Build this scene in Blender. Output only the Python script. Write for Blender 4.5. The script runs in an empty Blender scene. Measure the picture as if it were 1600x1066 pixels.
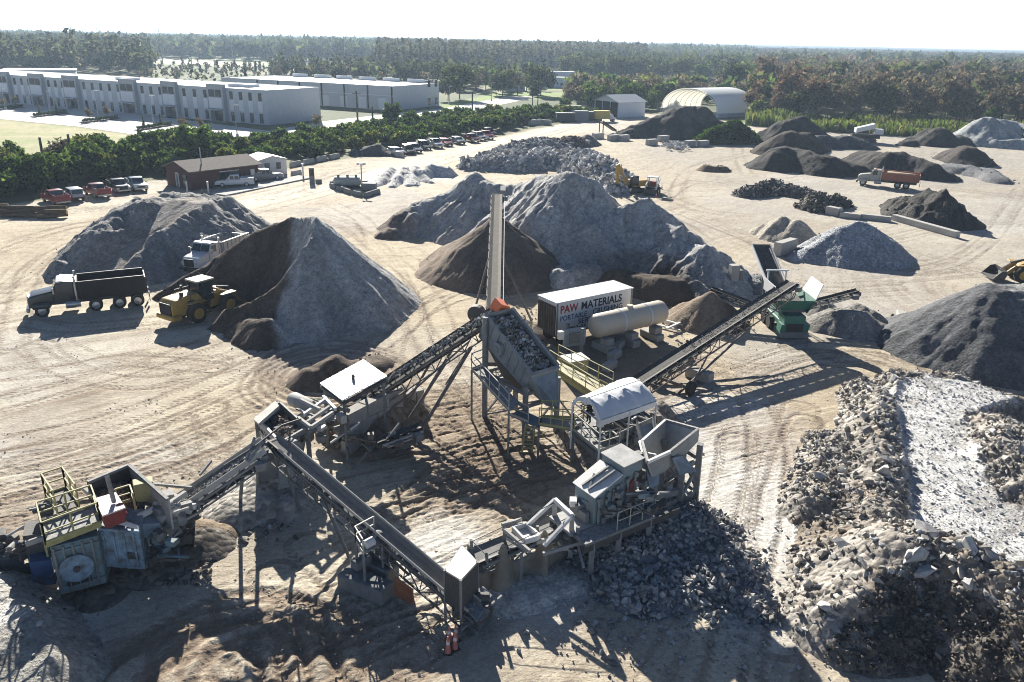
import bpy, bmesh, math, random
import numpy as np
from mathutils import Vector, Matrix
random.seed(7); RNG = np.random.default_rng(7)
SC = bpy.context.scene; COL = SC.collection
# ------------------------------------------------------------------ camera
CH = 22.0; FPX = 1232.0; PITCH = math.radians(20.9); ROLL = math.radians(1.146)
cp, sp = math.cos(PITCH), math.sin(PITCH); ca, sa = math.cos(ROLL), math.sin(ROLL)
CW = Vector((0, cp, -sp)); CU0 = Vector((0, sp, cp)); CR0 = Vector((1, 0, 0))
CR = CR0*ca + CU0*sa; CU = -CR0*sa + CU0*ca
def ray(px, py): return CW + CR*((px-800)/FPX) - CU*((py-533)/FPX)
def P(px, py, z=0.0):
    """point of height z seen at photo position px, py"""
    d = ray(px, py); t = (z-CH)/d.z
    return Vector((d.x*t, d.y*t, z))
def Q(px, py, Y):
    """point at forward distance Y seen at px, py"""
    d = ray(px, py); t = Y/d.y
    return Vector((d.x*t, Y, CH+d.z*t))
def apex(px, pya, pyf, sl=36):
    d = ray(px, pya); T = -d.z/d.y; df = P(px, pyf).y; t = math.tan(math.radians(sl))
    h = (CH-T*df)/(1+T/t); return Q(px, pya, df+h/t)
cam = bpy.data.objects.new('camera', bpy.data.cameras.new('camera')); COL.objects.link(cam)
cam.data.sensor_width = 36; cam.data.lens = 36*FPX/1600; cam.data.clip_end = 30000; cam.data.clip_start = .1
mw = Matrix((( CR.x, CU.x, -CW.x, 0), (CR.y, CU.y, -CW.y, 0), (CR.z, CU.z, -CW.z, CH), (0,0,0,1)))
cam.matrix_world = mw; SC.camera = cam
# ------------------------------------------------------------------ tags, objects
def tag(o, label=None, cat=None, group=None, kind=None):
    if label: o['label'] = label
    if cat: o['category'] = cat
    if group: o['group'] = group
    if kind: o['kind'] = kind
    elif label and 'kind' not in o: o['kind'] = 'thing'
    return o
def empty(name, loc=(0,0,0), rz=0, label=None, cat=None, group=None):
    o = bpy.data.objects.new(name, None); COL.objects.link(o); o.empty_display_size = .5
    o.location = loc; o.rotation_euler = (0,0,rz); tag(o, label, cat, group); return o
def kids(o): return [c for c in bpy.data.objects if c.parent == o]
def copy_tree(o, loc=None, rz=None, label=None, group=None, parent=None, kmap=None):
    c = o.copy(); COL.objects.link(c); c.parent = parent
    if loc is not None: c.location = loc
    if rz is not None: c.rotation_euler = (0,0,rz)
    if label: c['label'] = label
    if group: c['group'] = group
    for ch in list(o.children): copy_tree(ch, parent=c)
    return c
def linkmesh(name, me, mat=None, parent=None, loc=None):
    o = bpy.data.objects.new(name, me); COL.objects.link(o)
    if mat: me.materials.append(mat)
    if parent: o.parent = parent
    if loc is not None: o.location = loc
    return o
def npmesh(name, v, f, smooth=False, col=None):
    """v (n,3), f (m,k) arrays with k = 3 or 4"""
    me = bpy.data.meshes.new(name); v = np.asarray(v, np.float32); f = np.asarray(f, np.int32)
    k = f.shape[1]
    me.vertices.add(len(v)); me.vertices.foreach_set('co', v.ravel())
    me.loops.add(f.size); me.loops.foreach_set('vertex_index', f.ravel())
    me.polygons.add(len(f)); me.polygons.foreach_set('loop_start', np.arange(len(f), dtype=np.int32)*k)
    me.update(calc_edges=True)
    me.polygons.foreach_set('use_smooth', np.full(len(f), smooth, bool))
    if col is not None:
        a = me.color_attributes.new('Col', 'FLOAT_COLOR', 'POINT')
        c4 = np.ones((len(v), 4), np.float32); c4[:, :3] = col; a.data.foreach_set('color', c4.ravel())
    return me
class MB:
    def __init__(s): s.v = []; s.f = []
    def add(s, vs, fs):
        n = len(s.v); s.v += [tuple(q) for q in vs]; s.f += [tuple(i+n for i in f) for f in fs]; return s
    BF = [(0,3,2,1),(4,5,6,7),(0,1,5,4),(1,2,6,5),(2,3,7,6),(3,0,4,7)]
    def box(s, c, d, rz=0, M=None):
        x, y, z = d[0]/2, d[1]/2, d[2]/2; cz, sz = math.cos(rz), math.sin(rz); vs = []
        for q in ((-x,-y,-z),(x,-y,-z),(x,y,-z),(-x,y,-z),(-x,-y,z),(x,-y,z),(x,y,z),(-x,y,z)):
            w = Vector((q[0]*cz-q[1]*sz, q[0]*sz+q[1]*cz, q[2]))
            if M: w = M @ w
            vs.append(w + Vector(c))
        return s.add(vs, s.BF)
    def bb(s, x0, x1, y0, y1, z0, z1): return s.box(((x0+x1)/2,(y0+y1)/2,(z0+z1)/2), (x1-x0,y1-y0,z1-z0))
    def beam(s, p, q, w=.1, h=None, up=(0,0,1)):
        p, q = Vector(p), Vector(q); h = h or w; d = (q-p)
        if d.length < 1e-5: return s
        d.normalize(); u = Vector(up); r = d.cross(u)
        if r.length < 1e-3: r = d.cross(Vector((1,0,0)))
        r.normalize(); u = r.cross(d); r = r*w/2; u = u*h/2
        return s.add([p-r-u,p+r-u,p+r+u,p-r+u,q-r-u,q+r-u,q+r+u,q-r+u],
                     [(0,1,2,3),(7,6,5,4),(0,4,5,1),(1,5,6,2),(2,6,7,3),(3,7,4,0)])
    def cyl(s, p, q, r, r2=None, n=12, cap=True):
        p, q = Vector(p), Vector(q); r2 = r if r2 is None else r2; d = (q-p).normalized()
        a = d.cross(Vector((0,0,1)))
        if a.length < 1e-3: a = Vector((1,0,0))
        a.normalize(); b = d.cross(a); vs = []
        for k in range(n):
            t = 2*math.pi*k/n; o = a*math.cos(t)+b*math.sin(t); vs += [p+o*r, q+o*r2]
        fs = [(2*k, 2*((k+1)%n), 2*((k+1)%n)+1, 2*k+1) for k in range(n)]
        if cap: fs += [tuple(2*k for k in reversed(range(n))), tuple(2*k+1 for k in range(n))]
        return s.add(vs, fs)
    def lathe(s, p, q, prof, n=16):
        """prof: list of (t 0..1 along p-q, radius)"""
        p, q = Vector(p), Vector(q); d = (q-p).normalized(); a = d.cross(Vector((0,0,1)))
        if a.length < 1e-3: a = Vector((1,0,0))
        a.normalize(); b = d.cross(a); vs = []; m = len(prof)
        for t, r in prof:
            for k in range(n):
                w = 2*math.pi*k/n; vs.append(p.lerp(q, t)+(a*math.cos(w)+b*math.sin(w))*r)
        fs = [(i*n+k, i*n+(k+1)%n, (i+1)*n+(k+1)%n, (i+1)*n+k) for i in range(m-1) for k in range(n)]
        fs += [tuple(reversed(range(n))), tuple((m-1)*n+k for k in range(n))]
        return s.add(vs, fs)
    def path(s, pts, r, n=6):
        for a, b in zip(pts, pts[1:]): s.cyl(a, b, r, n=n)
        return s
    def ext(s, pts, vec):
        """polygon pts extruded along vec"""
        n = len(pts); vec = Vector(vec); vs = [Vector(q) for q in pts]+[Vector(q)+vec for q in pts]
        fs = [tuple(reversed(range(n))), tuple(range(n, 2*n))]+[(k, (k+1)%n, n+(k+1)%n, n+k) for k in range(n)]
        return s.add(vs, fs)
    def plate(s, a, b, c, d, t=.04):
        a, b, c, d = map(Vector, (a,b,c,d)); n = (c-a).cross(d-b).normalized()*t
        return s.ext([a,b,c,d], n)
    def build(s, name, mat=None, parent=None, loc=None, org=None, bevel=0, smooth=None, seg=1):
        me = bpy.data.meshes.new(name); o3 = Vector(org) if org is not None else Vector((0,0,0))
        me.from_pydata([(q[0]-o3.x, q[1]-o3.y, q[2]-o3.z) for q in s.v], [], s.f)
        bm = bmesh.new(); bm.from_mesh(me)
        bmesh.ops.recalc_face_normals(bm, faces=bm.faces)
        if bevel:
            es = [e for e in bm.edges if len(e.link_faces) == 2 and e.calc_face_angle(0) > .5]
            bmesh.ops.bevel(bm, geom=es, offset=bevel, segments=seg, profile=.6, affect='EDGES', clamp_overlap=True)
        bm.to_mesh(me); bm.free()
        if smooth:
            me.polygons.foreach_set('use_smooth', [True]*len(me.polygons)); me.set_sharp_from_angle(angle=math.radians(smooth))
        return linkmesh(name, me, mat, parent, loc)
# ------------------------------------------------------------------ numpy noise
def _h(ix, iy, seed):
    n = (ix.astype(np.int64)*374761393 + iy.astype(np.int64)*668265263 + seed*1442695041) & 0xffffffff
    n = ((n ^ (n >> 13))*1274126177) & 0xffffffff
    return ((n ^ (n >> 16)) & 0xffff)/65535.0
def vn(x, y, seed=0):
    x = np.asarray(x, float); y = np.asarray(y, float); ix = np.floor(x); iy = np.floor(y); fx = x-ix; fy = y-iy
    fx = fx*fx*fx*(fx*(fx*6-15)+10); fy = fy*fy*fy*(fy*(fy*6-15)+10)
    a = _h(ix, iy, seed); b = _h(ix+1, iy, seed); c = _h(ix, iy+1, seed); d = _h(ix+1, iy+1, seed)
    return (a*(1-fx)+b*fx)*(1-fy)+(c*(1-fx)+d*fx)*fy
def fbm(x, y, o=4, seed=0, g=.5):
    t = 0; a = 1; n = 0
    for k in range(o):
        t = t + a*vn(x*2**k+k*17.3, y*2**k-k*9.1, seed+k*31); n += a; a *= g
    return t/n*2-1
def sst(a, b, x):
    t = np.clip((x-a)/(b-a), 0, 1); return t*t*(3-2*t)
def seg_dist(X, Y, pts):
    """distance to a polyline and arc length of the closest point"""
    D = np.full(X.shape, 1e9); S = np.zeros(X.shape); s0 = 0
    for (ax, ay), (bx, by) in zip(pts, pts[1:]):
        dx, dy = bx-ax, by-ay; L2 = dx*dx+dy*dy+1e-9; t = np.clip(((X-ax)*dx+(Y-ay)*dy)/L2, 0, 1)
        d = np.hypot(X-ax-t*dx, Y-ay-t*dy); L = math.sqrt(L2); m = d < D
        D = np.where(m, d, D); S = np.where(m, s0+t*L, S); s0 += L
    return D, S
def inpoly(X, Y, poly):
    r = np.zeros(X.shape, bool); n = len(poly); j = n-1
    for i in range(n):
        xi, yi = poly[i]; xj, yj = poly[j]
        c = ((yi > Y) != (yj > Y)) & (X < (xj-xi)*(Y-yi)/(yj-yi+1e-12)+xi); r ^= c; j = i
    return r
def polysd(X, Y, poly):
    """signed distance, negative inside"""
    D, _ = seg_dist(X, Y, list(poly)+[poly[0]]); return np.where(inpoly(X, Y, poly), -D, D)
def smooth_line(pts, n=6):
    out = []
    for i in range(len(pts)-1):
        p0 = pts[max(i-1,0)]; p1 = pts[i]; p2 = pts[i+1]; p3 = pts[min(i+2, len(pts)-1)]
        for k in range(n):
            t = k/n
            out.append(tuple(.5*(2*p1[j]+(p2[j]-p0[j])*t+(2*p0[j]-5*p1[j]+4*p2[j]-p3[j])*t*t+(3*p1[j]-p0[j]-3*p2[j]+p3[j])*t**3) for j in (0,1)))
    return out+[tuple(pts[-1][:2])]
def XY(*pp): return [tuple(P(*q)[:2]) for q in pp]
# ------------------------------------------------------------------ materials
class NT:
    def __init__(s, name):
        s.m = bpy.data.materials.new(name); s.m.use_nodes = True; s.t = s.m.node_tree; s.t.nodes.clear()
        s.out = s.t.nodes.new('ShaderNodeOutputMaterial'); s.b = s.n('ShaderNodeBsdfPrincipled')
        s.t.links.new(s.b.outputs[0], s.out.inputs[0])
    def n(s, ty, **kw):
        q = s.t.nodes.new(ty)
        for k, v in kw.items():
            if k in q.inputs: q.inputs[k].default_value = v
            else: setattr(q, k, v)
        return q
    def l(s, a, b): s.t.links.new(a, b)
    def coord(s): return s.n('ShaderNodeTexCoord').outputs['Object']
    def noise(s, scale, detail=5, rough=.55, co=None, dist=0):
        q = s.n('ShaderNodeTexNoise'); q.inputs['Scale'].default_value = scale; q.inputs['Detail'].default_value = detail
        q.inputs['Roughness'].default_value = rough; q.inputs['Distortion'].default_value = dist
        s.l(co or s.coord(), q.inputs['Vector']); return q.outputs['Fac']
    def ramp(s, f, lo, hi, a=0., b=1.):
        q = s.n('ShaderNodeMapRange'); q.inputs[1].default_value = lo; q.inputs[2].default_value = hi
        q.inputs[3].default_value = a; q.inputs[4].default_value = b; s.l(f, q.inputs[0]); return q.outputs[0]
    def mix(s, f, a, b, mode='MIX'):
        q = s.n('ShaderNodeMix', data_type='RGBA', blend_type=mode)
        for i, x in ((0, f), (6, a), (7, b)):
            if isinstance(x, (int, float)): q.inputs[i].default_value = x
            elif isinstance(x, tuple): q.inputs[i].default_value = (*x[:3], 1)
            else: s.l(x, q.inputs[i])
        return q.outputs[2]
    def math(s, op, a, b=0.):
        q = s.n('ShaderNodeMath', operation=op)
        for i, x in ((0, a), (1, b)):
            if isinstance(x, (int, float)): q.inputs[i].default_value = x
            else: s.l(x, q.inputs[i])
        return q.outputs[0]
    def bump(s, h, strength=.3, dist=.05):
        q = s.n('ShaderNodeBump'); q.inputs['Strength'].default_value = strength; q.inputs['Distance'].default_value = dist
        s.l(h, q.inputs['Height']); s.l(q.outputs[0], s.b.inputs['Normal'])
    def done(s, col, rough=.8, metal=0., spec=.3):
        if isinstance(col, tuple): s.b.inputs['Base Color'].default_value = (*col[:3], 1)
        else: s.l(col, s.b.inputs['Base Color'])
        s.b.inputs['Roughness'].default_value = rough; s.b.inputs['Metallic'].default_value = metal
        s.b.inputs['Specular IOR Level'].default_value = spec; return s.m
def plain(name, c, rough=.7, metal=0., var=.25, scale=3., c2=None, bump=0., bscale=15., spec=.3, dust=0., dcol=(.42,.39,.35)):
    """painted or bare surface with blotches, fine grain and settled dust on what faces up"""
    t = NT(name); co = t.coord(); f = t.ramp(t.noise(scale, 6, .62, co), .35, .68)
    c2 = c2 or tuple(x*(1-var) for x in c); k = t.mix(f, c, c2)
    k = t.mix(t.ramp(t.noise(scale*9, 3, .6, co), .3, .75, 0, .35), k, tuple(x*.6 for x in c2))
    if dust:
        g = t.n('ShaderNodeNewGeometry'); sx = t.n('ShaderNodeSeparateXYZ'); t.l(g.outputs['Normal'], sx.inputs[0])
        up = t.ramp(sx.outputs[2], .2, .9, 0, 1); w = t.ramp(t.noise(scale*2.2, 6, .7, co), .32, .62)
        w2 = t.math('ADD', t.math('MULTIPLY', up, .75), .25)
        k = t.mix(t.math('MULTIPLY', t.math('MULTIPLY', w, w2), dust), k, dcol)
    if bump: t.bump(t.noise(bscale, 5, .6, co), bump, .03)
    return t.done(k, rough, metal, spec)
def earth(name, rough=.95, bs=6., bstr=.5, bd=.06, vor=0., tint=(1,1,1), fine=.35, bs2=40., streak=0.):
    """heap or ground: vertex colour (what the material is) times fine grain"""
    t = NT(name); co = t.coord(); a = t.n('ShaderNodeVertexColor', layer_name='Col').outputs[0]
    n1 = t.noise(bs, 6, .65, co); n2 = t.noise(bs2, 4, .6, co)
    k = t.mix(1., a, t.mix(t.ramp(n1, .25, .75), tuple((1-fine*.7)*q for q in tint), tuple((1+fine*.5)*q for q in tint)), 'MULTIPLY')
    k = t.mix(1., k, t.mix(t.ramp(n2, .3, .7), (1-fine*.6,)*3, (1+fine*.55,)*3), 'MULTIPLY')
    h = t.math('ADD', n1, t.math('MULTIPLY', n2, .5))
    if vor:
        v = t.n('ShaderNodeTexVoronoi'); v.inputs['Scale'].default_value = vor; t.l(co, v.inputs['Vector'])
        g = t.n('ShaderNodeRGBToBW'); t.l(v.outputs['Color'], g.inputs[0])
        k = t.mix(1., k, t.mix(g.outputs[0], (.55,.55,.55), (1.45,1.45,1.45)), 'MULTIPLY')
        h = t.math('ADD', t.math('MULTIPLY', h, .5), t.math('MULTIPLY', v.outputs['Distance'], -1.2))
    if streak:
        mp = t.n('ShaderNodeMapping'); mp.inputs['Scale'].default_value = (.35,2.6,1); mp.inputs['Rotation'].default_value = (0,0,-.42); t.l(co, mp.inputs['Vector'])
        s1 = t.noise(3.2, 5, .7, mp.outputs[0], .6); s2 = t.noise(9., 4, .65, co); g = t.math('MULTIPLY', t.ramp(s1, .50, .66), t.ramp(s2, .35, .6)); g = t.math('MULTIPLY', g, t.ramp(t.noise(.12, 4, .6, co), .38, .62))
        at = t.n('ShaderNodeAttribute', attribute_name='Trk'); sx = t.n('ShaderNodeSeparateXYZ'); t.l(at.outputs['Vector'], sx.inputs[0])
        ph = t.math('MULTIPLY', t.math('ADD', sx.outputs[0], t.math('MULTIPLY', t.math('ABSOLUTE', sx.outputs[1]), .9)), 2*math.pi/.40); tr = t.math('MULTIPLY', t.ramp(t.math('SINE', ph), -.15, .35), t.ramp(sx.outputs[2], .15, .6)); tr = t.math('MULTIPLY', tr, t.ramp(t.noise(1.1, 4, .65, co), .36, .6))
        k = t.mix(t.math('MULTIPLY', tr, .6), k, (.19,.14,.10)); h = t.math('SUBTRACT', h, t.math('MULTIPLY', tr, .9))
        k = t.mix(t.math('MULTIPLY', g, streak), k, (.20,.15,.11)); h = t.math('SUBTRACT', h, t.math('MULTIPLY', g, .5))
    t.bump(h, bstr, bd); return t.done(k, rough, 0, .15)
def leafmat(name, tr=.35):
    t = NT(name); a = t.n('ShaderNodeVertexColor', layer_name='Col').outputs[0]
    oi = t.n('ShaderNodeObjectInfo'); a = t.mix(1., a, t.mix(oi.outputs['Random'], (.8,.82,.8), (1.2,1.15,1.1)), 'MULTIPLY')
    d = t.n('ShaderNodeBsdfDiffuse'); tl = t.n('ShaderNodeBsdfTranslucent'); m = t.n('ShaderNodeMixShader'); m.inputs[0].default_value = tr
    t.l(a, d.inputs[0]); t.l(t.mix(1., a, (1.15,1.22,.82), 'MULTIPLY'), tl.inputs[0]); t.l(d.outputs[0], m.inputs[1]); t.l(tl.outputs[0], m.inputs[2])
    t.l(m.outputs[0], t.out.inputs[0]); return t.m
# ------------------------------------------------------------------ light
SUN_AZ = math.radians(-15); SUN_EL = math.radians(24.5)     # azimuth from +Y towards +X
wd = bpy.data.worlds.new('World'); SC.world = wd; wd.use_nodes = True; wt = wd.node_tree
sky = wt.nodes.new('ShaderNodeTexSky'); sky.sky_type = 'NISHITA'; sky.sun_disc = False
sky.sun_elevation = SUN_EL; sky.sun_rotation = SUN_AZ; sky.altitude = 20; sky.air_density = .5; sky.dust_density = .4; sky.ozone_density = 2.5
bg = wt.nodes['Background']; bg.inputs[1].default_value = .05
# pale band of bright humid air low over the horizon
def _wn(ty, **k):
    q = wt.nodes.new(ty)
    for a, b in k.items(): setattr(q, a, b)
    return q
_g = _wn('ShaderNodeTexCoord'); _s = _wn('ShaderNodeSeparateXYZ'); wt.links.new(_g.outputs['Generated'], _s.inputs[0])
_r = _wn('ShaderNodeMapRange', interpolation_type='SMOOTHSTEP'); wt.links.new(_s.outputs[2], _r.inputs[0])
for _i, _v in ((1, .085), (2, -.005), (3, 0.), (4, 1.)): _r.inputs[_i].default_value = _v
_a = _wn('ShaderNodeMix', data_type='RGBA', blend_type='ADD'); _a.inputs[0].default_value = 1
_m = _wn('ShaderNodeMix', data_type='RGBA'); wt.links.new(_r.outputs[0], _m.inputs[0]); _m.inputs[6].default_value = (0,0,0,1); _m.inputs[7].default_value = (12,12.5,13,1)
wt.links.new(sky.outputs[0], _a.inputs[6]); wt.links.new(_m.outputs[2], _a.inputs[7]); wt.links.new(_a.outputs[2], bg.inputs[0])
sd = bpy.data.lights.new('sun', 'SUN'); sd.energy = 5.0; sd.angle = math.radians(.53); sd.color = (1, .96, .87)
so = bpy.data.objects.new('sun', sd); COL.objects.link(so); so.location = (0, 0, 300)
sv = Vector((math.sin(SUN_AZ)*math.cos(SUN_EL), math.cos(SUN_AZ)*math.cos(SUN_EL), math.sin(SUN_EL)))
so.rotation_euler = sv.to_track_quat('Z', 'Y').to_euler()
SC.view_settings.view_transform = 'Standard'; SC.view_settings.look = 'None'; SC.view_settings.exposure = 1.36; SC.view_settings.gamma = 1
SC.cycles.filter_width = 1.0; SC.cycles.max_bounces = 6; SC.cycles.diffuse_bounces = 1; SC.cycles.glossy_bounces = 2; SC.cycles.transmission_bounces = 4; SC.cycles.volume_bounces = 0; SC.cycles.transparent_max_bounces = 6
# ------------------------------------------------------------------ ground
YARD = [(-130,-60)]+XY((-420,640),(-300,420),(-60,332),(60,313),(110,299),(200,284),(258,279),(300,284),(405,272),(480,260),(560,247),(620,240),(770,214),(880,192),(960,178),(1040,178),(1170,192),(1300,203),(1420,210),(1500,214),(1750,232),(2300,330))+[(130,30),(130,-60)]
# wheel tracks: (photo polyline, rut depth, rut width, gauge, darkness)
TRK = []
def trk(pts, dep=.05, w=.45, g=2.0, dark=.45, tread=1.): TRK.append((smooth_line(XY(*pts)), dep, w, g, dark, tread))
trk([(-40,640),(120,600),(260,560),(420,500),(560,470)]); trk([(-40,700),(150,665),(330,600),(450,545)], .05)
trk([(-40,765),(120,725),(300,660),(430,600)], .07, .5, 2.1, .6); trk([(-40,740),(160,700),(330,640)], .05)
trk([(-30,820),(80,775),(210,735),(330,690),(400,650)], .10, .6, 2.1, .65); trk([(250,740),(330,800)], .06); trk([(310,690),(380,760)], .06); trk([(280,660),(350,745)], .05)
trk([(-30,590),(100,580),(190,565),(330,575)], .04); trk([(60,540),(110,580),(230,600),(400,560)], .04)
trk([(0,470),(60,430),(130,380),(260,335),(420,300),(560,270)], .04,.5); trk([(-30,400),(120,352),(300,330)], .04); trk([(20,540),(30,480),(50,420),(120,365)], .04)
trk([(-30,520),(40,505),(120,512),(260,500)], .05); trk([(-30,350),(130,330),(300,318),(420,300)], .03)
trk([(720,600),(660,520),(640,470),(600,400),(540,350),(430,320)], .05); trk([(700,560),(680,480),(640,430),(590,385),(560,340),(470,300)], .05); trk([(560,560),(620,520),(680,470),(720,450)], .06, .5, 2.1, .6)
trk([(520,540),(600,505),(660,465),(700,430),(640,390)], .05); trk([(640,620),(610,540),(700,470),(860,440)], .05)
for k, (rx, ry) in enumerate(((86,30),(98,37),(112,45),(70,22))):   # rings round the small soil heap
    trk([(515+rx*math.cos(t), 583+ry*math.sin(t)*(.8 if math.sin(t) > 0 else 1.15)) for t in [i*math.pi/8 for i in range(17)]], .09+.02*(k%2), .75, .55, 1.1, .4)
trk([(170,1100),(240,1020),(330,965),(420,950),(470,985),(490,1100)], .12, .75, 1.9, 1.15); trk([(250,1090),(300,1020),(370,990),(430,1000),(450,1100)], .10, .6, 1.6, 1.0)
trk([(420,1010),(560,960),(660,930),(760,900)], .09, .5, 1.8, .6); trk([(480,1066),(600,985),(700,940)], .10, .5, 1.6, .6); trk([(430,900),(500,960),(620,1080)], .05)
trk([(640,780),(700,730),(790,700),(880,690)], .12, .5, 1.4, .6); trk([(620,800),(720,760),(860,740)], .12, .5, 1.3, .6); trk([(660,660),(720,700),(800,790),(900,800)], .10, .5, 1.6, .6)
trk([(700,600),(760,650),(800,700)], .09, .5, 1.2, .6); trk([(690,560),(740,620),(770,700),(720,790)], .1, .5, 1.5, .5)
trk([(1140,1100),(1160,950),(1190,800),(1200,700),(1180,640)], .05, .5, 2.); trk([(1215,1000),(1220,880),(1225,760),(1260,660)], .05, .5, 2.); trk([(1110,900),(1140,780),(1150,690)], .05)
trk([(1040,640),(1130,600),(1230,560),(1300,555),(1420,590)], .05); trk([(1110,560),(1200,580),(1290,560),(1380,560),(1500,600),(1650,640)], .05); trk([(1240,540),(1350,545),(1480,590),(1650,650)], .05)
trk([(1060,330),(1180,380),(1240,420),(1340,440),(1500,430),(1600,420)], .04); trk([(980,310),(1060,350),(1150,410),(1260,450),(1400,450)], .04); trk([(1000,290),(1100,330),(1250,345),(1400,390),(1560,440)], .04)
trk([(1040,310),(1070,290),(1110,285),(1180,300)], .03); trk([(1170,240),(1090,260),(1060,290),(1060,330)], .03); trk([(1150,215),(1180,280),(1300,275),(1600,310)], .03)
trk([(420,310),(560,268),(700,245),(820,220),(960,185),(1100,182)], .03, .5, 2.4); trk([(400,330),(520,300),(640,270),(760,235),(900,200),(1000,180)], .03, .5, 2.4); trk([(480,300),(500,280),(560,262),(640,262)], .03)
trk([(1290,400),(1450,420),(1540,380),(1580,330),(1600,300)], .04); trk([(1400,370),(1500,350),(1570,350),(1640,360)], .03); trk([(1420,240),(1500,240),(1640,270)], .03)
def ground():
    s = np.concatenate([np.linspace(-2.6,-.78,34)[:-1], np.linspace(-.78,.78,860), np.linspace(.78,2.6,34)[1:]])
    ys = [-80,-60,-45,-30,-20,-10,0,6,11,15]; py = 1120
    while py > 100:
        v = (py-533)/FPX; ys.append(CH/(sp+v*cp)*(cp-v*sp)); py -= 1.25
    while ys[-1] < 9000: ys.append(ys[-1]*1.06)
    Y = np.array(ys)[:, None]+np.zeros(len(s)); X = s[None, :]*(np.maximum(Y, 0)+15)
    near = 1-sst(160, 320, Y)
    sd = polysd(X+2.5*fbm(X*.08, Y*.08, 3, 5), Y+2.5*fbm(X*.08, Y*.08, 3, 9), YARD); yard = 1-sst(-1.5, 1.0, sd)
    h = .05*fbm(X*.12, Y*.12, 4, 1)*near + .02*fbm(X*1.3, Y*1.3, 4, 2, .6)*near
    # streaks along the driving lines
    wx = X+3*fbm(X*.05, Y*.05, 2, 21); wy = Y+3*fbm(X*.05, Y*.05, 2, 22)
    th = .45+.7*fbm(X*.02, Y*.02, 2, 23); u = wx*np.cos(th)+wy*np.sin(th); v = -wx*np.sin(th)+wy*np.cos(th)
    stk = fbm(u*.13, v*2.2, 5, 24, .68); stk2 = fbm(u*.06+40, v*.5, 4, 25)
    h += .014*stk*near
    dark = sst(.05, .45, stk)*.5+sst(.1, .6, stk2)*.5
    ALL = []; TS = np.zeros(X.shape); TA = np.zeros(X.shape); TM = np.zeros(X.shape)
    for k_, (pts, dep, w, g, dk, tr) in enumerate(TRK):
        ALL.append((pts, dep*(.42 if k_ < 16 else .7), w*.58, g, dk*1.3, tr))
        if k_ < 16 or (k_ > 19 and g > 1):
            for j_ in range(2):
                of = random.uniform(-3.2, 3.2); of2 = random.uniform(-3.2, 3.2); n_ = len(pts); ALL.append(([(x+of*.4+(of2-of)*.3*i/n_, y+of+(of2-of)*i/n_) for i, (x, y) in enumerate(pts)], dep*.2, w*.45, g*random.uniform(.85,1.1), dk*random.uniform(.5,1.1), tr))
    for pts, dep, w, g, dk, tr in ALL:
        xs = [q[0] for q in pts]; yy = [q[1] for q in pts]
        m = (X > min(xs)-3) & (X < max(xs)+3) & (Y > min(yy)-3) & (Y < max(yy)+3)
        if not m.any(): continue
        D, S = seg_dist(X[m], Y[m], pts); D = D+.12*fbm(X[m]*.7, Y[m]*.7, 2, 77)
        a = np.abs(D-g/2) if g > 1 else D
        on = np.exp(-(a/(w*.55))**2)*(.55+.6*vn(S*.25, D*0, 8)); rim = np.exp(-((a-w)/(w*.4))**2)
        t = (np.abs(((S/.42+D*.6) % 1)-.5)*4-1)*tr
        mk = np.exp(-(a/max(w*.8,.22))**4)*sst(.25, .6, vn(S*.12, D*0, 18))*min(1, tr); up_ = mk > TM[m]; TS[m] = np.where(up_, S, TS[m]); TA[m] = np.where(up_, (D-g/2) if g > 1 else D, TA[m]); TM[m] = np.maximum(TM[m], mk)
        h[m] += -dep*on+dep*.4*rim+.016*t*on
        dark[m] += dk*on*.85+.22*t*on
    (rx_, ry_), = XY((515,590)); e_ = np.hypot(X-rx_, (Y-ry_)*.95)+.35*fbm(X*.3, Y*.3, 3, 71); mk = sst(2.2, 2.9, e_)*(1-sst(5.4, 6.6, e_)); wv = np.sin(e_*2*math.pi/.62+1.2*fbm(X*.25, Y*.25, 2, 72)); dark += mk*(.55+.55*wv); h -= .045*mk*wv
    (rx_, ry_), = XY((400,1030)); e_ = np.hypot((X-rx_)*.85, Y-ry_)+.25*fbm(X*.4, Y*.4, 3, 73); mk = sst(.9, 1.4, e_)*(1-sst(3.2, 4.2, e_)); wv = np.sin(e_*2*math.pi/1.05+1.2*fbm(X*.3, Y*.3, 2, 74)); dark += mk*(.25+.75*np.maximum(wv, 0)); h -= .05*mk*wv
    # ploughed, heavily driven earth inside the plant and at lower left
    for (cx, cy), r, amp in ((XY((740,730))[0], 6.5, .22), (XY((560,970))[0], 5, .10), (XY((700,650))[0], 5, .13), (XY((60,800))[0], 4.5, .16), (XY((1140,690))[0], 4.5, .08)):
        k = np.exp(-(((X-cx)**2+(Y-cy)**2)/r**2)); lump = 1-np.abs(fbm(u*.4+.7*fbm(X*.8, Y*.8, 2, 33), v*2.6, 5, 31, .62))*2
        h += amp*.7*k*lump; dark += k*(.25+.75*sst(.0, .7, -lump+.75))
    sand = np.stack([.49+0*X, .415+0*X, .30+0*X], -1); pale = np.array([.60,.545,.44]); brown = np.array([.24,.18,.13]); grey = np.array([.43,.41,.385]); dust = np.array([.66,.64,.60])
    big = fbm(X*.035, Y*.035, 4, 41); mid = fbm(X*.25, Y*.25, 4, 42); fin = fbm(X*1.7, Y*1.7, 4, 43)
    def L(c, d, k): return c*(1-k[..., None])+d*k[..., None]
    c = L(sand, pale, sst(-.1, .5, big)*.8); c = L(c, grey, sst(.15, .6, fbm(X*.06+9, Y*.06, 3, 44))*.6)
    c = L(c, brown, np.clip(dark*.72+sst(.1, .7, mid)*.26+sst(.12, .55, fbm(X*.07+3, Y*.07, 4, 47))*.30*(.5+stk), 0, .9))
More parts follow.
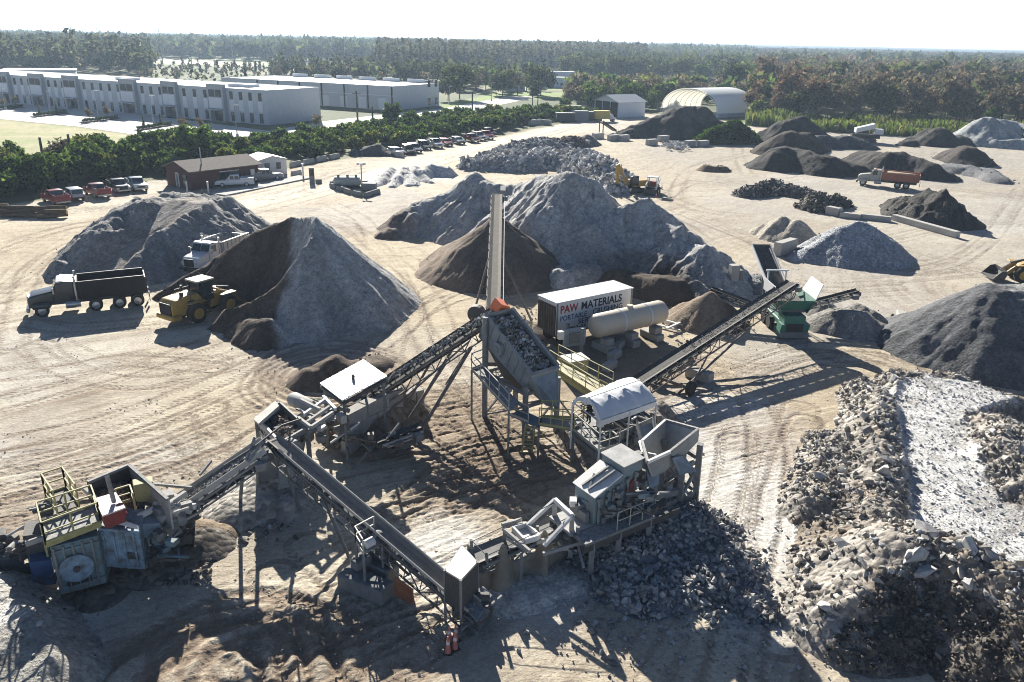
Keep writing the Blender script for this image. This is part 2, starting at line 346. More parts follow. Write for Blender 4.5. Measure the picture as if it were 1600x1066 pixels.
    road, _ = seg_dist(X, Y, XY((300,330),(480,300),(620,262),(760,230),(900,196),(1010,182),(1150,200))); c = L(c, np.array([.70,.62,.50]), np.exp(-(road/6)**2)*.75)
    for q, r, kk in (((1150,780),6,.9),((1130,660),5,.75),((1190,900),4,.7),((430,740),2.6,.8),((640,275),9,.9),((690,870),3.2,.85),((850,930),2.6,.8),((1000,620),3,.4),((30,1000),3.5,.7),((1560,350),7,.6),((1250,280),9,.4),((720,560),5,.35)):
        (cx, cy), = XY(q); e = np.hypot((X-cx), (Y-cy)*.8)/r+.35*fbm(X*.3, Y*.3, 3, 55); c = L(c, dust, (1-sst(.3, 1.2, e))*kk*(1-.5*np.clip(dark, 0, 1)))
    for q, r, kk in (((760,690),6,.75),((740,760),5,.6),((40,800),4,.65),((700,630),4,.45),((500,590),4,.6),((1180,690),3.2,.5),((560,990),4,.35),((940,455),9,.35),((1000,560),7,.8),((900,540),7,.75),((940,590),6,.8),((820,740),4,.7),((330,880),4,.5),((900,1000),5,.35),((480,800),3.5,.3),((200,600),6,.35),((330,560),5,.35),((90,640),5,.3),((120,700),4,.35),((650,560),4,.3),((240,1040),3,.35),((700,1040),3.5,.4),((1280,590),5,.3),((1100,350),9,.3),((1420,400),9,.3)):
        (cx, cy), = XY(q); e = np.hypot(X-cx, Y-cy)/r+.4*fbm(X*.4, Y*.4, 3, 57); c = L(c, brown, (1-sst(.35, 1.15, e))*kk*.8)  # brown soil patches; those by tank and trailer also have shade painted in
    for q, r, kk in (((1215,600),3,.5),((1240,300),16,.35),((1330,500),7,.5),((1450,280),14,.5),((520,530),7,.35),((1130,440),8,.5),((1200,540),6,.55)):
        (cx, cy), = XY(q); e = np.hypot(X-cx, Y-cy)/r+.4*fbm(X*.3, Y*.3, 3, 58); c = L(c, grey*.85, (1-sst(.3, 1.2, e))*kk)
    rt = sst(10, 40, X)*sst(62, 85, Y)*(1-.5*np.exp(-(road/9)**2)); c = L(c, np.array([.36,.325,.28]), rt*(.45+.4*sst(-.2, .4, fbm(X*.06, Y*.09, 4, 91))))
    c *= (1+.16*fin+.05*RNG.normal(size=X.shape))[..., None]
    # outside the yard: grass, scrub floor, mown fields
    g1 = np.array([.085,.105,.045]); g2 = np.array([.17,.16,.085]); tan = np.array([.40,.36,.20]); lawn = np.array([.20,.27,.07])
    o = L(np.broadcast_to(g1, X.shape+(3,)), g2, sst(-.3, .4, fbm(X*.02, Y*.02, 4, 61)))
    def area(o, col, soft, *pp): return L(o, np.array(col), 1-sst(-soft, soft, polysd(X, Y, XY(*pp))+soft*1.2*fbm(X*.05, Y*.05, 3, 66)))
    o = area(o, tan, 2, (-250,170),(0,187),(120,198),(212,211),(195,226),(100,240),(-250,270)); 
    fieldn = sst(-.2, .5, fbm(u*.04, v*.25, 4, 67)); o = np.where((polysd(X, Y, XY((-250,170),(0,187),(120,198),(212,211),(195,226),(100,240),(-250,270))) < 0)[..., None], L(o, np.array([.26,.30,.12]), fieldn*.7), o)
    o = area(o, lawn, 2, (690,175),(720,166),(800,157),(1000,150),(1000,140),(760,147),(690,163)); o = area(o, lawn*1.05, 1.5, (425,212),(490,204),(480,199),(425,206))
    o = area(o, (.25,.28,.12), 6, (740,146),(1010,138),(1010,127),(780,136)); o = area(o, (.46,.44,.38), 2, (890,140),(955,136),(960,128),(895,126))
    o = area(o, (.33,.34,.20), 8, (240,100),(420,104),(430,94),(250,91)); o = area(o, (.62,.60,.55), 3, (235,97),(362,101),(362,98),(235,93.5)); o = area(o, (.5,.36,.25), 3, (330,104),(362,105),(362,102),(330,101))
    o = area(o, (.24,.30,.08), 3, (1170,190),(1350,208),(1650,222),(1650,200),(1350,190),(1170,180))
    c = L(o*(1+.2*fin+.1*mid)[..., None], c, yard); h *= yard*.9+.1
    h = h*(1-sst(120, 250, Y))
    n, m = X.shape; V = np.stack([X, Y, h], -1).reshape(-1, 3); I = np.arange(n*m).reshape(n, m)
    F = np.stack([I[:-1,:-1], I[:-1,1:], I[1:,1:], I[1:,:-1]], -1).reshape(-1, 4)
    me = npmesh('ground', V, F, True, np.clip(c, .01, .9).reshape(-1, 3))
    at = me.color_attributes.new('Trk', 'FLOAT_COLOR', 'POINT'); at.data.foreach_set('color', np.stack([TS, TA, TM, 0*TM+1], -1).astype(np.float32).ravel())
    tag(linkmesh('ground', me, earth('sand_and_grass', bs=5., bstr=.6, bd=.06, fine=.36, bs2=13., streak=.85)), kind='structure')
ground()
def sheet(name, pts, m, z=.03, kind='structure'):
    b = MB(); b.add([(x, y, z) for x, y in pts], [tuple(range(len(pts)))]); o = b.build(name, m); return tag(o, kind=kind)
m_conc = plain('pale_concrete', (.60,.58,.54), .9, var=.12, scale=.12, bump=.1)
m_asph = plain('asphalt', (.09,.092,.095), .9, var=.2, scale=.2)
sheet('parking_lot', XY((-260,128),(0,152),(200,176),(421,205),(505,190),(620,177),(690,170),(800,150),(840,152),(700,181),(560,203),(440,211),(330,216),(212,211),(120,198),(0,186.5),(-260,168)), m_conc, .04)
hz = MB().bb(-5200, 5200, -40, 9500, -1.2, 46); ho = hz.build('haze'); ho['kind'] = 'stuff'
hm = bpy.data.materials.new('haze'); hm.use_nodes = True; ht = hm.node_tree; ht.nodes.clear()
hv = ht.nodes.new('ShaderNodeVolumePrincipled'); hout = ht.nodes.new('ShaderNodeOutputMaterial'); ht.links.new(hv.outputs[0], hout.inputs['Volume'])
hv.inputs['Color'].default_value = (.62,.80,1,1); hv.inputs['Density'].default_value = .0002; hv.inputs['Anisotropy'].default_value = 0.25
ho.data.materials.append(hm)
# ------------------------------------------------------------------ heaps
m_fine = earth('fine_aggregate', bs=2.2, bstr=.85, bd=.22, fine=.62, bs2=6.5); m_coarse = earth('coarse_aggregate', bs=2., bstr=.7, bd=.16, vor=6., fine=.25)
m_rubble = earth('rubble_soil', bs=2., bstr=.9, bd=.18, vor=3., fine=.3); m_soil = earth('dark_soil', bs=3., bstr=.8, bd=.14, fine=.5, bs2=12.)
SAND = (.50,.42,.32); GREY = (.36,.35,.335); LGREY = (.43,.42,.40); DK = (.10,.085,.072); BRN = (.17,.13,.10); BLK = (.055,.05,.048); WHT = (.66,.64,.60); BLUEG = (.36,.37,.385)
HF = {}; HEAPS = []
def heap(name, label, ridges, col, m, slope=36, res=.22, cat='pile', rough=.12, lump=.35, rill=.14, warp=.5, group=None, colfn=None, polys=(), cut=None, seed=0, zb=0, kind=None, blocky=0):
    """ridges: polylines [(x,y,h,r)...]; polys: (points, height, slope); surface = upper envelope at the angle of repose"""
    t = math.tan(math.radians(slope)); xs, ys = [], []
    for rd in ridges:
        for x, y, hh, r in rd:
            e = hh/t+r+1.5; xs += [x-e, x+e]; ys += [y-e, y+e]
    for pp, hh, ps in polys:
        e = hh/math.tan(math.radians(ps))+1
        for q in pp: xs += [q[0]-e, q[0]+e]; ys += [q[1]-e, q[1]+e]
    nx = int((max(xs)-min(xs))/res)+2; ny = int((max(ys)-min(ys))/res)+2
    X, Y = np.meshgrid(np.linspace(min(xs), max(xs), nx), np.linspace(min(ys), max(ys), ny))
    wx = X+warp*fbm(X*.22, Y*.22, 3, seed+3); wy = Y+warp*fbm(X*.22, Y*.22, 3, seed+4)
    H = np.full(X.shape, -3.); A = np.zeros(X.shape); DD = np.zeros(X.shape)
    for rd in ridges:
        if len(rd) == 1: rd = [rd[0], (rd[0][0]+.01, rd[0][1], rd[0][2], rd[0][3])]
        for (ax, ay, ah, ar), (bx, by, bh, br) in zip(rd, rd[1:]):
            dx, dy = bx-ax, by-ay; L2 = dx*dx+dy*dy+1e-9; k = np.clip(((wx-ax)*dx+(wy-ay)*dy)/L2, 0, 1)
            qx = wx-ax-k*dx; qy = wy-ay-k*dy; d = np.hypot(qx, qy); r = ar+(br-ar)*k
            hh = ah+(bh-ah)*k; dd = np.maximum(d-r, 0)
            if ar > 0.4 and ah < 99: pass
            z = hh-t*(np.sqrt(dd*dd+.09)-.3); m_ = z > H; H = np.where(m_, z, H)
            A = np.where(m_, np.arctan2(qy, qx)*4+k*math.sqrt(L2)*1.3, A); DD = np.where(m_, dd, DD)
    for pp, hh, ps in polys:
        z = hh-math.tan(math.radians(ps))*np.maximum(polysd(wx, wy, pp), 0); H = np.maximum(H, z)
    up = sst(0, 1.2, H)
    H = H+lump*fbm(X*.35, Y*.35, 4, seed+11)*up+rough*fbm(X*1.6, Y*1.6, 4, seed+12, .62)*up+rill*(fbm(A*1.4, DD*.12, 3, seed+13)-.8*np.abs(fbm(A*3.1, DD*.10, 3, seed+16)))*sst(.4, 2.5, DD)
    if blocky: H = H+blocky*(vn(X*1.3, Y*1.3, seed+5)**2)*up
    if cut is not None: H = cut(X, Y, H)
    c = np.broadcast_to(np.array(col), X.shape+(3,)).copy()
    if colfn: c = colfn(X, Y, H, c)
    c = c*(1+.22*fbm(X*.5, Y*.5, 4, seed+14)+.30*fbm(A*2.2, DD*.09, 4, seed+15)+.06*RNG.normal(size=X.shape))[..., None]
    V = np.stack([X, Y, np.maximum(H, -.25)+zb], -1).reshape(-1, 3); I = np.arange(nx*ny).reshape(ny, nx)
    F = np.stack([I[:-1,:-1], I[:-1,1:], I[1:,1:], I[1:,:-1]], -1).reshape(-1, 4)
    F = F[(H.ravel()[F] > -.2).any(1)]; used = np.unique(F); mp = np.zeros(nx*ny, int); mp[used] = np.arange(len(used))
    cx = float(np.mean(X[H > 0])); cy = float(np.mean(Y[H > 0])); V = V[used]-np.array([cx, cy, 0])
    o = linkmesh(name, npmesh(name, V, mp[F], True, np.clip(c, .01, .9).reshape(-1, 3)[used]), m, None, (cx, cy, 0))
    tag(o, label, cat, group, kind); HF[o.name] = (X, Y, H+zb); HEAPS.append((o, np.mean(c[H > .3], 0) if (H > .3).any() else np.array(col))); return o
def hz_at(o, x, y):
    X, Y, H = HF[o.name]; i = int(round((y-Y[0,0])/(Y[1,0]-Y[0,0]))); j = int(round((x-X[0,0])/(X[0,1]-X[0,0])))
    if 0 <= i < H.shape[0] and 0 <= j < H.shape[1]: return float(H[i, j])
    return 0.
def RA(px, pya, pyf, r=0, sl=36, k=1.): a = apex(px, pya, pyf, sl); return (a.x, a.y, a.z*k, r)
def RQ(px, py, Y, r=0): q = Q(px, py, Y); return (q.x, q.y, q.z, r)
def RG(px, py, h, r=0): q = P(px, py); return (q.x, q.y, h, r)
def LL(c, d, k): return c*(1-k[..., None])+np.array(d)*k[..., None]
# big cone by the loader, brown wet half on its left
bA = RA(478,330,536,0,43)
def cutB(X, Y, H):
    D, _ = seg_dist(X, Y, [tuple(P(285,512)[:2]), tuple(P(352,480)[:2]), tuple(P(388,492)[:2])]); return np.minimum(H, np.maximum(D-2.1-.3*fbm(X*.5, Y*.5, 3, 2), -.2)*1.9)
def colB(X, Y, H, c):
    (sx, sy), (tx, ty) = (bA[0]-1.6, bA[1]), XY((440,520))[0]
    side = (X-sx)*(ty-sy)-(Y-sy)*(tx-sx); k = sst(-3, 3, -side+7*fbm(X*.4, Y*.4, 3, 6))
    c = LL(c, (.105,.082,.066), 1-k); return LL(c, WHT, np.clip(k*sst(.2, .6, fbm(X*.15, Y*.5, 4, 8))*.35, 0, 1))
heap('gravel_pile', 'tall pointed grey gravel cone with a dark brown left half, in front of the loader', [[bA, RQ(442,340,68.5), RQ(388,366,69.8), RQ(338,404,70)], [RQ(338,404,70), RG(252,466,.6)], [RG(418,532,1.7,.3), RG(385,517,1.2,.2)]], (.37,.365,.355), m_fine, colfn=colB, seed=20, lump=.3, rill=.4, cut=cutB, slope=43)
# flat topped heap with a ramp behind the black dump truck
aT = (P(285,372).x, 0)
def colA(X, Y, H, c):
    D, _ = seg_dist(X, Y, RL); c = LL(c, (.36,.30,.24), np.exp(-(D/2.4)**4)*np.clip(.65+.9*fbm((X*.9-Y*.35)*1.4, (Y*.9+X*.35)*.15, 3, 3), 0, 1)); return c
RL = [tuple(P(148,436)[:2]), tuple(P(185,400,1.6)[:2]), tuple(P(240,352,3.6)[:2]), tuple(Q(292,313,84)[:2])]
def cutA(X, Y, H):
    D, S = seg_dist(X, Y, RL); t = S/S.max(); rz = -.1+5.3*t**.9+.12*fbm(X*.5, Y*.5, 3, 5)+.08*fbm((X*.9-Y*.4)*2., (Y*.9+X*.4)*.2, 3, 6); k = 1-sst(1.7, 2.9, D+.5*fbm(X*.3, Y*.3, 2, 7)); return H*(1-k)+rz*k
heap('gravel_pile', 'broad flat topped grey gravel heap with a dirt ramp, behind the black dump truck', [[RA(318,312,398,2.4), RQ(262,312,84.5,2.6)], [RQ(290,314,84,2.2), RQ(225,352,77.5,1.8), RG(150,428,.1,1.6)], [RG(95,428,1.1,.2), RG(128,402,1.7,.2), RQ(150,362,77,.2), RQ(185,330,82,.2), RQ(214,310,87,.2)], [RG(262,398,3.0,.3)], [RG(205,425,1.4,.4)], [RQ(275,304,91,1.), RQ(300,308,88,1)]], (.28,.272,.262), m_fine, cut=cutA, colfn=colA, seed=40, lump=.7, rill=.3, rough=.32)
# cone under the stacking conveyor
heap('soil_pile', 'dark brown cone of fine soil under the tall stacking conveyor', [[RA(777,336,458)]], (.115,.092,.075), m_soil, slope=35, seed=60, lump=.25, rill=.2, colfn=lambda X, Y, H, c: LL(c, (.30,.235,.18), np.maximum(sst(-.05, .5, fbm(X*.2, Y*.2, 3, 2))*.35, sst(-1, -5, X-P(777,400).x)*.8)))  # soil tone varies; left flank painted lighter as its sunlit side
# long grey ridge with several peaks
def colD(X, Y, H, c):
    x0 = P(1010,450).x; k = np.exp(-((X-x0)/4.2)**2)*sst(3.0, 1.6, H)*(Y < P(1010,440).y+4); c = LL(c, (.07,.055,.045), np.clip(k*1.3, 0, 1))
    xl = P(600,370).x; c = LL(c, BRN, sst(xl+3.5, xl+1, X+1.5*fbm(X*.4, Y*.4, 3, 4))*.9); return LL(c, WHT, sst(.1, .55, fbm(X*.25, Y*.25, 4, 18))*.35)
d1 = RA(893,272,440)
heap('gravel_pile', 'long pale grey gravel ridge with several peaks behind the white sign container', [[RG(612,368,1.2,.3), RQ(648,322,96,.5), RQ(690,303,97,.3), RQ(745,270,97.5), RQ(760,280,96,.5), RQ(800,292,94), RQ(845,276,91,.2), d1, RQ(925,286,86), RQ(955,325,84), RQ(1008,307,84), RQ(1022,330,82), RQ(1048,352,80), RQ(1052,365,78), RQ(1075,378,77), RQ(1100,381,75), RQ(1120,415,73), RG(1132,447,.6)], [RQ(1062,352,79), RQ(1070,362,79)], [RG(870,440,1.2,.6), RG(925,440,1.4,.5)], [RG(1080,466,1.7,.1), RG(1095,478,.5)], [RQ(840,352,84,.4), RQ(860,400,77,.3)], [RQ(700,370,92.5,.1), RQ(715,352,92,.2)], [RQ(645,335,93,.2), RQ(660,372,92,.2)]], (.40,.39,.375), m_fine, colfn=colD, seed=80, slope=37, lump=.55, rill=.45, rough=.3, warp=.8)
heap('soil_pile', 'low wet dark soil bank at the foot of the pale ridge beside the container', [[RG(965,448,1.7,.5), RG(1060,468,1.9,.5)]], (.085,.065,.05), m_soil, seed=90, slope=48, res=.18)
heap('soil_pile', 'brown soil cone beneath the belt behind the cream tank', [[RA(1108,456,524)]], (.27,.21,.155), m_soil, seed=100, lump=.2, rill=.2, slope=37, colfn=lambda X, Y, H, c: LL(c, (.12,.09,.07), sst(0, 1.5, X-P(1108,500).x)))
heap('soil_pile', 'small brown soil heap ringed by circular wheel tracks', [[RG(520,590,1.5,.1), RG(490,598,.9,.3)], [RG(555,583,.7,.5), RG(580,570,.4,.7)]], (.15,.115,.09), m_soil, seed=110, res=.14, lump=.3)
heap('stone_pile', 'blue grey crushed stone heap with a concrete block at its left end', [[RA(1350,345,420), RQ(1320,352,86.5), RG(1262,404,1.2,.3)]], BLUEG, m_coarse, seed=120, lump=.3, slope=35)
heap('gravel_pile', 'tan gravel heap left of the blue grey stone heap', [[RA(1222,337,380), RQ(1205,345,97)], [RA(1245,345,384)]], (.40,.36,.30), m_fine, seed=130)
heap('debris_pile', 'black heap of broken asphalt beside the long concrete beam', [[RA(1450,297,352), RQ(1478,304,106)], [RG(1420,334,2.1,1.), RG(1400,325,1.,.5)]], (.075,.068,.062), m_coarse, seed=140, rough=.35, blocky=.5, lump=.5, res=.25)
heap('gravel_pile', 'very large dark grey gravel heap cut by the right edge', [[RA(1565,449,602,.8,34), (50, 60.5, 5.4, 1.)], [RG(1490,512,1.1,.6)]], (.125,.125,.128), m_fine, slope=34, seed=150, lump=.5, res=.2, colfn=lambda X, Y, H, c: LL(c, (.30,.29,.28), sst(.15, .5, fbm(X*.2, Y*.2, 3, 71))*sst(2.5, 4.5, H)*.7))
heap('gravel_pile', 'small grey gravel heap under the short side conveyor', [[RA(1340,474,512), RQ(1362,487,63)], [RG(1300,508,1.3,.6), RG(1340,516,1.4,.5), RG(1372,520,.9,.3)], [RG(1285,488,.9,.4)]], (.27,.255,.235), m_fine, seed=160, res=.14, colfn=lambda X, Y, H, c: LL(c, (.16,.12,.09), sst(1.6, 2.4, H)))
heap('gravel_pile', 'low grey gravel heap between the pale ridge and the green screener', [[RG(1178,448,1.0,1.2), RG(1160,446,.8,.8)]], (.2,.2,.2), m_coarse, seed=165)
# heaps farther back
BK = dict(lump=.55, rough=.2, warp=1., res=.4)
heap('asphalt_pile', 'large black heap with shallow gullies in front of the white arched shelter', [[RA(1080,167,217,1.), RQ(1062,168,207,1.5), RQ(1020,186,205,.5), RG(975,214,1.5,1)], [RQ(1100,168,208,1), RQ(1125,190,204,1)]], BLK, m_fine, colfn=lambda X, Y, H, c: LL(c, (.12,.10,.085), sst(0, .6, fbm(X*.15, Y*.15, 3, 5))), seed=170, **BK)
heap('grassy_mound', 'dark mound overgrown with green weeds right of the black heap', [[RG(1100,224,1.6,1), RA(1145,192,226,1.2), RG(1172,222,1.4,1)]], (.05,.075,.028), m_soil, seed=180, cat='mound', lump=.9, rough=.5, warp=1., res=.4)
gm_ = bpy.data.objects['grassy_mound']; X_, Y_, H_ = HF['grassy_mound']; I_ = np.argwhere(H_ > .3); K_ = I_[RNG.integers(0, len(I_), 5200)]; n_ = len(K_)
b_ = np.stack([X_[K_[:,0],K_[:,1]]+RNG.normal(0,.2,n_), Y_[K_[:,0],K_[:,1]]+RNG.normal(0,.2,n_), H_[K_[:,0],K_[:,1]]+RNG.uniform(0,.5,n_)], -1)-np.array(gm_.location); a_ = RNG.normal(size=(n_,3)); a_ *= .38/np.linalg.norm(a_, axis=1)[:,None]; e_ = RNG.normal(size=(n_,3)); e_ *= .38/np.linalg.norm(e_, axis=1)[:,None]
WEED = (np.stack([b_-a_, b_-e_, b_+a_, b_+e_], 1).reshape(-1,3), np.arange(4*n_).reshape(n_,4), np.repeat(np.array([(.03,.055,.015),(.05,.09,.02),(.07,.12,.03),(.025,.04,.015)])[RNG.integers(0,4,n_)], 4, 0))
heap('soil_pile', 'brown heap of loose dirt alone on the open yard', [[RG(1105,266,.9,.8), RG(1125,267,.9,.6)]], (.22,.165,.11), m_soil, seed=185, rough=.3, res=.25)
for k, (lab, rd, cc, sd_) in enumerate((
    ('tall black heap farthest back among the dark heaps', [[RA(1252,180,228,.4), RQ(1228,188,198,1), RG(1205,222,1,1)]], BLK, 190),
    ('dark brown heap in front of the tallest black heap', [[RA(1230,206,246,1), RQ(1262,208,184,.6), RG(1215,246,1.2,1)]], (.075,.06,.05), 200),
    ('long low dark grey heap beside the white screening machine', [[RG(1282,230,2.5,1), RG(1320,230,2.4,1), RG(1352,232,1.6,1)]], (.10,.10,.105), 210),
    ('wide black heap with two humps at the near left of the dark group', [[RA(1215,232,268,.8), RQ(1238,230,157,1), RA(1295,246,276,.8), RG(1335,272,1.5,1)]], (.06,.054,.05), 220),
    ('black heap with a sharp hump behind the orange dump truck', [[RG(1345,258,2.8,1), RQ(1385,240,150,.6), RA(1410,237,276,.6), RA(1452,252,282,.8), RG(1478,280,1.4,.6)]], (.062,.055,.052), 230),
    ('small smooth dark heap alone near the right edge', [[RA(1503,227,254,.6), RQ(1520,232,165,.6)]], (.075,.062,.055), 240),
    ('black heap before the tall reeds at right', [[RA(1468,200,230,.8), RQ(1440,210,210,1), RG(1420,228,1,1)], [RG(1500,226,2.,1)]], BLK, 250))):
    heap('asphalt_pile', lab, rd, cc, m_fine, seed=sd_, **BK)
heap('gravel_pile', 'large pale grey heap at the far right before the reeds', [[RA(1545,185,230,1.), RQ(1580,190,225,1), RG(1640,220,3,1)], [RG(1590,232,2.2,1.5), RG(1560,230,1.6,1)]], (.36,.37,.36), m_fine, seed=260, group=None, **BK)
heap('rubble_pile', 'low spread of grey rubble behind the tan road at right', [[RG(1490,268,1.,2), RG(1530,272,1.2,2), RG(1560,284,.8,1.5)]], (.2,.2,.2), m_coarse, seed=270, **BK)
heap('soil_pile', 'small dark heap beside the row of parked cars', [[RG(560,242,1.,.8), RG(590,241,2.2,.3), RG(612,243,.8,.6)]], (.11,.10,.095), m_fine, seed=280, res=.3)
heap('gravel_pile', 'small grey gravel heap behind concrete blocks near the road', [[RA(918,211,228,.3), RQ(908,216,210,.5)]], (.24,.22,.2), m_fine, seed=290, res=.35)
heap('sand_ridge', 'row of white sand ridges by the walled pump', [[RG(585,292,.3,.2), RG(612,276,1.6,.1)], [RG(612,292,.3,.2), RG(632,277,1.7,.1), RG(650,290,.3)], [RG(640,290,.3,.2), RG(650,275,1.8), RG(672,286,.4)], [RG(660,280,1.2), RG(672,272,1.6), RG(700,274,1.2,.3)]], (.58,.56,.53), m_fine, seed=300, res=.25, slope=42)
rbA = heap('rubble_pile', 'broad field of grey concrete rubble in the middle distance', [[RG(745,262,1.0,2), RG(800,262,1.6,3), RG(850,258,1.8,3), RG(905,262,2.4,2), RG(945,285,2.8,1.5), RG(960,300,1.2,1)], [RG(880,250,1.4,3), RG(790,250,1.2,2)]], (.33,.33,.335), m_rubble, seed=310, blocky=.9, rough=.4, res=.35, lump=.8)
rbB = heap('rubble_pile', 'grey stone rubble bank beside the dirt road', [[RG(770,250,1.,2), RG(815,242,2.2,2), RG(850,236,2.4,1.5), RG(880,236,1.4,1)]], (.25,.25,.26), m_coarse, seed=320, blocky=.5, rough=.3, res=.35)
rbC = heap('rubble_pile', 'dark reddish rubble beside the small gravel heap', [[RG(865,232,1.6,1), RG(900,228,1.6,1)]], (.16,.125,.115), m_coarse, seed=330, blocky=.6, rough=.4, res=.35)
rbD = heap('rubble_pile', 'long low dark rubble bank on the open yard at right', [[RG(1165,306,.8,1), RG(1210,300,1.4,1), RG(1258,308,.9,1)]], (.13,.125,.12), m_rubble, seed=340, blocky=.6, rough=.4, res=.3)
rbE = heap('boulder_pile', 'dark boulder heap at the end of the concrete beams', [[RG(1275,326,1.5,.8), RG(1305,322,1.1,.6)]], (.12,.105,.09), m_rubble, seed=350, blocky=.9, rough=.5, res=.25)
# ------------------------------------------------------------------ loose rock
def rock_proto(seed, flat=.75):
    r = random.Random(seed); bm = bmesh.new()
    for k in range(13):
        v = Vector((r.gauss(0,1), r.gauss(0,1), r.gauss(0,1))).normalized()*r.uniform(.8, 1.1); bm.verts.new((v.x*1.05, v.y*r.uniform(.7,.9), v.z*flat))
    g = bmesh.ops.convex_hull(bm, input=bm.verts); bmesh.ops.delete(bm, geom=[e for e in g['geom_interior'] if isinstance(e, bmesh.types.BMVert)], context='VERTS')
    bmesh.ops.triangulate(bm, faces=bm.faces); bm.verts.index_update()
    v = np.array([q.co[:] for q in bm.verts]); f = np.array([[w.index for w in q.verts] for q in bm.faces]); bm.free(); return v*.5, f
ROCKS = [rock_proto(s, f) for s, f in ((1,.8),(2,.5),(3,.9),(4,.65),(5,.8),(6,.45))]
def t_rock():
    t = NT('broken_concrete'); co = t.coord(); a = t.n('ShaderNodeVertexColor', layer_name='Col').outputs[0]
    k = t.mix(1., a, t.mix(t.ramp(t.noise(5., 5, .65, co), .3, .7), (.68,.66,.63), (1.15,1.15,1.15)), 'MULTIPLY'); t.bump(t.noise(14., 5, .65, co), .6, .04); return t.done(k, .95, 0, .15)
m_rock = t_rock()
def scatter(name, pts, size, cols, parent=None, label=None, cat=None, kind='stuff', sink=.25):
    V, F, C = [], [], []; n0 = 0; pts = np.asarray(pts); pick = RNG.integers(0, len(ROCKS), len(pts)); org = pts.mean(0); org[2] = 0
    for k, (pv, pf) in enumerate(ROCKS):
        idx = np.where(pick == k)[0]
        if not len(idx): continue
        q = RNG.normal(size=(len(idx), 4)); q[:, 1:3] *= .45; q /= np.linalg.norm(q, axis=1)[:, None]; w, x, y, z = q.T
        R = np.stack([1-2*(y*y+z*z), 2*(x*y-z*w), 2*(x*z+y*w), 2*(x*y+z*w), 1-2*(x*x+z*z), 2*(y*z-x*w), 2*(x*z-y*w), 2*(y*z+x*w), 1-2*(x*x+y*y)], -1).reshape(-1, 3, 3)
        sc = np.asarray(size)[idx][:, None, None]*RNG.uniform(.75, 1.25, (len(idx), 1, 3))
        v = np.einsum('nij,nkj->nki', R, pv[None]*sc)+pts[idx][:, None, :]-org
        v[:, :, 2] += (np.asarray(size)[idx]*(.35-sink))[:, None]
        V.append(v.reshape(-1, 3)); F.append((pf[None]+np.arange(len(idx))[:, None, None]*len(pv)+n0).reshape(-1, 3)); n0 += len(idx)*len(pv)
        C.append(np.repeat(np.asarray(cols)[idx], len(pv), 0))
    me = npmesh(name, np.concatenate(V), np.concatenate(F), False, np.concatenate(C))
    o = linkmesh(name, me, m_rock, parent, tuple(org) if parent is None else tuple(org-np.array(parent.location))); return tag(o, label, cat, None, kind)
def sprinkle(o, n, smin, smax, cols, name='rubble', hmin=.1, mask=None, pw=2.5, sink=.25, extra=None):
    """loose stones over the surface of heap o, as one uncountable part of it"""
    X, Y, H = HF[o.name]; I = np.argwhere(H > hmin); out, sz = [], []
    while sum(map(len, out)) < n:
        K = I[RNG.integers(0, len(I), n*2)]; x = X[K[:,0],K[:,1]]+RNG.uniform(-.2,.2,len(K)); y = Y[K[:,0],K[:,1]]+RNG.uniform(-.2,.2,len(K)); h = H[K[:,0],K[:,1]]
        if mask: m_ = RNG.random(len(K)) < mask(x, y, h); x, y, h = x[m_], y[m_], h[m_]
        out.append(np.stack([x, y, h], -1))
    out = np.concatenate(out)[:n]; sz = smin+(smax-smin)*RNG.random(n)**pw
    c = np.array(cols)[RNG.integers(0, len(cols), n)]*RNG.uniform(.75, 1.2, (n, 1)); return scatter(name, out, sz, c, o, sink=sink)
for o_, c_ in HEAPS[:]:
    if o_['category'] == 'pile' and o_ not in (rbA, rbB, rbC, rbD, rbE):
        d_ = math.hypot(o_.location.x, o_.location.y); n_ = int(np.clip(HF[o_.name][2].clip(0).astype(bool).sum()*.03*60/d_, 60, 700)); X_, Y_, H_ = HF[o_.name]
        I_ = np.argwhere((H_ > -.15) & (H_ < .9)); I2 = np.argwhere(H_ > .9); I2 = I2 if len(I2) else I_; K_ = np.concatenate([I_[RNG.integers(0, len(I_), n_-n_//4)], I2[RNG.integers(0, len(I2), n_//4)]])
        pp_ = np.stack([X_[K_[:,0],K_[:,1]]+RNG.normal(0,.3,n_), Y_[K_[:,0],K_[:,1]]+RNG.normal(0,.3,n_), np.maximum(H_[K_[:,0],K_[:,1]], 0)], -1)
        scatter('loose_stone', pp_, .07+.25*RNG.random(n_)**3*(1 if d_ < 110 else 2), c_[None]*RNG.uniform(.7,1.4,(n_,1)), o_)
GR = [(.5,.5,.5),(.6,.59,.57),(.40,.40,.41),(.45,.42,.39),(.66,.65,.63)]
DKR = [(.13,.125,.12),(.18,.165,.15),(.09,.085,.08),(.25,.23,.21)]
sprinkle(rbA, 2600, .3, 1.5, GR); sprinkle(rbB, 900, .3, .9, [(.3,.3,.31),(.24,.24,.25),(.38,.38,.38)]); sprinkle(rbC, 350, .3, .9, [(.2,.15,.14),(.16,.14,.135),(.28,.26,.25)])
sprinkle(rbD, 900, .15, .8, DKR); sprinkle(rbE, 420, .25, 1.1, DKR)
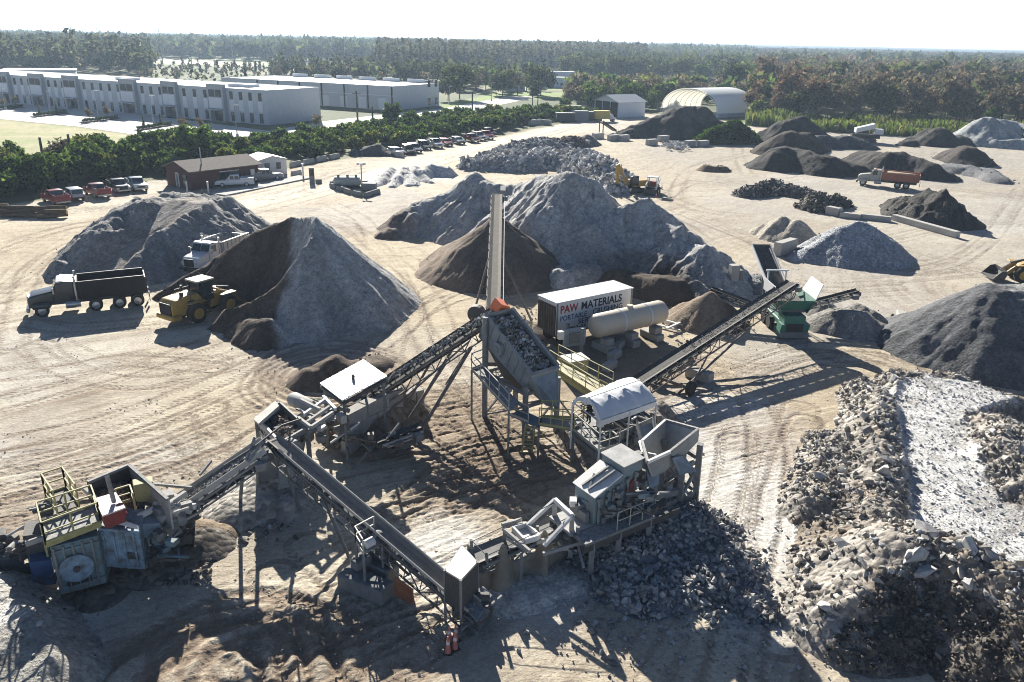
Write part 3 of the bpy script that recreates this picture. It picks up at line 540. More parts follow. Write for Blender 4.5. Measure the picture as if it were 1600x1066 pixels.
# ------------------------------------------------------------------ buildings far behind
m_wall = plain('grey_tilt_up_panel', (.55,.57,.58), .85, var=.06, scale=.15); m_wall2 = plain('white_panel', (.76,.77,.78), .8, var=.05, scale=.3); m_tow = plain('dark_grey_panel', (.42,.43,.44), .85, var=.06, scale=.2)
m_roofw = plain('white_roof_membrane', (.82,.82,.80), .7, var=.08, scale=.1); m_glass = plain('dark_window_glass', (.035,.05,.065), .12, var=.2, spec=.5); m_dark = plain('black_gap', (.015,.015,.016), .9)
class Facade:
    """vertical plane through a with horizontal direction d"""
    def __init__(s, a, d): s.a = Vector((a[0], a[1], 0)); s.d = Vector((d[0], d[1], 0)).normalized(); s.n = Vector((s.d.y, -s.d.x, 0))
    def uz(s, px, py):
        r = ray(px, py); o = Vector((0,0,CH)); t = (s.a-o).dot(s.n)/r.dot(s.n); q = o+r*t; return (q-s.a).dot(s.d), q.z
    def pt(s, u, z, off=0): q = s.a+s.d*u+s.n*off; return Vector((q.x, q.y, z))
    def slab(s, mb, u0, u1, z0, z1, o0, o1): return mb.ext([s.pt(u0,z0,o0), s.pt(u1,z0,o0), s.pt(u1,z1,o0), s.pt(u0,z1,o0)], s.n*(o1-o0))
FD = Vector((-.888,.46,0)).normalized(); FP = Vector((.46,.888,0)).normalized()
def warehouse_one():
    A = P(421,196); f = Facade(A, FD); 
    if f.n.y > 0: f.n = -f.n                       # outward normal faces the camera
    _, hz1 = f.uz(421, 141.5); Hh = hz1; L = f.uz(-75,152)[0]
    e = Facade(A, FP); dep = e.uz(500,160)[0]
    r = empty('warehouse', A, 0, 'long two storey pale grey warehouse with a row of dark window bays', 'warehouse'); og = A
    b = MB(); f.slab(b, 0, L, 0, Hh, 0, -.4); f.slab(b, 0, L, 0, Hh, -dep, -dep+.4)
    for u in (0.0, L-.4): b.ext([f.pt(u,0,-.4), f.pt(u+.4,0,-.4), f.pt(u+.4,Hh,-.4), f.pt(u,Hh,-.4)], -f.n*(dep-.8))
    b.build('wall', m_wall, r, org=og)
    b = MB(); f.slab(b, .4, L-.4, Hh-.3, Hh-.1, -.4, -dep+.4); b.build('roof', m_roofw, r, org=og)
    bays = [(6,24),(54,76),(106,129),(193,218),(258,281.5),(329,355)]; bu = []
    for x0, x1 in bays:
        u1 = f.uz(x0, 150)[0]; u0 = f.uz(x1, 160)[0]; bu.append((u0, u1))
        t = f.slab(MB(), u0, u1, 4.2, Hh+.9, .002, 1.2).build('entrance_bay', m_tow, r, org=og)
        f.slab(MB(), u0+.6, u1-.6, 3.4, 6.2, 1.2, 1.32).build('white_panel', m_wall2, t)
        for a_ in (u0, u1-.8): f.slab(MB(), a_, a_+.8, 0, 4.198, .002, 1.2).build('bay_pier', m_tow, r, org=og)
        w = (u1-u0-1.8)/2
        for k in (0, 1):
            f.slab(MB(), u0+.7+k*(w+.4), u0+.7+k*(w+.4)+w, 6.4, 8.2, 1.2, 1.27).build('window', m_glass, r, org=og)
        f.slab(MB(), u0+1, u1-1, .1, 2.9, .01, .07).build('glass_entrance', m_glass, r, org=og); f.slab(MB(), u0+.4, u1-.4, 3.0, 3.3, 1.201, 2.6).build('entrance_canopy', m_tow, r, org=og)
    for o in [c for c in r.children if c.name.startswith('entrance_bay')]:
        for c in o.children: c.data.transform(Matrix.Translation(-Vector(og)))
    edges = [(0.8, bu[-1][0])]+[(bu[i+1][1], bu[i][0]) for i in range(len(bu)-1)][::-1]+[(bu[0][1], L)]
    for u0, u1 in edges:
        n = max(2, int((u1-u0)/3.3)); st = (u1-u0)/n
        for k in range(n):
            c = u0+(k+.5)*st
            f.slab(MB(), c-.55, c+.55, 5.9, 7.9, .005, .07).build('window', m_glass, r, org=og)
            f.slab(MB(), c-.8, c+.8, 3.1, 5.8, .003, .10).build('white_panel', m_wall2, r, org=og)
            f.slab(MB(), c-.6, c+.6, .3, 2.7, .005, .07).build('window', m_glass, r, org=og)
    [f.slab(MB(), a_, b_, Hh-.5, Hh+.7, -6, -10).build('roof_unit', m_wall2, r, org=og) for a_, b_ in ((12,20),(60,66))]
    return f, Hh, L, dep
f1, H1, L1, D1 = warehouse_one()
def warehouse_two():
    A = P(615,173); f = Facade(A, FD)
    if f.n.y > 0: f.n = -f.n
    e = Facade(A, FP); Hh = f.uz(615,135)[1]; dep = e.uz(686,150)[0]; L = f.uz(345,122)[0]
    r = empty('warehouse', A, 0, 'second white roofed warehouse with blank panelled side, behind the long one', 'warehouse'); og = A
    b = MB(); f.slab(b, 0, L, 0, Hh, 0, -.4); f.slab(b, 0, L, 0, Hh, -dep, -dep+.4)
    for u in (0., L-.4): b.ext([f.pt(u,0,-.4), f.pt(u+.4,0,-.4), f.pt(u+.4,Hh,-.4), f.pt(u,Hh,-.4)], -f.n*(dep-.8))
    b.build('wall', m_wall, r, org=og); b = MB(); f.slab(b, .4, L-.4, Hh-.4, Hh-.2, -.4, -dep+.4); b.build('roof', m_roofw, r, org=og)
    for k in range(6):
        u = 6+k*(L-12)/6; f.slab(MB(), u, u+7, Hh, Hh+1., -dep+.4, -dep-.1).build('raised_parapet', m_wall2, r, org=og)
    b = MB(); f.slab(b, 0, L, Hh*.58, Hh*.58+.25, .002, .25); b.build('wall_ledge', m_wall2, r, org=og)
    for k in range(7):
        u = k*9.6+.2; f.slab(MB(), u, u+.35, .1, Hh-.1, .003, .3).build('downpipe', m_dark, r, org=og)
    for k in range(8):
        u = 3+k*7.8; f.slab(MB(), u, u+2.9, .1, 3.6, .004, .08).build('dock_door', m_wall2, r, org=og)
    for u, z0, z1 in ((dep*.74,6.4,8.6),(dep*.9,6.4,8.6),(dep*.74,.6,2.8),(dep*.9,.6,2.8)):
        q = A+FP*u; b = MB(); nn = Vector((FP.y, -FP.x, 0)); b.ext([q+Vector((0,0,z0)), q+FP*1.6+Vector((0,0,z0)), q+FP*1.6+Vector((0,0,z1)), q+Vector((0,0,z1))], nn*.08); b.build('window', m_glass, r, org=og)
warehouse_two()
def far_block(px, py, w, d, h, rz, name, label, wallm, roofm=None, gable=0):
    g = P(px, py); r = empty(name, g, rz, label, 'building'); MB().bb(-w/2, w/2, 0, d, 0, h).build('wall', wallm, r)
    if gable: MB().ext([(-w/2-.3,-.3,h+.01),(w/2+.3,-.3,h+.01),(0,-.3,h+gable)], (0,d+.6,0)).build('roof', roofm or m_roofw, r)
    else: MB().bb(-w/2-.3, w/2+.3, -.3, d+.3, h+.002, h+.35).build('roof', roofm or m_roofw, r)
    for k in range(3): MB().bb(-w/2+w*(k+.5)/3-.7, -w/2+w*(k+.5)/3+.7, -.06, -.004, 1, 2.4).build('window', m_glass, r)
    return r
far_block(63,127,30,20,4.6,.45,'warehouse','low white roof of a third warehouse behind the long one at far left',m_wall)
far_block(860,137,17,6,4.6,.12,'trailer_home','white box trailer on the grass beyond the trees',m_wall2); far_block(877,127,15,6,5,.1,'trailer_home','smaller white trailer farther back behind the first',m_wall2)
far_block(1440,140,22,12,3.5,-.2,'house','low pale house among the woods left of the oak grove',m_wall2,gable=2); far_block(1545,147,16,9,3,-.3,'house','white roofed house among trees at the far right',m_wall2,gable=1.5); far_block(1578,157,14,6,3,-.3,'house','white flat trailer house right of the oak grove',m_wall2)
far_block(1155,142,14,8,3,0,'house','small pale roof showing through trees behind the arched shelter',m_wall2,gable=1.5); far_block(1120,120,14,8,3,0,'house','tiny house far behind the arched shelter',m_wall2,gable=1.5); far_block(805,142,9,4,3.2,0,'shed','low grey shed on the lawn right of the warehouses',m_wall)
def quonset():
    L0 = P(1033,174); R0 = P(1120,184); ax = Vector((R0.y-L0.y, -(R0.x-L0.x), 0)).normalized(); ax = ax if ax.x > 0 else -ax
    c = (L0+R0)/2; hw = (R0-L0).length/2; d = (R0-L0).normalized(); Hq = 8.3; Ln = 19
    r = empty('arched_shelter', c, 0, 'white fabric arched shelter open at its left end, behind the black heap', 'shelter')
    n = 28; V = []; F = []; m = 15
    for i in range(m):
        for k in range(n+1):
            t = math.pi*k/n; bulge = .10*abs(math.sin(i*math.pi/2)) if i % 2 else 0
            V.append(tuple(d*(-math.cos(t)*(hw-bulge))+ax*(Ln*i/(m-1))+Vector((0,0,1.2+math.sin(t)**.9*(Hq-1.2-bulge) if 0 < k < n else 1.2))))
    for i in range(m-1):
        for k in range(n): F.append((i*(n+1)+k, i*(n+1)+k+1, (i+1)*(n+1)+k+1, (i+1)*(n+1)+k))
    t = NT('white_fabric'); co = t.coord(); dd = t.n('ShaderNodeBsdfDiffuse'); dd.inputs[0].default_value = (.88,.89,.9,1); tl = t.n('ShaderNodeBsdfTranslucent'); tl.inputs[0].default_value = (.9,.84,.68,1); mx = t.n('ShaderNodeMixShader'); mx.inputs[0].default_value = .32
    t.l(dd.outputs[0], mx.inputs[1]); t.l(tl.outputs[0], mx.inputs[2]); t.l(mx.outputs[0], t.out.inputs[0])
    b = MB(); b.add(V, F); o = b.build('fabric_cover', t.m, r, smooth=40)
    for i in range(0, m, 2):
        b = MB(); pts = [d*(-math.cos(math.pi*k/16)*(hw-.3))+ax*(Ln*i/(m-1)+(.05 if i == 0 else 0))+Vector((0,0,1.2+max(0, math.sin(math.pi*k/16))**.9*(Hq-1.6))) for k in range(17)]
        b.path(pts, .10, 5).build('arch_rib', m_roofw, r)
    for s in (-1, 1):
        q = d*(hw*s); b = MB(); 
        for k in range(8): b.box(q+ax*(Ln*(k+.5)/8)+Vector((0,0,.6)), (Ln/8-.05,1.2,1.2), math.atan2(ax.y, ax.x))
        b.build('block_footing', m_wall, r)
quonset()
def shed():
    a = P(929,179); b_ = P(965,184); c_ = P(981,178.5); d = (b_-a).normalized(); e = Vector((-d.y, d.x, 0)); w = (b_-a).length; ln = 11.
    r = empty('open_shed', a, 0, 'grey gabled metal shed with an open dark front, beyond the dirt road', 'shed'); h = Q(965,160.5,b_.y).z; hp = h+1.9; z = lambda v, k: v+Vector((0,0,k))
    o = Vector((0,0,0)); MB().ext([o, d*w, z(d*w,h), z(o,h)], e*.15).build('opening_shade_panel', m_dark, r)  # flat black panel paints the interior's shade into the open front
    b = MB(); b.ext([d*w, d*w+e*ln, z(d*w+e*ln,h), z(d*w,h)], -d*.15); b.ext([e*ln, d*w+e*ln, z(d*w+e*ln,h), z(e*ln,h)], -e*.15); b.ext([o, e*ln, z(e*ln,h), z(o,h)], d*.15); b.build('side_wall', m_wall2, r)
    for s in range(4): MB().ext([d*(w*s/3-.12)-e*.1, d*(w*s/3+.12)-e*.1, z(d*(w*s/3+.12)-e*.1,h), z(d*(w*s/3-.12)-e*.1,h)], e*.09).build('post', m_wall, r)
    b = MB(); ov = e*.5; pk = z(d*(w/2),hp)
    for q in (o-d*.5, d*(w+.5)): b.plate(z(q,h-.1)-ov, pk-ov, pk+e*ln+ov, z(q,h-.1)+e*ln+ov, .12 if q.length < 1 else -.12)
    b.build('roof', plain('grey_metal_roof', (.40,.42,.44), .5, var=.15, scale=.4), r); MB().ext([z(o,h+.01), z(d*w,h+.01), pk], -e*.12).build('gable', m_wall, r)
shed()
def pole(name, label, px, pyb, pyt, r0=.16, m=None, arm=None, group=None):
    g = P(px, pyb); h = Q(px, pyt, g.y).z; r = empty(name, g, 0, label, 'pole' if 'pole' in name else 'lamp post', group); MB().cyl((0,0,-.2), (0,0,h), r0, r0*.65, 7).build('shaft', m, r)
    if arm == 'lamp': MB().box((.5,0,h+.06), (1.3,.4,.12)).build('lamp_head', m_wall, r); MB().cyl((0,0,-.1),(0,0,.7),.35,n=8).build('concrete_base', m_wall, r)
    if arm == 'cross': MB().box((0,0,h-.7), (2.4,.14,.16)).build('crossarm', m, r)
m_wood = plain('weathered_pole_wood', (.11,.095,.08), .9); m_galv = plain('galvanised_steel', (.40,.41,.42), .55, metal=.3)
for x, b_, t_, n in ((71,265,215,'leftmost leaning dark pole in front of the mown field'),(116,267,210,'dark pole beside the bare tree in front of the mown field'),(222,246,202,'dark pole rising from the hedge left of the brown office'),(559,192,142,'dark pole in front of the second warehouse wall'),(583,202,167,'short dark pole in front of the white parking area'),(738,184,143,'dark pole in the hedge right of the warehouses')): pole('utility_pole', n, x, b_, t_, .3, m_wood, 'cross' if x > 500 else None)
pole('utility_pole', 'tall pale pole alone before the woods at far right', 1483, 136, 86, .45, m_galv); pole('utility_pole', 'slim pole behind the brown office roof', 319, 292, 231, .13, m_galv)
for k, (x, b_, t_) in enumerate(((9,171.5,140),(79,179.5,143),(155,188.5,142.5),(241,200,150),(371,214,165),(702,163,135),(768,158,130))):
    pole('street_lamp', ['lamp post at far left of the warehouse parking lot','second lamp post from the left in the warehouse parking lot','lamp post on the middle planting island of the parking lot','lamp post on the fourth planting island of the parking lot','lamp post before the right end of the long warehouse','lamp post on the right side of the second warehouse','lamp post on the lawn near the tree line'][k], x, b_, t_, .14, m_galv, 'lamp', 'lamp posts in the parking lot')
for k in range(9):
    x = (30,120,300,160,205,255,365,480,540,860,1390)[k]; pole('pylon_pole', ['thin tall grey pole above the pines at far left','thin grey pole above the pines left of the bright field','thin grey pole left of the pale field strips','distant pole over the pines beyond the long warehouse','distant pole before the hazy ridge at left','thin pole crossing the bright field','thin pole right of the pale field','thin pole in the savanna beyond the second warehouse','thin pole near the tall cypress stand'][k], x, 100+x*.012, 46+x*.02-6*(k%2), .35, m_galv)
# ------------------------------------------------------------------ trees
m_leaf = leafmat('foliage', .5); m_bark = plain('bark', (.13,.105,.085), .95, bump=.3)
def crown_arrays(n, blobs, leaf, cols, seed, fill=.5, elong=1.):
    g = np.random.default_rng(seed); bl = np.array(blobs, float); vol = bl[:,3]*bl[:,4]*bl[:,5]; pk = g.choice(len(bl), n, p=vol/vol.sum()); B = bl[pk]
    u = g.normal(size=(n,3)); u /= np.linalg.norm(u, axis=1)[:,None]; rr = g.random(n)**(1/(1+4*(1-fill)))
    rr = rr*(1+.22*np.sin(u[:,0]*7+B[:,0])*np.sin(u[:,1]*6+B[:,1]*2)*np.sin(u[:,2]*6+2)); c = B[:,:3]+u*B[:,3:]*rr[:,None]
    a = g.normal(size=(n,3)); a /= np.linalg.norm(a, axis=1)[:,None]; b = np.cross(a, u+.3*g.normal(size=(n,3))); b /= np.linalg.norm(b, axis=1)[:,None]+1e-9
    s = leaf*(.55+.9*g.random(n))[:,None]; a = a*s*elong; b = b*s*.8
    V = np.stack([c-a, c-b*.9, c+a, c+b], 1).reshape(-1,3); F = np.arange(n*4).reshape(n,4)
    cc = np.array(cols); k = vn(c[:,0]*.9+seed, c[:,1]*.9+c[:,2]*1.3, seed); idx = np.clip((k*len(cc)).astype(int)+(g.random(n) < .3), 0, len(cc)-1)
    C = np.repeat(cc[idx]*(.45+1.0*g.random(n)**1.3)[:,None], 4, 0); return V, F, C
def blobs_round(h, w, n, seed, base=.3):
    n = int(n*1.7)
    r = random.Random(seed); out = [(0,0,h*(base+.95)/2,w*.36,w*.36,h*(1-base)*.38)]
    for k in range(n):
        a = k*2.4+r.random(); q = r.uniform(.18,.36)*w; z = h*(base+(1-base)*r.uniform(.25,.85)); s = r.uniform(.09,.22)*w; out.append((q*math.cos(a), q*math.sin(a), z, s, s, s*.8))
    return out
GRN = [(.035,.062,.024),(.06,.10,.032),(.085,.13,.042),(.115,.165,.05)]; OAK = [(.035,.045,.026),(.055,.066,.038),(.075,.086,.048),(.10,.106,.058)]; PIN = [(.035,.045,.032),(.05,.062,.042),(.068,.078,.052),(.088,.092,.066)]
BRNL = [(.10,.082,.078),(.14,.112,.105),(.165,.13,.12),(.10,.092,.08)]; RED = [(.15,.09,.085),(.19,.105,.098),(.135,.098,.092),(.165,.13,.122)]; CYP = [(.085,.08,.075),(.115,.105,.095),(.14,.125,.115),(.06,.068,.055)]; YEL = [(.10,.12,.035),(.14,.16,.045),(.18,.19,.06),(.08,.10,.04)]
SPEC = {  # height, width, colours, label adjectives, blobs
 'hedge_bush': (4.6,5.2,GRN,lambda s: blobs_round(4.6,5.6,9,s,.02)), 'bright_bush': (3.4,4.2,[(.06,.10,.025),(.09,.14,.035),(.12,.17,.04),(.05,.09,.025)],lambda s: blobs_round(3.4,4.4,7,s,.02)),
 'oak_tree': (12.5,13,OAK,lambda s: blobs_round(12.5,13.5,11,s,.18)), 'broadleaf_tree': (10,8.5,GRN,lambda s: blobs_round(10,9,9,s,.2)),
 'pine_tree': (17,6,PIN,lambda s: [(random.Random(s+k).uniform(-1.6,1.6)*(1.2-k/8), random.Random(s*3+k).uniform(-1.6,1.6)*(1.2-k/8), 7+k*1.35, 1.9*(1.15-k/10), 1.9*(1.15-k/10), .9) for k in range(8)]),
 'bare_tree': (12,8,BRNL,lambda s: blobs_round(12,8.5,9,s,.25)), 'red_tree': (12.5,8,RED,lambda s: blobs_round(12.5,8.5,9,s,.25)),
 'cypress_tree': (20,5,CYP,lambda s: [(0,0,4+k*2.1,2.5*(1.1-k/10),2.5*(1.1-k/10),1.7) for k in range(8)]), 'willow_bush': (5,5,YEL,lambda s: blobs_round(5,5.2,7,s,.05))}
DENS = {'hedge_bush':(1500,.30,.6),'bright_bush':(1100,.26,.6),'oak_tree':(2200,.5,.5),'broadleaf_tree':(1700,.42,.5),'pine_tree':(800,.48,.9),'bare_tree':(900,.30,.95),'red_tree':(1000,.32,.95),'cypress_tree':(900,.45,.9),'willow_bush':(1100,.3,.7)}
PROTO = {}
def proto_mesh(sp, var):
    h, w, cols, bf = SPEC[sp]; n, lf, fl = DENS[sp]; V, F, C = crown_arrays(n, bf(var*7+3), lf, cols, var*11+len(sp), fl, 1.6 if sp in ('bare_tree','red_tree','cypress_tree') else 1.)
    V[:,2] = np.maximum(V[:,2], .02); cm = npmesh('crown', V, F, False, C); cm.materials.append(m_leaf)
    b = MB(); r = random.Random(var); th = h*.62; b.cyl((0,0,-.3), (r.uniform(-.3,.3), r.uniform(-.3,.3), th), h*.017+.05, h*.006+.03, 7)
    for k in range(5):
        a = k*1.26+r.random(); z = th*(.45+.12*k); b.cyl((0,0,z*.9), (math.cos(a)*w*.28, math.sin(a)*w*.28, z+h*.16), h*.007+.03, .03, 5)
    tm = bpy.data.meshes.new('trunk'); tm.from_pydata(b.v, [], b.f); tm.materials.append(m_bark); return cm, tm
NTREE = 0
def tree(sp, x, y, sc, rz, label, group, cat='tree', z=0):
    global NTREE; NTREE += 1
    var = NTREE % 3; key = (sp, var)
    if key not in PROTO: PROTO[key] = proto_mesh(sp, var)
    cm, tm = PROTO[key]; r = empty(sp, (x, y, z), rz, label, cat, group); r.scale = (sc, sc, sc*random.uniform(.9,1.12))
    for nm, me in (('crown', cm), ('trunk', tm)):
        o = bpy.data.objects.new(nm, me); COL.objects.link(o); o.parent = r
    return r
LOW = {}
def forest(name, trees, label=None, lod=90, cat=None):
    """far trees read as one mass: one mesh"""
    V, F, C = [], [], []; n0 = 0; by = {}
    for sp, x, y, s in trees: by.setdefault((sp, random.randrange(3)), []).append((x, y, s))
    for (sp, var), L in by.items():
        k = (sp, var, lod)
        if k not in LOW:
            h, w, cols, bf = SPEC[sp]; n, lf, fl = DENS[sp]; LOW[k] = crown_arrays(lod, bf(var*7+3), lf*math.sqrt(n/lod)*.78, cols, var+5, fl, 1.3)
        v, f, c = LOW[k]; A = np.array(L); m = len(A); th = RNG.uniform(0, 6.28, m); ct, st = np.cos(th)[:,None], np.sin(th)[:,None]; s = A[:,2][:,None]
        hx = (v[None,:,0]*ct-v[None,:,1]*st)*s+A[:,0][:,None]; hy = (v[None,:,0]*st+v[None,:,1]*ct)*s+A[:,1][:,None]; hh = v[None,:,2]*s*RNG.uniform(.85,1.15,(m,1))
        V.append(np.stack([hx,hy,hh],-1).reshape(-1,3)); F.append((f[None]+np.arange(m)[:,None,None]*len(v)+n0).reshape(-1,4)); n0 += m*len(v)
        C.append((c[None]*RNG.uniform(.75,1.3,(m,1,1))).reshape(-1,3))
    o = linkmesh(name, npmesh(name, np.concatenate(V), np.concatenate(F), False, np.concatenate(C)), m_leaf); tag(o, label, cat, None, 'stuff'); return o
def fill(poly, step, jit=.45):
    xs = [q[0] for q in poly]; ys = [q[1] for q in poly]; gx, gy = np.meshgrid(np.arange(min(xs), max(xs), step), np.arange(min(ys), max(ys), step))
    gx = gx+RNG.uniform(-jit, jit, gx.shape)*step; gy = gy+RNG.uniform(-jit, jit, gy.shape)*step; m = inpoly(gx, gy, poly); return list(zip(gx[m], gy[m]))
def pickw(ws): return random.choices(list(ws), list(ws.values()))[0]
o = linkmesh('weeds', npmesh('weeds', *WEED[:2], False, WEED[2]), m_leaf, gm_); o['kind'] = 'stuff'
# hedge row between yard and warehouses: every bush its own
hp = XY((-70,325),(60,302),(110,294),(200,278),(255,272),(275,280),(300,275),(400,258),(480,250),(560,238),(620,232),(760,208),(860,190),(930,188),(930,181),(860,181),(700,188),(600,203),(500,217),(420,228),(320,232),(200,246),(100,262),(-70,290))
hb = sorted(fill(hp, 3.6), key=lambda q: q[1])
def where(x, y):
    px = 800+FPX*x/math.hypot(y, CH)
    return ('left of the red pickup row' if px < 70 else 'behind the red pickup row' if px < 240 else 'behind the brown office' if px < 460 else 'behind the small dark heap' if px < 620 else 'behind the far car row' if px < 780 else 'near the open shed')
for x, y in hb:
    sp = pickw({'hedge_bush':5,'bright_bush':3,'willow_bush':1.1}); sc = random.uniform(.7,1.15)*(1.1 if x < -60 else .8)
    tree(sp, x, y, sc, random.uniform(0,6.28), {'hedge_bush':'dark green','bright_bush':'bright green','willow_bush':'yellow green'}[sp]+' bush in the dense hedge '+where(x, y), 'bushes in the hedge '+where(x, y)+{'hedge_bush':' dark','bright_bush':' bright','willow_bush':' yellow'}[sp], 'bush')
for sp, px, py, top, lab in (('broadleaf_tree',310,262,187,'tall green tree rising above the hedge behind the brown office'),('broadleaf_tree',231,258,203,'green tree at the dark pole in the hedge'),('bare_tree',97,268,205,'bare grey tree standing before the mown field'),('bare_tree',495,205,174,'reddish bare bush at the corner of the long warehouse'),('broadleaf_tree',612,203,162,'dark green tree before the second warehouse corner'),('broadleaf_tree',640,203,170,'green tree right of the dark tree at the second warehouse'),
    ('oak_tree',718,155,102,'large round oak beside the second warehouse'),('oak_tree',700,158,115,'smaller oak left of the large round oak'),('oak_tree',845,150,98,'round grey green oak above the white trailer'),('pine_tree',832,165,119,'left of two thin pines before the white trailers'),('pine_tree',840,165,118,'right of two thin pines before the white trailers'),('pine_tree',890,150,118,'thin dark tree right of the white trailer'),
    ('bare_tree',940,168,114,'reddish brown tree left of the open shed'),('broadleaf_tree',972,162,120,'dark green tree behind the open shed'),('red_tree',1018,168,142,'small red leafed tree between shed and shelter'),('willow_bush',1010,160,112,'olive green tree behind the shed'),('willow_bush',1060,150,115,'yellow green tree behind the arched shelter'),('bare_tree',1080,150,112,'brown tree behind the arched shelter'),('oak_tree',1148,150,92,'tall grey green oak right of the arched shelter'),
    ('red_tree',1240,170,94,'large reddish tree before the right woods'),('red_tree',1282,165,108,'second reddish tree right of the large reddish tree'),('red_tree',1377,175,135,'bright red tree in the brown woods'),('red_tree',1195,160,90,'reddish tree beside the tall grey green oak'),('oak_tree',1520,160,102,'spreading oak of the grove at far right'),('oak_tree',1565,165,104,'oak at the right edge of the grove'),('oak_tree',1495,150,104,'oak at the left of the right grove'),('oak_tree',785,150,104,'oak behind the lawn lamp post')):
    g = P(px, py); h = max(2.5, Q(px, top, g.y).z); tree(sp, g.x, g.y, h/SPEC[sp][0], random.uniform(0,6.28), lab, None)
# woods: nearest trees one by one, the rest as one mass per wood
BUDGET = [120]
def wood(name, label, poly, step, ws, s0, s1, keep=0, glabel=None, lod=90, key=None):
    pts = sorted(fill(poly, step), key=lambda q: q[1]); out = []
    for i, (x, y) in enumerate(pts):
        sp = pickw(ws); s = random.uniform(s0, s1)
        if i < keep: tree(sp, x, y, s, random.uniform(0,6.28), glabel[1 if SPEC[sp][2] in (BRNL, RED) else 0], name+' front trees '+('brown' if SPEC[sp][2] in (BRNL, RED) else 'green'))
        else: out.append((sp, x, y, s))
    if out: forest(name, out, label, lod, 'trees')
wood('right_woods', 'mixed brown and red woods beyond the reeds at right', XY((1170,188),(1340,192),(1480,198),(1640,206),(1760,150),(1640,128),(1400,118),(1190,112),(1160,140)), 6.4, {'bare_tree':5,'red_tree':1.8,'broadleaf_tree':.9,'oak_tree':.7,'willow_bush':.6}, .55, 1.3, 60, ('green tree at the front edge of the woods behind the reeds','brown leafless tree at the front edge of the woods behind the reeds'), lod=240)
wood('far_right_woods', 'hazy brown green woods to the horizon at right', XY((1160,116),(1400,122),(1640,132),(1900,140),(1900,105),(1640,97),(1400,91),(1160,86)), 10.5, {'bare_tree':4,'oak_tree':1.6,'red_tree':.4}, .85, 1.25, lod=45)
wood('middle_oaks', 'dark oak woods between the white trailers and the arched shelter', XY((880,128),(1000,126),(1170,132),(1170,96),(1000,92),(890,95)), 11, {'oak_tree':5,'broadleaf_tree':2,'bare_tree':1.2}, .75, 1.15, 18, ('green oak at the front of the middle woods behind the shed','brown tree at the front of the middle woods behind the shed'))
wood('shed_thicket', 'scrub and small trees behind the open shed', XY((880,176),(930,172),(1030,172),(1040,158),(1170,165),(1175,150),(1000,142),(880,150)), 6, {'broadleaf_tree':3,'bare_tree':2,'willow_bush':2,'hedge_bush':2}, .55, .95, 24, ('green scrub tree behind the open shed and shelter','brown scrub tree behind the open shed and shelter'))
wood('cypress_stand', 'tall grey cypress stand on the skyline', XY((590,116),(720,118),(860,112),(1010,108),(1010,92),(860,92),(700,90),(590,90)), 7.5, {'cypress_tree':8,'pine_tree':1.5,'bare_tree':1}, .85, 1.0, 14, ('tall grey cypress at the front of the skyline stand','brown tree at the front of the skyline stand'))
wood('warehouse_oaks', 'low oaks and pines behind the second warehouse', XY((560,128),(690,140),(760,150),(850,150),(850,124),(700,118),(560,112)), 9.5, {'oak_tree':3,'pine_tree':2,'bare_tree':1.2,'broadleaf_tree':2}, .5, .85, 20, ('green tree in the wood behind the second warehouse','brown tree in the wood behind the second warehouse'))
wood('pine_savanna', 'sparse thin pines beyond the long warehouse', XY((430,132),(560,132),(590,112),(430,106)), 9, {'pine_tree':4,'bare_tree':2.2,'oak_tree':.6,'willow_bush':1.5}, .45, .75, 20, ('thin pine in the savanna beyond the long warehouse','brown thin tree in the savanna beyond the long warehouse'))
wood('low_scrub', 'low brownish scrub before the bright fields beyond the long warehouse', XY((215,128),(440,134),(440,106),(230,106)), 8, {'pine_tree':2,'bare_tree':3,'willow_bush':3,'bright_bush':2}, .22, .45, lod=60)
wood('pine_wood', 'dense grey green pine wood at upper left', XY((-260,122),(0,116),(120,118),(240,122),(235,88),(100,84),(-260,78)), 7.5, {'pine_tree':6,'oak_tree':.8,'bare_tree':1.6,'cypress_tree':.6}, .8, 1.08, 24, ('pine at the front of the pine wood behind the long warehouse','brown tree at the front of the pine wood behind the long warehouse'), lod=70)
wood('hazy_woods', 'hazy woods beyond the bright fields', XY((225,91),(430,96),(600,98),(600,80),(430,76),(225,72)), 13, {'oak_tree':4,'bare_tree':2}, .8, 1.3, lod=40)
wood('hazy_woods', 'hazy band of woods behind the pine wood and cypresses', XY((-500,80),(0,86),(225,86),(600,92),(1000,94),(1170,98),(1170,82),(800,76),(400,68),(0,61),(-500,52)), 17, {'oak_tree':3,'bare_tree':2}, .95, 1.4, lod=26)
# reeds in front of the right woods
rp = fill(XY((1165,196),(1300,207),(1420,214),(1500,216),(1640,226),(1640,206),(1500,201),(1300,193),(1165,184)), .62); V, F, C = [], [], []; cc = np.array([(.10,.13,.035),(.14,.17,.045),(.07,.10,.03),(.17,.16,.08)])
q = np.array(rp); n = len(q); hh = RNG.uniform(1.2, 3.0, n)*(.6+.8*vn(q[:,0]*.1, q[:,1]*.1, 3)); a = RNG.uniform(0, 6.28, n); dx = np.stack([np.cos(a), np.sin(a), 0*a], -1)*RNG.uniform(.25,.55,(n,1)); base = np.stack([q[:,0], q[:,1], 0*a], -1); top = base+np.stack([RNG.normal(0,.4,n), RNG.normal(0,.4,n), hh], -1)
V = np.stack([base-dx, base+dx, top+dx*.4, top-dx*.4], 1).reshape(-1,3); F = np.arange(4*n).reshape(n,4); C = np.repeat(cc[RNG.integers(0,4,n)]*RNG.uniform(.7,1.2,(n,1)), 4, 0)
tag(linkmesh('reeds', npmesh('reeds', V, F, False, C), m_leaf), 'bright green reeds along the foot of the right woods', 'reeds', None, 'stuff')
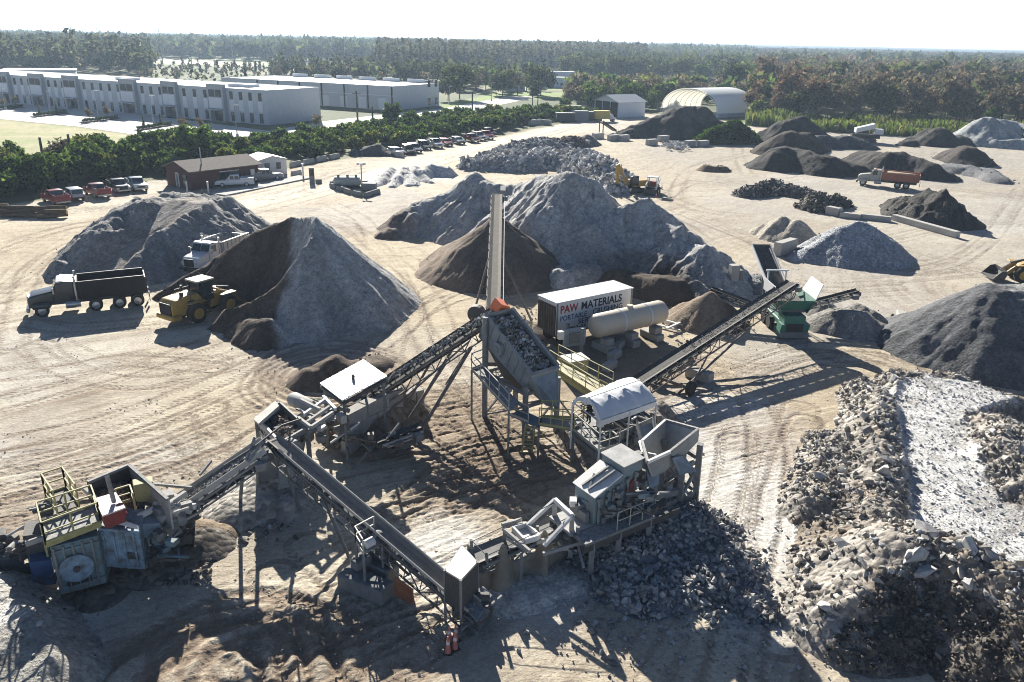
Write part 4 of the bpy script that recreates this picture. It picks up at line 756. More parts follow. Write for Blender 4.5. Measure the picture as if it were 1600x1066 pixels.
# canopy to the horizon
def canopy():
    ang = np.linspace(-1.05, 1.05, 420); d = 1050*np.exp(np.linspace(0, math.log(7.5), 150)); D, A = np.meshgrid(d, ang, indexing='ij'); X = D*np.sin(A); Y = D*np.cos(A)
    z = 9+5.5*fbm(X/160, Y/160, 3, 5)+5.5*(1-np.abs(fbm(X/22, Y/22, 3, 6))*1.6)+sst(2500, 6500, D)*7; z[0] = -1
    c = np.stack([.075+0*X,.075+0*X,.055+0*X],-1)*(1+.5*fbm(X/40, Y/40, 3, 8))[...,None]; k = sst(-.1,.4,fbm(X/220, Y/220, 3, 9)+.25*np.sin(A*3+.5)); c = c*(1-k[...,None])+np.array([.12,.095,.082])*k[...,None]
    I = np.arange(X.size).reshape(X.shape); F = np.stack([I[:-1,:-1],I[:-1,1:],I[1:,1:],I[1:,:-1]],-1).reshape(-1,4)
    tag(linkmesh('horizon_forest', npmesh('horizon_forest', np.stack([X,Y,z],-1).reshape(-1,3), F, False, c.reshape(-1,3)), m_leaf), 'continuous forest reaching the hazy horizon', 'forest', None, 'stuff')
canopy()
# planting islands and young trees in the parking lot
m_islandsoil = plain('mulch', (.10,.075,.055), .95)
for k, (x0, y0, x1, y1) in enumerate(((0,171.5,36,168.5),(52,183.5,105,177.5),(129,192.5,184,186),(215,204.5,268,196),(275,211.5,330,206))):
    a, b = P(x0, y0), P(x1, y1); d = (b-a); L = d.length; d.normalize(); n = Vector((-d.y, d.x, 0)); lab = ['first','second','third','fourth','fifth'][k]
    r = empty('planting_island', a, 0, lab+' planting strip from the left in the warehouse parking lot', 'planting strip', 'planting strips in the parking lot'); MB().ext([(0,0,.05)-n*.0 if 0 else Vector((0,0,.05))-n*1, d*L-n+Vector((0,0,.05)), d*L+n+Vector((0,0,.05)), n+Vector((0,0,.05))], (0,0,.15)).build('mulch_bed', m_islandsoil, r)
    for i in range(11):
        q = a+d*(L*(i+.5)/11); tree('hedge_bush', q.x, q.y, .21, i, 'small round shrub in the '+lab+' parking strip', 'shrubs in the '+lab+' parking strip', 'shrub', .18)
    for i, w in enumerate((.25,.75)):
        q = a+d*(L*w)+n*.6; tree('cypress_tree' if k % 2 else 'bare_tree', q.x, q.y, .17 if k % 2 else .3, i, ('left' if i == 0 else 'right')+' young tree of the '+lab+' parking strip', None, 'tree', .1)
# ------------------------------------------------------------------ vehicles (local x forward, origin on the ground)
m_tyre = plain('tyre_rubber', (.03,.029,.028), .9, var=.3, dust=.45, dcol=(.22,.19,.15)); m_chrome = plain('bare_metal', (.55,.55,.55), .35, metal=.8); m_blkp = plain('black_paint', (.025,.025,.028), .45, dust=.35, dcol=(.2,.18,.15)); m_steel = plain('dark_steel', (.07,.07,.072), .7, dust=.4, dcol=(.25,.22,.18))
m_whp = plain('white_paint', (.74,.74,.73), .35, var=.06, dust=.2); m_catp = plain('yellow_machine_paint', (.50,.31,.06), .55, var=.25, dust=.5, dcol=(.38,.31,.22)); m_lens = plain('headlight_lens', (.75,.75,.72), .15); m_redl = plain('tail_light_red', (.45,.02,.02), .3); m_rust = plain('rusty_orange_steel', (.30,.11,.05), .8, var=.4, dust=.3)
m_org = plain('orange_plastic', (.75,.16,.04), .6, var=.1, dust=.25); m_red = plain('red_machine_paint', (.24,.03,.03), .5, var=.25, dust=.25)
def wheel(parent, x, y, r, w, rimc=None, name='wheel'):
    """tyre with tread shoulders, rim and hub"""
    s = 1 if y > 0 else -1; o = MB().lathe((x,y-w/2,r), (x,y+w/2,r), [(0,r*.62),(0.02,r*.9),(.14,r),(.86,r),(.98,r*.9),(1,r*.62)], 20).build(name, m_tyre, parent, smooth=50)
    yo = y+s*w/2; MB().lathe((x,yo-s*.06,r), (x,yo+s*.035,r), [(0,r*.6),(.6,r*.6),(.7,r*.5),(.75,r*.3),(1,r*.2)], 14).build('rim', rimc or m_chrome, o, smooth=40); return o
def carpaint(name, c): return plain(name, c, .28, var=.08, scale=1., dust=.15, spec=.5)
PAINT = {'red': carpaint('dark_red_car_paint', (.22,.015,.02)), 'white': carpaint('white_car_paint', (.75,.75,.74)), 'black': carpaint('black_car_paint', (.015,.016,.02)), 'silver': carpaint('silver_car_paint', (.42,.45,.48)), 'blue': carpaint('pale_blue_car_paint', (.30,.38,.45)), 'brightred': carpaint('red_car_paint', (.45,.03,.03)), 'grey': carpaint('grey_car_paint', (.22,.23,.25))}
def car(kind, paint, loc, rz, label, group=None, hood=None):
    pick = kind == 'pickup_truck'; L = 5.7 if pick else 4.8; hw = .98 if pick else .92; r = .40 if pick else .36
    root = empty(kind, loc, rz, label, 'pickup' if pick else 'car', group); p = PAINT[paint]; h0 = .45; hb = 1.15 if pick else 1.0; x0, x1 = -L/2, L/2
    prof = [(x0,h0),(x0,hb),(x0+L*.62,hb),(x1-.35,hb-.06),(x1,hb-.25),(x1+.02,h0)]
    MB().ext([(x,-hw,z) for x, z in prof], (0,2*hw,0)).build('body', p, root, bevel=.07, smooth=40, seg=2)
    cx0, cx1 = (x0+L*.36, x0+L*.70) if pick else (x0+.1, x0+L*.68); top = 1.85 if pick else (1.72 if kind == 'sport_utility_vehicle' else 1.45)
    cp_ = [(cx0,hb-.02),(cx0+.12,top),(cx1-.55,top),(cx1+.1,hb-.02)]; o = MB().ext([(x,-hw*.86,z) for x, z in cp_], (0,2*hw*.86,0)).build('cabin', p, root, bevel=.08, smooth=40, seg=2)
    z0, z1 = hb+.08, top-.1
    MB().plate((cx1+.085,-hw*.76,z0),(cx1+.085,hw*.76,z0),(cx1-.49,hw*.72,z1),(cx1-.49,-hw*.72,z1),.05).build('windscreen', m_glass, root)
    MB().plate((cx0-.03,hw*.74,z0),(cx0-.03,-hw*.74,z0),(cx0+.06,-hw*.7,z1),(cx0+.06,hw*.7,z1),.05).build('rear_window', m_glass, root)
    for s in (-1, 1):
        n = 2; w = (cx1-cx0-.55)/n
        for k in range(n):
            a = cx0+.16+k*w; MB().bb(a, a+w-.12, s*hw*.86-.012 if s < 0 else s*hw*.86-.02, s*hw*.86+.02 if s > 0 else s*hw*.86+.012, z0, z1-.02).build('side_window', m_glass, root)
        MB().bb(x1-.16, x1+.03, s*hw*.78-.2, s*hw*.78+.2, hb-.42, hb-.2).build('headlight', m_lens, root, bevel=.02); MB().bb(x0-.02, x0+.1, s*hw*.85-.1, s*hw*.85+.1, hb-.42, hb-.05).build('tail_light', m_redl, root)
        MB().bb(cx1-.12, cx1+.08, s*(hw+.02) if s > 0 else -hw-.22, hw+.22 if s > 0 else -hw-.02, hb+.02, hb+.22).build('wing_mirror', p, root, bevel=.03)
        for x in (x0+L*.2, x1-L*.18): wheel(root, x, s*(hw-.12), r, .26)
    MB().bb(x1-.05, x1+.12, -hw*.95, hw*.95, .42, .66).build('front_bumper', m_chrome if pick else m_blkp, root, bevel=.04); MB().bb(x0-.12, x0+.05, -hw*.95, hw*.95, .42, .64).build('rear_bumper', m_chrome if pick else m_blkp, root, bevel=.04)
    MB().bb(x1-.02, x1+.05, -hw*.5, hw*.5, .7, hb-.18).build('grille', m_blkp, root)
    if pick:
        b = MB(); b.bb(x0+.12, cx0-.1, -hw+.16, hw-.16, hb+.001, hb+.012); b.build('bed_floor', m_steel, root)
        b = MB(); t = .09; b.bb(x0+.02, cx0-.04, -hw+.03, -hw+.15, hb+.002, hb+.3); b.build('bed_side', p, root, bevel=.02); MB().bb(x0+.02, cx0-.04, hw-.15, hw-.03, hb+.002, hb+.3).build('bed_side', p, root, bevel=.02); MB().bb(x0+.02, x0+.12, -hw+.155, hw-.155, hb+.002, hb+.3).build('tailgate', p, root, bevel=.02)
    if hood: MB().bb(x1-1.5, x1-.2, -hw*.85, hw*.85, hb-.04, hb+.04).build('hood', PAINT[hood], root, bevel=.03)
    return root
def dump_truck(loc, rz, label, paint, bodym, axles, load=None, L=8.6, bodyh=1.5, chrome=True):
    root = empty('dump_truck', loc, rz, label, 'dump truck'); xf = L/2; xr = -L/2; r = .53
    b = MB()
    for s in (-.42, .42): b.bb(xr+.2, xf-.5, s-.06, s+.06, .75, 1.05)
    for x in (xr+.6, -1.2, .6, 2.2): b.bb(x-.08, x+.08, -.36, .36, .8, 1.0)
    b.build('chassis_frame', m_steel, root)
    hx0, hx1 = xf-2.05, xf-.15
    MB().ext([(hx0,-.95,.95),(hx0,-.95,2.05),(hx1-.25,-.8,1.82),(hx1,-.75,1.6),(hx1,-.75,.85)], (0,1.9,0)).build('hood', paint, root, bevel=.14, smooth=45, seg=3)
    MB().bb(hx1-.06, hx1+.06, -.55, .55, .95, 1.7).build('grille', m_chrome if chrome else m_blkp, root, bevel=.04); MB().bb(hx1-.05, hx1+.22, -1.18, 1.18, .5, .82).build('bumper', m_chrome if chrome else m_blkp, root, bevel=.06)
    cx0 = hx0-1.5; cab = MB().ext([(cx0,-1.05,.9),(cx0,-1.05,2.75),(hx0-.35,-1.05,2.75),(hx0+.05,-1.05,2.0),(hx0+.05,-1.05,.9)], (0,2.1,0)).build('cab', paint, root, bevel=.1, smooth=45, seg=2)
    for s in (-1, 1): MB().plate((hx0+.06,s*.05,2.06),(hx0+.06,s*.95,2.06),(hx0-.30,s*.92,2.66),(hx0-.30,s*.05,2.66), .05*s).build('windscreen', m_glass, root)
    MB().bb(hx0-.62, hx0-.3, -1.0, 1.0, 2.7, 2.84).build('sun_visor', paint if not chrome else m_whp, root, bevel=.04)
    for s in (-1, 1):
        y = 1.055*s; MB().bb(cx0+.5, hx0-.3, min(y,y+.03*s), max(y,y+.03*s), 1.95, 2.6).build('side_window', m_glass, root); MB().bb(cx0+.4, hx0-.15, min(y,y+.02*s), max(y,y+.02*s), 1.0, 1.9).build('door', paint, root)
        o = MB().bb(hx0-.1, hx0+.02, s*1.28-.12, s*1.28+.12, 1.9, 2.4).build('wing_mirror', m_chrome, root, bevel=.03); MB().beam((hx0-.04,s*1.05,2.3),(hx0-.04,s*1.2,2.3),.04).build('mirror_arm', m_chrome, o)
        MB().bb(hx1-.15, hx1+.05, s*.78-.14, s*.78+.14, 1.2, 1.45).build('headlight', m_lens, root, bevel=.04)
        MB().lathe((xf-1.05-.75,s*.98,.95),(xf-1.05+.75,s*.98,.95),[(0,.1),(.1,.3),(.5,.34),(.9,.3),(1,.1)],10).build('fender', paint, root, smooth=40)
        MB().cyl((cx0-.35,s*.98,.8),(cx0+.75,s*.98,.8),.32,n=14).build('fuel_tank', m_chrome, root, smooth=40)
        st = MB().cyl((cx0-.15,s*.95,1.0),(cx0-.15,s*.95,3.15),.09,n=10).build('exhaust_stack', m_chrome, root, smooth=40); MB().cyl((cx0-.15,s*.95,1.5),(cx0-.15,s*.95,2.5),.14,n=10).build('heat_shield', m_chrome, st, smooth=40)
        wheel(root, xf-1.05, s*1.0, r, .34)
        for x in axles: wheel(root, x, s*.92, r, .56)
    for x in list(axles)+[xf-1.05]: MB().cyl((x,-.9,r),(x,.9,r),.09,n=8).build('axle', m_steel, root)
    bx0, bx1 = xr-.05, cx0-.3; z0, z1 = 1.2, 1.2+bodyh; hw = 1.22; b = MB(); b.bb(bx0, bx1, -hw, hw, z0, z0+.1)
    for s in (-1, 1): b.ext([(bx0,s*hw,z0+.1),(bx1,s*hw,z0+.1),(bx1+.02,s*(hw+.04),z1),(bx0,s*(hw+.04),z1)], (0,-.08*s,0))
    b.ext([(bx1,-hw+.08,z0+.1),(bx1,hw-.08,z0+.1),(bx1+.05,hw-.05,z1+.05),(bx1+.05,-hw+.05,z1+.05)], (-.08,0,0)); bo = b.build('dump_body', bodym, root)
    MB().bb(bx0-.1, bx0-.005, -hw, hw, z0+.05, z1-.1).build('tailgate', bodym, root); MB().plate((bx1+.06,-1.1,z1+.06),(bx1+.06,1.1,z1+.06),(bx1+1.2,1.1,z1+.25),(bx1+1.2,-1.1,z1+.25),.05).build('cab_shield', bodym if not chrome else m_chrome, root)
    n = 7
    for s in (-1, 1):
        for k in range(n):
            x = bx0+.15+(bx1-bx0-.3)*k/(n-1); MB().bb(x-.05, x+.05, min(s*(hw+.05),s*(hw+.13)), max(s*(hw+.05),s*(hw+.13)), z0, z1-.06).build('body_rib', bodym, bo)
        MB().bb(bx0, bx1, min(s*(hw+.0),s*(hw+.15)), max(s*(hw+.0),s*(hw+.15)), z1+.001, z1+.1).build('top_rail', bodym, bo)
        MB().bb(bx0-.25, bx0-.2, s*.75-.3, s*.75+.3, .35, 1.1).build('mud_flap', m_blkp, root)
    for k in (-.8,-.4,0,.4,.8): MB().bb(hx0-.75, hx0-.6, k-.06, k+.06, 2.76, 2.84).build('marker_light', m_org, root)
    if load: MB().ext([(bx0+.1,-hw+.1,z1-.45),(bx1-.1,-hw+.1,z1-.45),(bx1-.8,-.3,z1+.1),(bx0+.8,-.3,z1-.05)], (0,1.9,0)).build('load', load, root)
    return root
def at2(p0, p1, t=.5):
    a, b = Vector(p0), Vector(p1); return (a*(1-t)+b*t), math.atan2((b-a).y, (b-a).x)
m_navy = plain('dark_green_black_paint', (.02,.03,.032), .25, var=.2, dust=.12, spec=.6); m_dbody = plain('brown_black_steel_body', (.022,.017,.016), .6, var=.35, dust=.06)
c_, rz_ = at2(P(205,474), P(73,489)); dump_truck(c_, rz_, 'black quad axle dump truck with an empty box, parked on bare sand at left', m_navy, m_dbody, (-3.75,-2.35,-.55), L=8.9, bodyh=1.45)
c_, rz_ = at2(P(372,402), P(300,431), .5); dump_truck(c_, rz_, 'white dump truck half hidden behind the tall gravel cone', m_whp, plain('white_steel_body', (.55,.55,.54), .5, var=.15, dust=.3), (-3.2,-1.9), L=8.2, bodyh=1.4, chrome=False)
m_orb = plain('faded_orange_steel_body', (.42,.15,.09), .7, var=.25, dust=.25)
c_, rz_ = at2(P(1418,295), P(1352,289)); o_ = dump_truck(c_, rz_, 'old dump truck with a faded orange box before the black heaps', plain('cream_grey_paint', (.42,.41,.36), .5, dust=.3), m_orb, (-3.0,-1.7), load=plain('sand_load', (.45,.36,.26), .95), L=9.4, bodyh=1.3, chrome=False)
def loader(loc, rz, label, bucket_lift=.5, sc=1.):
    root = empty('wheel_loader', loc, rz, label, 'wheel loader'); root.scale = (sc,)*3; r = .82
    for s in (-1, 1):
        for x in (1.55, -1.55): wheel(root, x, s*1.08, r, .64, m_catp)
    MB().ext([(-3.5,-.85,.95),(-3.55,-.85,1.9),(-3.2,-.85,2.2),(-1.0,-.85,2.35),(-.6,-.85,1.6),(-.6,-.85,.8),(-2.8,-.85,.8)], (0,1.7,0)).build('engine_hood', m_catp, root, bevel=.1, smooth=45, seg=2)
    MB().bb(-3.62, -3.5, -.7, .7, 1.05, 1.95).build('radiator_grille', m_blkp, root, bevel=.02); MB().bb(-3.75, -2.9, -1.15, 1.15, .6, 1.0).build('counterweight', m_catp, root, bevel=.1)
    for s in (-1, 1):
        MB().bb(-2.1, -1.5, min(s*.855,s*.9), max(s*.855,s*.9), 1.35, 1.9).build('side_vent', m_blkp, root); MB().bb(-2.3, -.8, min(s*.86,s*1.42), max(s*.86,s*1.42), 1.72, 1.8).build('rear_fender', m_catp, root, bevel=.03); MB().bb(.8, 2.3, min(s*.7,s*1.4), max(s*.7,s*1.4), 1.72, 1.8).build('front_fender', m_catp, root, bevel=.03)
        b = MB(); b.beam((-.5,s*1.0,1.7),(-.5,s*1.0,2.5),.05); b.beam((-.5,s*1.0,2.5),(-1.9,s*1.0,2.5),.04); b.beam((-1.9,s*1.0,1.8),(-1.9,s*1.0,2.5),.04); b.build('handrail', m_blkp, root)
        b = MB()
        for k in range(4): b.bb(-.62,-.2, min(s*.95,s*1.2), max(s*.95,s*1.2), .6+k*.32, .65+k*.32)
        b.build('cab_ladder', m_blkp, root)
    MB().cyl((-1.7,.35,2.2),(-1.7,.35,2.95),.08,n=10).build('exhaust_pipe', m_blkp, root, smooth=40); MB().cyl((-2.2,-.3,2.25),(-2.2,-.3,2.6),.16,n=12).build('air_filter', m_blkp, root, smooth=40)
    cab = MB().bb(-.85, .55, -.72, .72, 1.45, 1.95).build('cab', m_blkp, root, bevel=.05)
    for x in (-.8, .5):
        for s in (-1, 1): MB().beam((x,s*.66,1.9),(x*.92,s*.64,3.1),.1).build('cab_post', m_blkp, cab)
    MB().bb(-1.0, .7, -.82, .82, 3.1, 3.24).build('cab_roof', plain('pale_yellow_roof', (.66,.60,.44), .6, dust=.4), cab, bevel=.05)
    for s in (-1, 1): MB().bb(-.7,.42, min(s*.62,s*.645), max(s*.62,s*.645), 1.96, 3.05).build('side_glass', m_glass, cab)
    MB().bb(.42,.45,-.58,.58,1.96,3.05).build('front_glass', m_glass, cab); MB().bb(-.75,-.72,-.58,.58,1.96,3.05).build('rear_glass', m_glass, cab)
    MB().cyl((-.4,0,.95),(.4,0,.95),.3,n=10).build('pivot', m_steel, root); MB().ext([(.3,-.5,.7),(.4,-.5,1.5),(1.0,-.5,2.0),(1.7,-.5,1.7),(2.2,-.5,.8)], (0,1.0,0)).build('front_frame', m_catp, root, bevel=.06)
    z = bucket_lift
    for s in (-1, 1): MB().ext([(.7,s*.62-.07,1.95),(1.0,s*.62-.07,2.15),(2.3,s*.62-.07,z+1.35),(3.35,s*.62-.07,z+.35),(3.2,s*.62-.07,z+.15),(2.1,s*.62-.07,z+.95)], (0,.14,0)).build('lift_arm', m_catp, root); MB().cyl((.9,s*.4,1.4),(2.4,s*.5,z+.8),.07,n=8).build('hydraulic_cylinder', m_chrome, root, smooth=40)
    MB().beam((1.4,0,2.15),(2.5,0,z+1.55),.16).build('bucket_linkage', m_steel, root); MB().cyl((2.5,0,z+1.5),(3.3,0,z+.8),.07,n=8).build('hydraulic_cylinder', m_chrome, root, smooth=40)
    prof = [(3.3,z+.95),(3.15,z+.5),(3.3,z+.1),(3.6,z),(4.45,z+.02)]; inn = [(x+.05*(i < 3), q+.07) for i, (x, q) in enumerate(prof)]; b = MB(); b.ext([(x,-1.35,q) for x, q in prof+inn[::-1]], (0,2.7,0))
    bk = b.build('bucket', m_steel, root)
    for s in (-1, 1): MB().ext([(x,s*1.36,q) for x, q in prof+[(3.75,z+.85)]], (0,.05*s,0)).build('bucket_side', m_steel, bk)
    for k in range(8): MB().box((4.5,-1.2+k*.343,z+.03),(.22,.1,.06)).build('bucket_tooth', m_chrome, bk)
    return root
c_, rz_ = at2(P(276,508), P(352,488)); loader(c_+Vector((0,.9,0)), rz_+.12, 'yellow wheel loader digging at the foot of the tall gravel cone', .3)
loader(P(1612,441)+Vector((.4,0.5,0)), math.radians(172), 'yellow wheel loader with a black bucket cut by the right edge', .25)
# parked cars at left
def park(kind, paint, pa, pb, label, **k):
    c, rz = at2(P(*pa), P(*pb)); return car(kind, paint, c, rz, label, **k)
GA = 'cars parked nose to the hedge at left'
park('pickup_truck','red',(103,323),(74,312),'dark red pickup nearest the left edge, its tail to the camera'); park('sport_utility_vehicle','silver',(126,317),(106,306),'pale jeep between the two dark red pickups'); park('pickup_truck','red',(168,312),(138,301),'dark red pickup second in colour, right of the pale jeep')
park('pickup_truck','black',(176,294),(196,304),'black pickup with a pale hood facing the camera', hood='silver'); park('pickup_truck','blue',(206,291),(223,301),'pale blue pickup at the right end of the left row')
park('pickup_truck','white',(385,291),(350,292),'white pickup in front of the brown office'); park('pickup_truck','grey',(402,283),(424,281),'grey pickup beside the white shed')
GB = None
for kd, pt, a, b, lab in (('car','silver',(612,240),(628,244),'silver car first in the far row behind a barrier'),('sport_utility_vehicle','black',(632,237),(645,243),'black car second in the far row'),('sport_utility_vehicle','silver',(641,235),(655,240),'silver car just behind the black one in the far row'),('sport_utility_vehicle','black',(656,230),(671,236),'dark car left of the white pickup in the far row'),('pickup_truck','white',(671,227),(689,233),'white pickup in the middle of the far row'),
    ('car','brightred',(690,225),(704,230),'red car right of the white pickup in the far row'),('car','blue',(708,222),(724,227),'pale blue car in the far row between two reds'),('pickup_truck','red',(729,219),(745,224),'dark red pickup in the far row'),('pickup_truck','white',(738,216),(757,221),'white pickup near the right end of the far row'),('pickup_truck','brightred',(752,214),(768,219),'red pickup at the right end of the far row'),('sport_utility_vehicle','black',(757,209),(771,213),'dark car at the back right of the far row')): park(kd, pt, a, b, lab)
# excavator and compact machine on the yard
def excavator(loc, rz):
    root = empty('excavator', loc, rz, 'yellow excavator with its arm folded, on the open yard', 'excavator'); root.scale = (.88,.88,.88)
    for s in (-1, 1):
        MB().ext([(-1.9,s*1.2-.28,.4),(-1.6,s*1.2-.28,.05),(1.6,s*1.2-.28,.05),(1.9,s*1.2-.28,.4),(1.6,s*1.2-.28,.85),(-1.6,s*1.2-.28,.85)], (0,.56,0)).build('crawler_track', m_steel, root, bevel=.05)
    MB().cyl((0,0,.8),(0,0,1.15),.7,n=16).build('turntable', m_steel, root); MB().bb(-2.2,1.2,-1.2,1.2,1.15,2.2).build('engine_housing', m_catp, root, bevel=.12, seg=2); MB().bb(-2.4,-1.8,-1.2,1.2,1.1,2.0).build('counterweight', m_steel, root, bevel=.1)
    c = MB().bb(.1,1.5,.35,1.25,1.3,3.0).build('cab', m_blkp, root, bevel=.08); MB().bb(.25,1.52,.45,1.27,2.1,2.9).build('cab_glass', m_glass, c)
    MB().ext([(1.0,-.25,1.7),(1.6,-.25,2.0),(3.4,-.25,4.9),(4.2,-.25,4.7),(4.1,-.25,4.2),(3.5,-.25,4.3),(1.9,-.25,1.5)], (0,.5,0)).build('boom', m_catp, root, bevel=.04); MB().ext([(3.6,-.18,5.2),(4.3,-.18,4.9),(4.0,-.18,1.6),(3.6,-.18,1.6)], (0,.36,0)).build('stick', m_catp, root, bevel=.04)
    MB().ext([(4.1,-.6,1.7),(3.5,-.6,1.6),(2.9,-.6,.9),(3.2,-.6,.3),(3.9,-.6,.35)], (0,1.2,0)).build('bucket', m_steel, root, bevel=.03); MB().cyl((1.6,.2,1.6),(3.0,.2,3.9),.1,n=8).build('hydraulic_cylinder', m_chrome, root); MB().cyl((3.2,0,4.9),(4.1,0,4.0),.09,n=8).build('hydraulic_cylinder', m_chrome, root)
excavator(P(992,300), math.radians(205))
def skid():
    root = empty('compact_loader', P(1019,302), math.radians(250), 'white compact loader with a red engine beside the excavator', 'compact loader')
    for s in (-1, 1):
        for x in (-.8,.8): wheel(root, x, s*.95, .45, .35)
        MB().ext([(-1.5,s*.85-.08,2.0),(-1.2,s*.85-.08,2.15),(1.4,s*.85-.08,1.5),(1.9,s*.85-.08,.5),(1.7,s*.85-.08,.45),(1.1,s*.85-.08,1.3)], (0,.16,0)).build('lift_arm', m_whp, root)
        for x in (-.5,.75): MB().beam((x,s*.7,1.0),(x,s*.7,2.5),.12).build('cab_post', m_whp, root)
    MB().bb(-1.7,1.2,-.8,.8,.4,1.1).build('body', m_blkp, root, bevel=.06); MB().bb(-1.65,-.6,-.7,.7,1.1,1.7).build('engine_cover', m_red, root, bevel=.06); MB().bb(-.7,.95,-.85,.85,2.5,2.62).build('cab_roof', m_whp, root, bevel=.03)
    MB().ext([(1.8,-1,.1),(2.6,-1,.1),(2.6,-1,.2),(1.95,-1,.25),(1.9,-1,.9),(1.8,-1,.9)], (0,2,0)).build('bucket', m_steel, root)
skid()
def screener():
    g = P(1352,222); root = empty('screening_machine', g, math.radians(-10), 'white tracked screening machine between the far dark heaps', 'screening machine')
    for s in (-1,1): MB().ext([(-2,s*1.2-.25,.1),(2,s*1.2-.25,.1),(2.3,s*1.2-.25,.5),(2,s*1.2-.25,.9),(-2,s*1.2-.25,.9),(-2.3,s*1.2-.25,.5)], (0,.5,0)).build('crawler_track', m_steel, root)
    MB().bb(-3.5,3,-1.1,1.1,.95,1.9).build('chassis_frame', m_blkp, root, bevel=.05); MB().ext([(-2.8,-1.3,2.2),(1.5,-1.3,3.4),(1.5,-1.3,4.5),(-2.8,-1.3,3.3)], (0,2.6,0)).build('screen_box', m_whp, root, bevel=.05); MB().bb(1.6,3.6,-1.2,1.2,2,3.2).build('engine_housing', m_whp, root, bevel=.08)
    for s in (-1,1): MB().beam((-2,s,1.9),(-2,s,2.4),.15).build('post', m_steel, root); MB().beam((1.2,s,1.9),(1.2,s,3.3),.15).build('post', m_steel, root)
    MB().beam((-3,0,2.0),(-7.5,0,3.6),.9,.2).build('discharge_belt', m_blkp, root)
screener()
def box_truck():
    root = empty('box_truck', P(946,190), math.radians(15), 'small yellow box truck parked beyond the dirt road', 'box truck')
    MB().bb(-3.5,1.0,-1.1,1.1,.8,3.1).build('cargo_box', plain('yellow_box', (.62,.5,.12), .6), root, bevel=.05); MB().ext([(1.05,-1,.6),(1.05,-1,2.2),(1.7,-1,2.2),(2.3,-1,1.4),(2.9,-1,1.2),(2.9,-1,.6)], (0,2,0)).build('cab', PAINT['white'], root, bevel=.06); MB().bb(1.9,2.15,-.8,.8,1.5,2.0).build('windscreen', m_glass, root)
    for s in (-1,1):
        for x in (-2.4,2.1): wheel(root, x, s*.9, .42, .3)
box_truck()
# ------------------------------------------------------------------ crushing plant
m_dust = plain('dusty_grey_steel', (.20,.21,.215), .8, var=.35, dust=.75, dcol=(.44,.42,.39)); m_belt = plain('conveyor_rubber', (.05,.048,.046), .85, var=.3, dust=.35, dcol=(.25,.23,.2)); m_beltd = plain('dusty_conveyor_rubber', (.24,.235,.225), .95, var=.3, scale=2, bump=.3)
m_trs = plain('worn_truss_steel', (.20,.165,.145), .75, var=.45, scale=2, dust=.3); m_yel = plain('yellow_safety_paint', (.46,.42,.16), .6, var=.35, dust=.6); m_yel2 = plain('faded_yellow_steel', (.46,.42,.20), .7, var=.3, dust=.4); m_rail = plain('pale_handrail_paint', (.52,.50,.42), .6, dust=.3)
m_blu = plain('dusty_blue_steel', (.17,.24,.32), .7, var=.35, scale=1.5, dust=.3); m_teal = plain('dusty_teal_paint', (.13,.23,.26), .75, var=.5, scale=1.6, c2=(.20,.22,.23), dust=.6); m_con = plain('cast_concrete', (.46,.45,.42), .95, var=.25, scale=1.2, bump=.3, dust=.3); m_wht = plain('sun_bleached_white_steel', (.72,.71,.69), .6, var=.12, dust=.25); m_scr = plain('grey_screen_plate', (.26,.28,.29), .7, var=.35, scale=1.2, dust=.55)
m_tin = plain('white_tin_sheet', (.66,.66,.66), .5, var=.18, scale=.8, dust=.35); m_tarp = plain('white_tarpaulin', (.70,.70,.71), .6, var=.08, bump=.5, bscale=3.); m_tan = plain('tan_canvas', (.34,.29,.22), .9, var=.25, bump=.3); m_cream = plain('cream_tank_paint', (.66,.58,.45), .45, var=.1, scale=.8, dust=.2); m_green = plain('green_machine_paint', (.03,.17,.12), .5, var=.25, dust=.35)
def stones(name, label, pts, smin, smax, cols, cat='stone'): n = len(pts); return scatter(name, pts, RNG.uniform(smin, smax, n)**1., np.array(cols)[RNG.integers(0, len(cols), n)]*RNG.uniform(.75,1.25,(n,1)), None, label, cat)
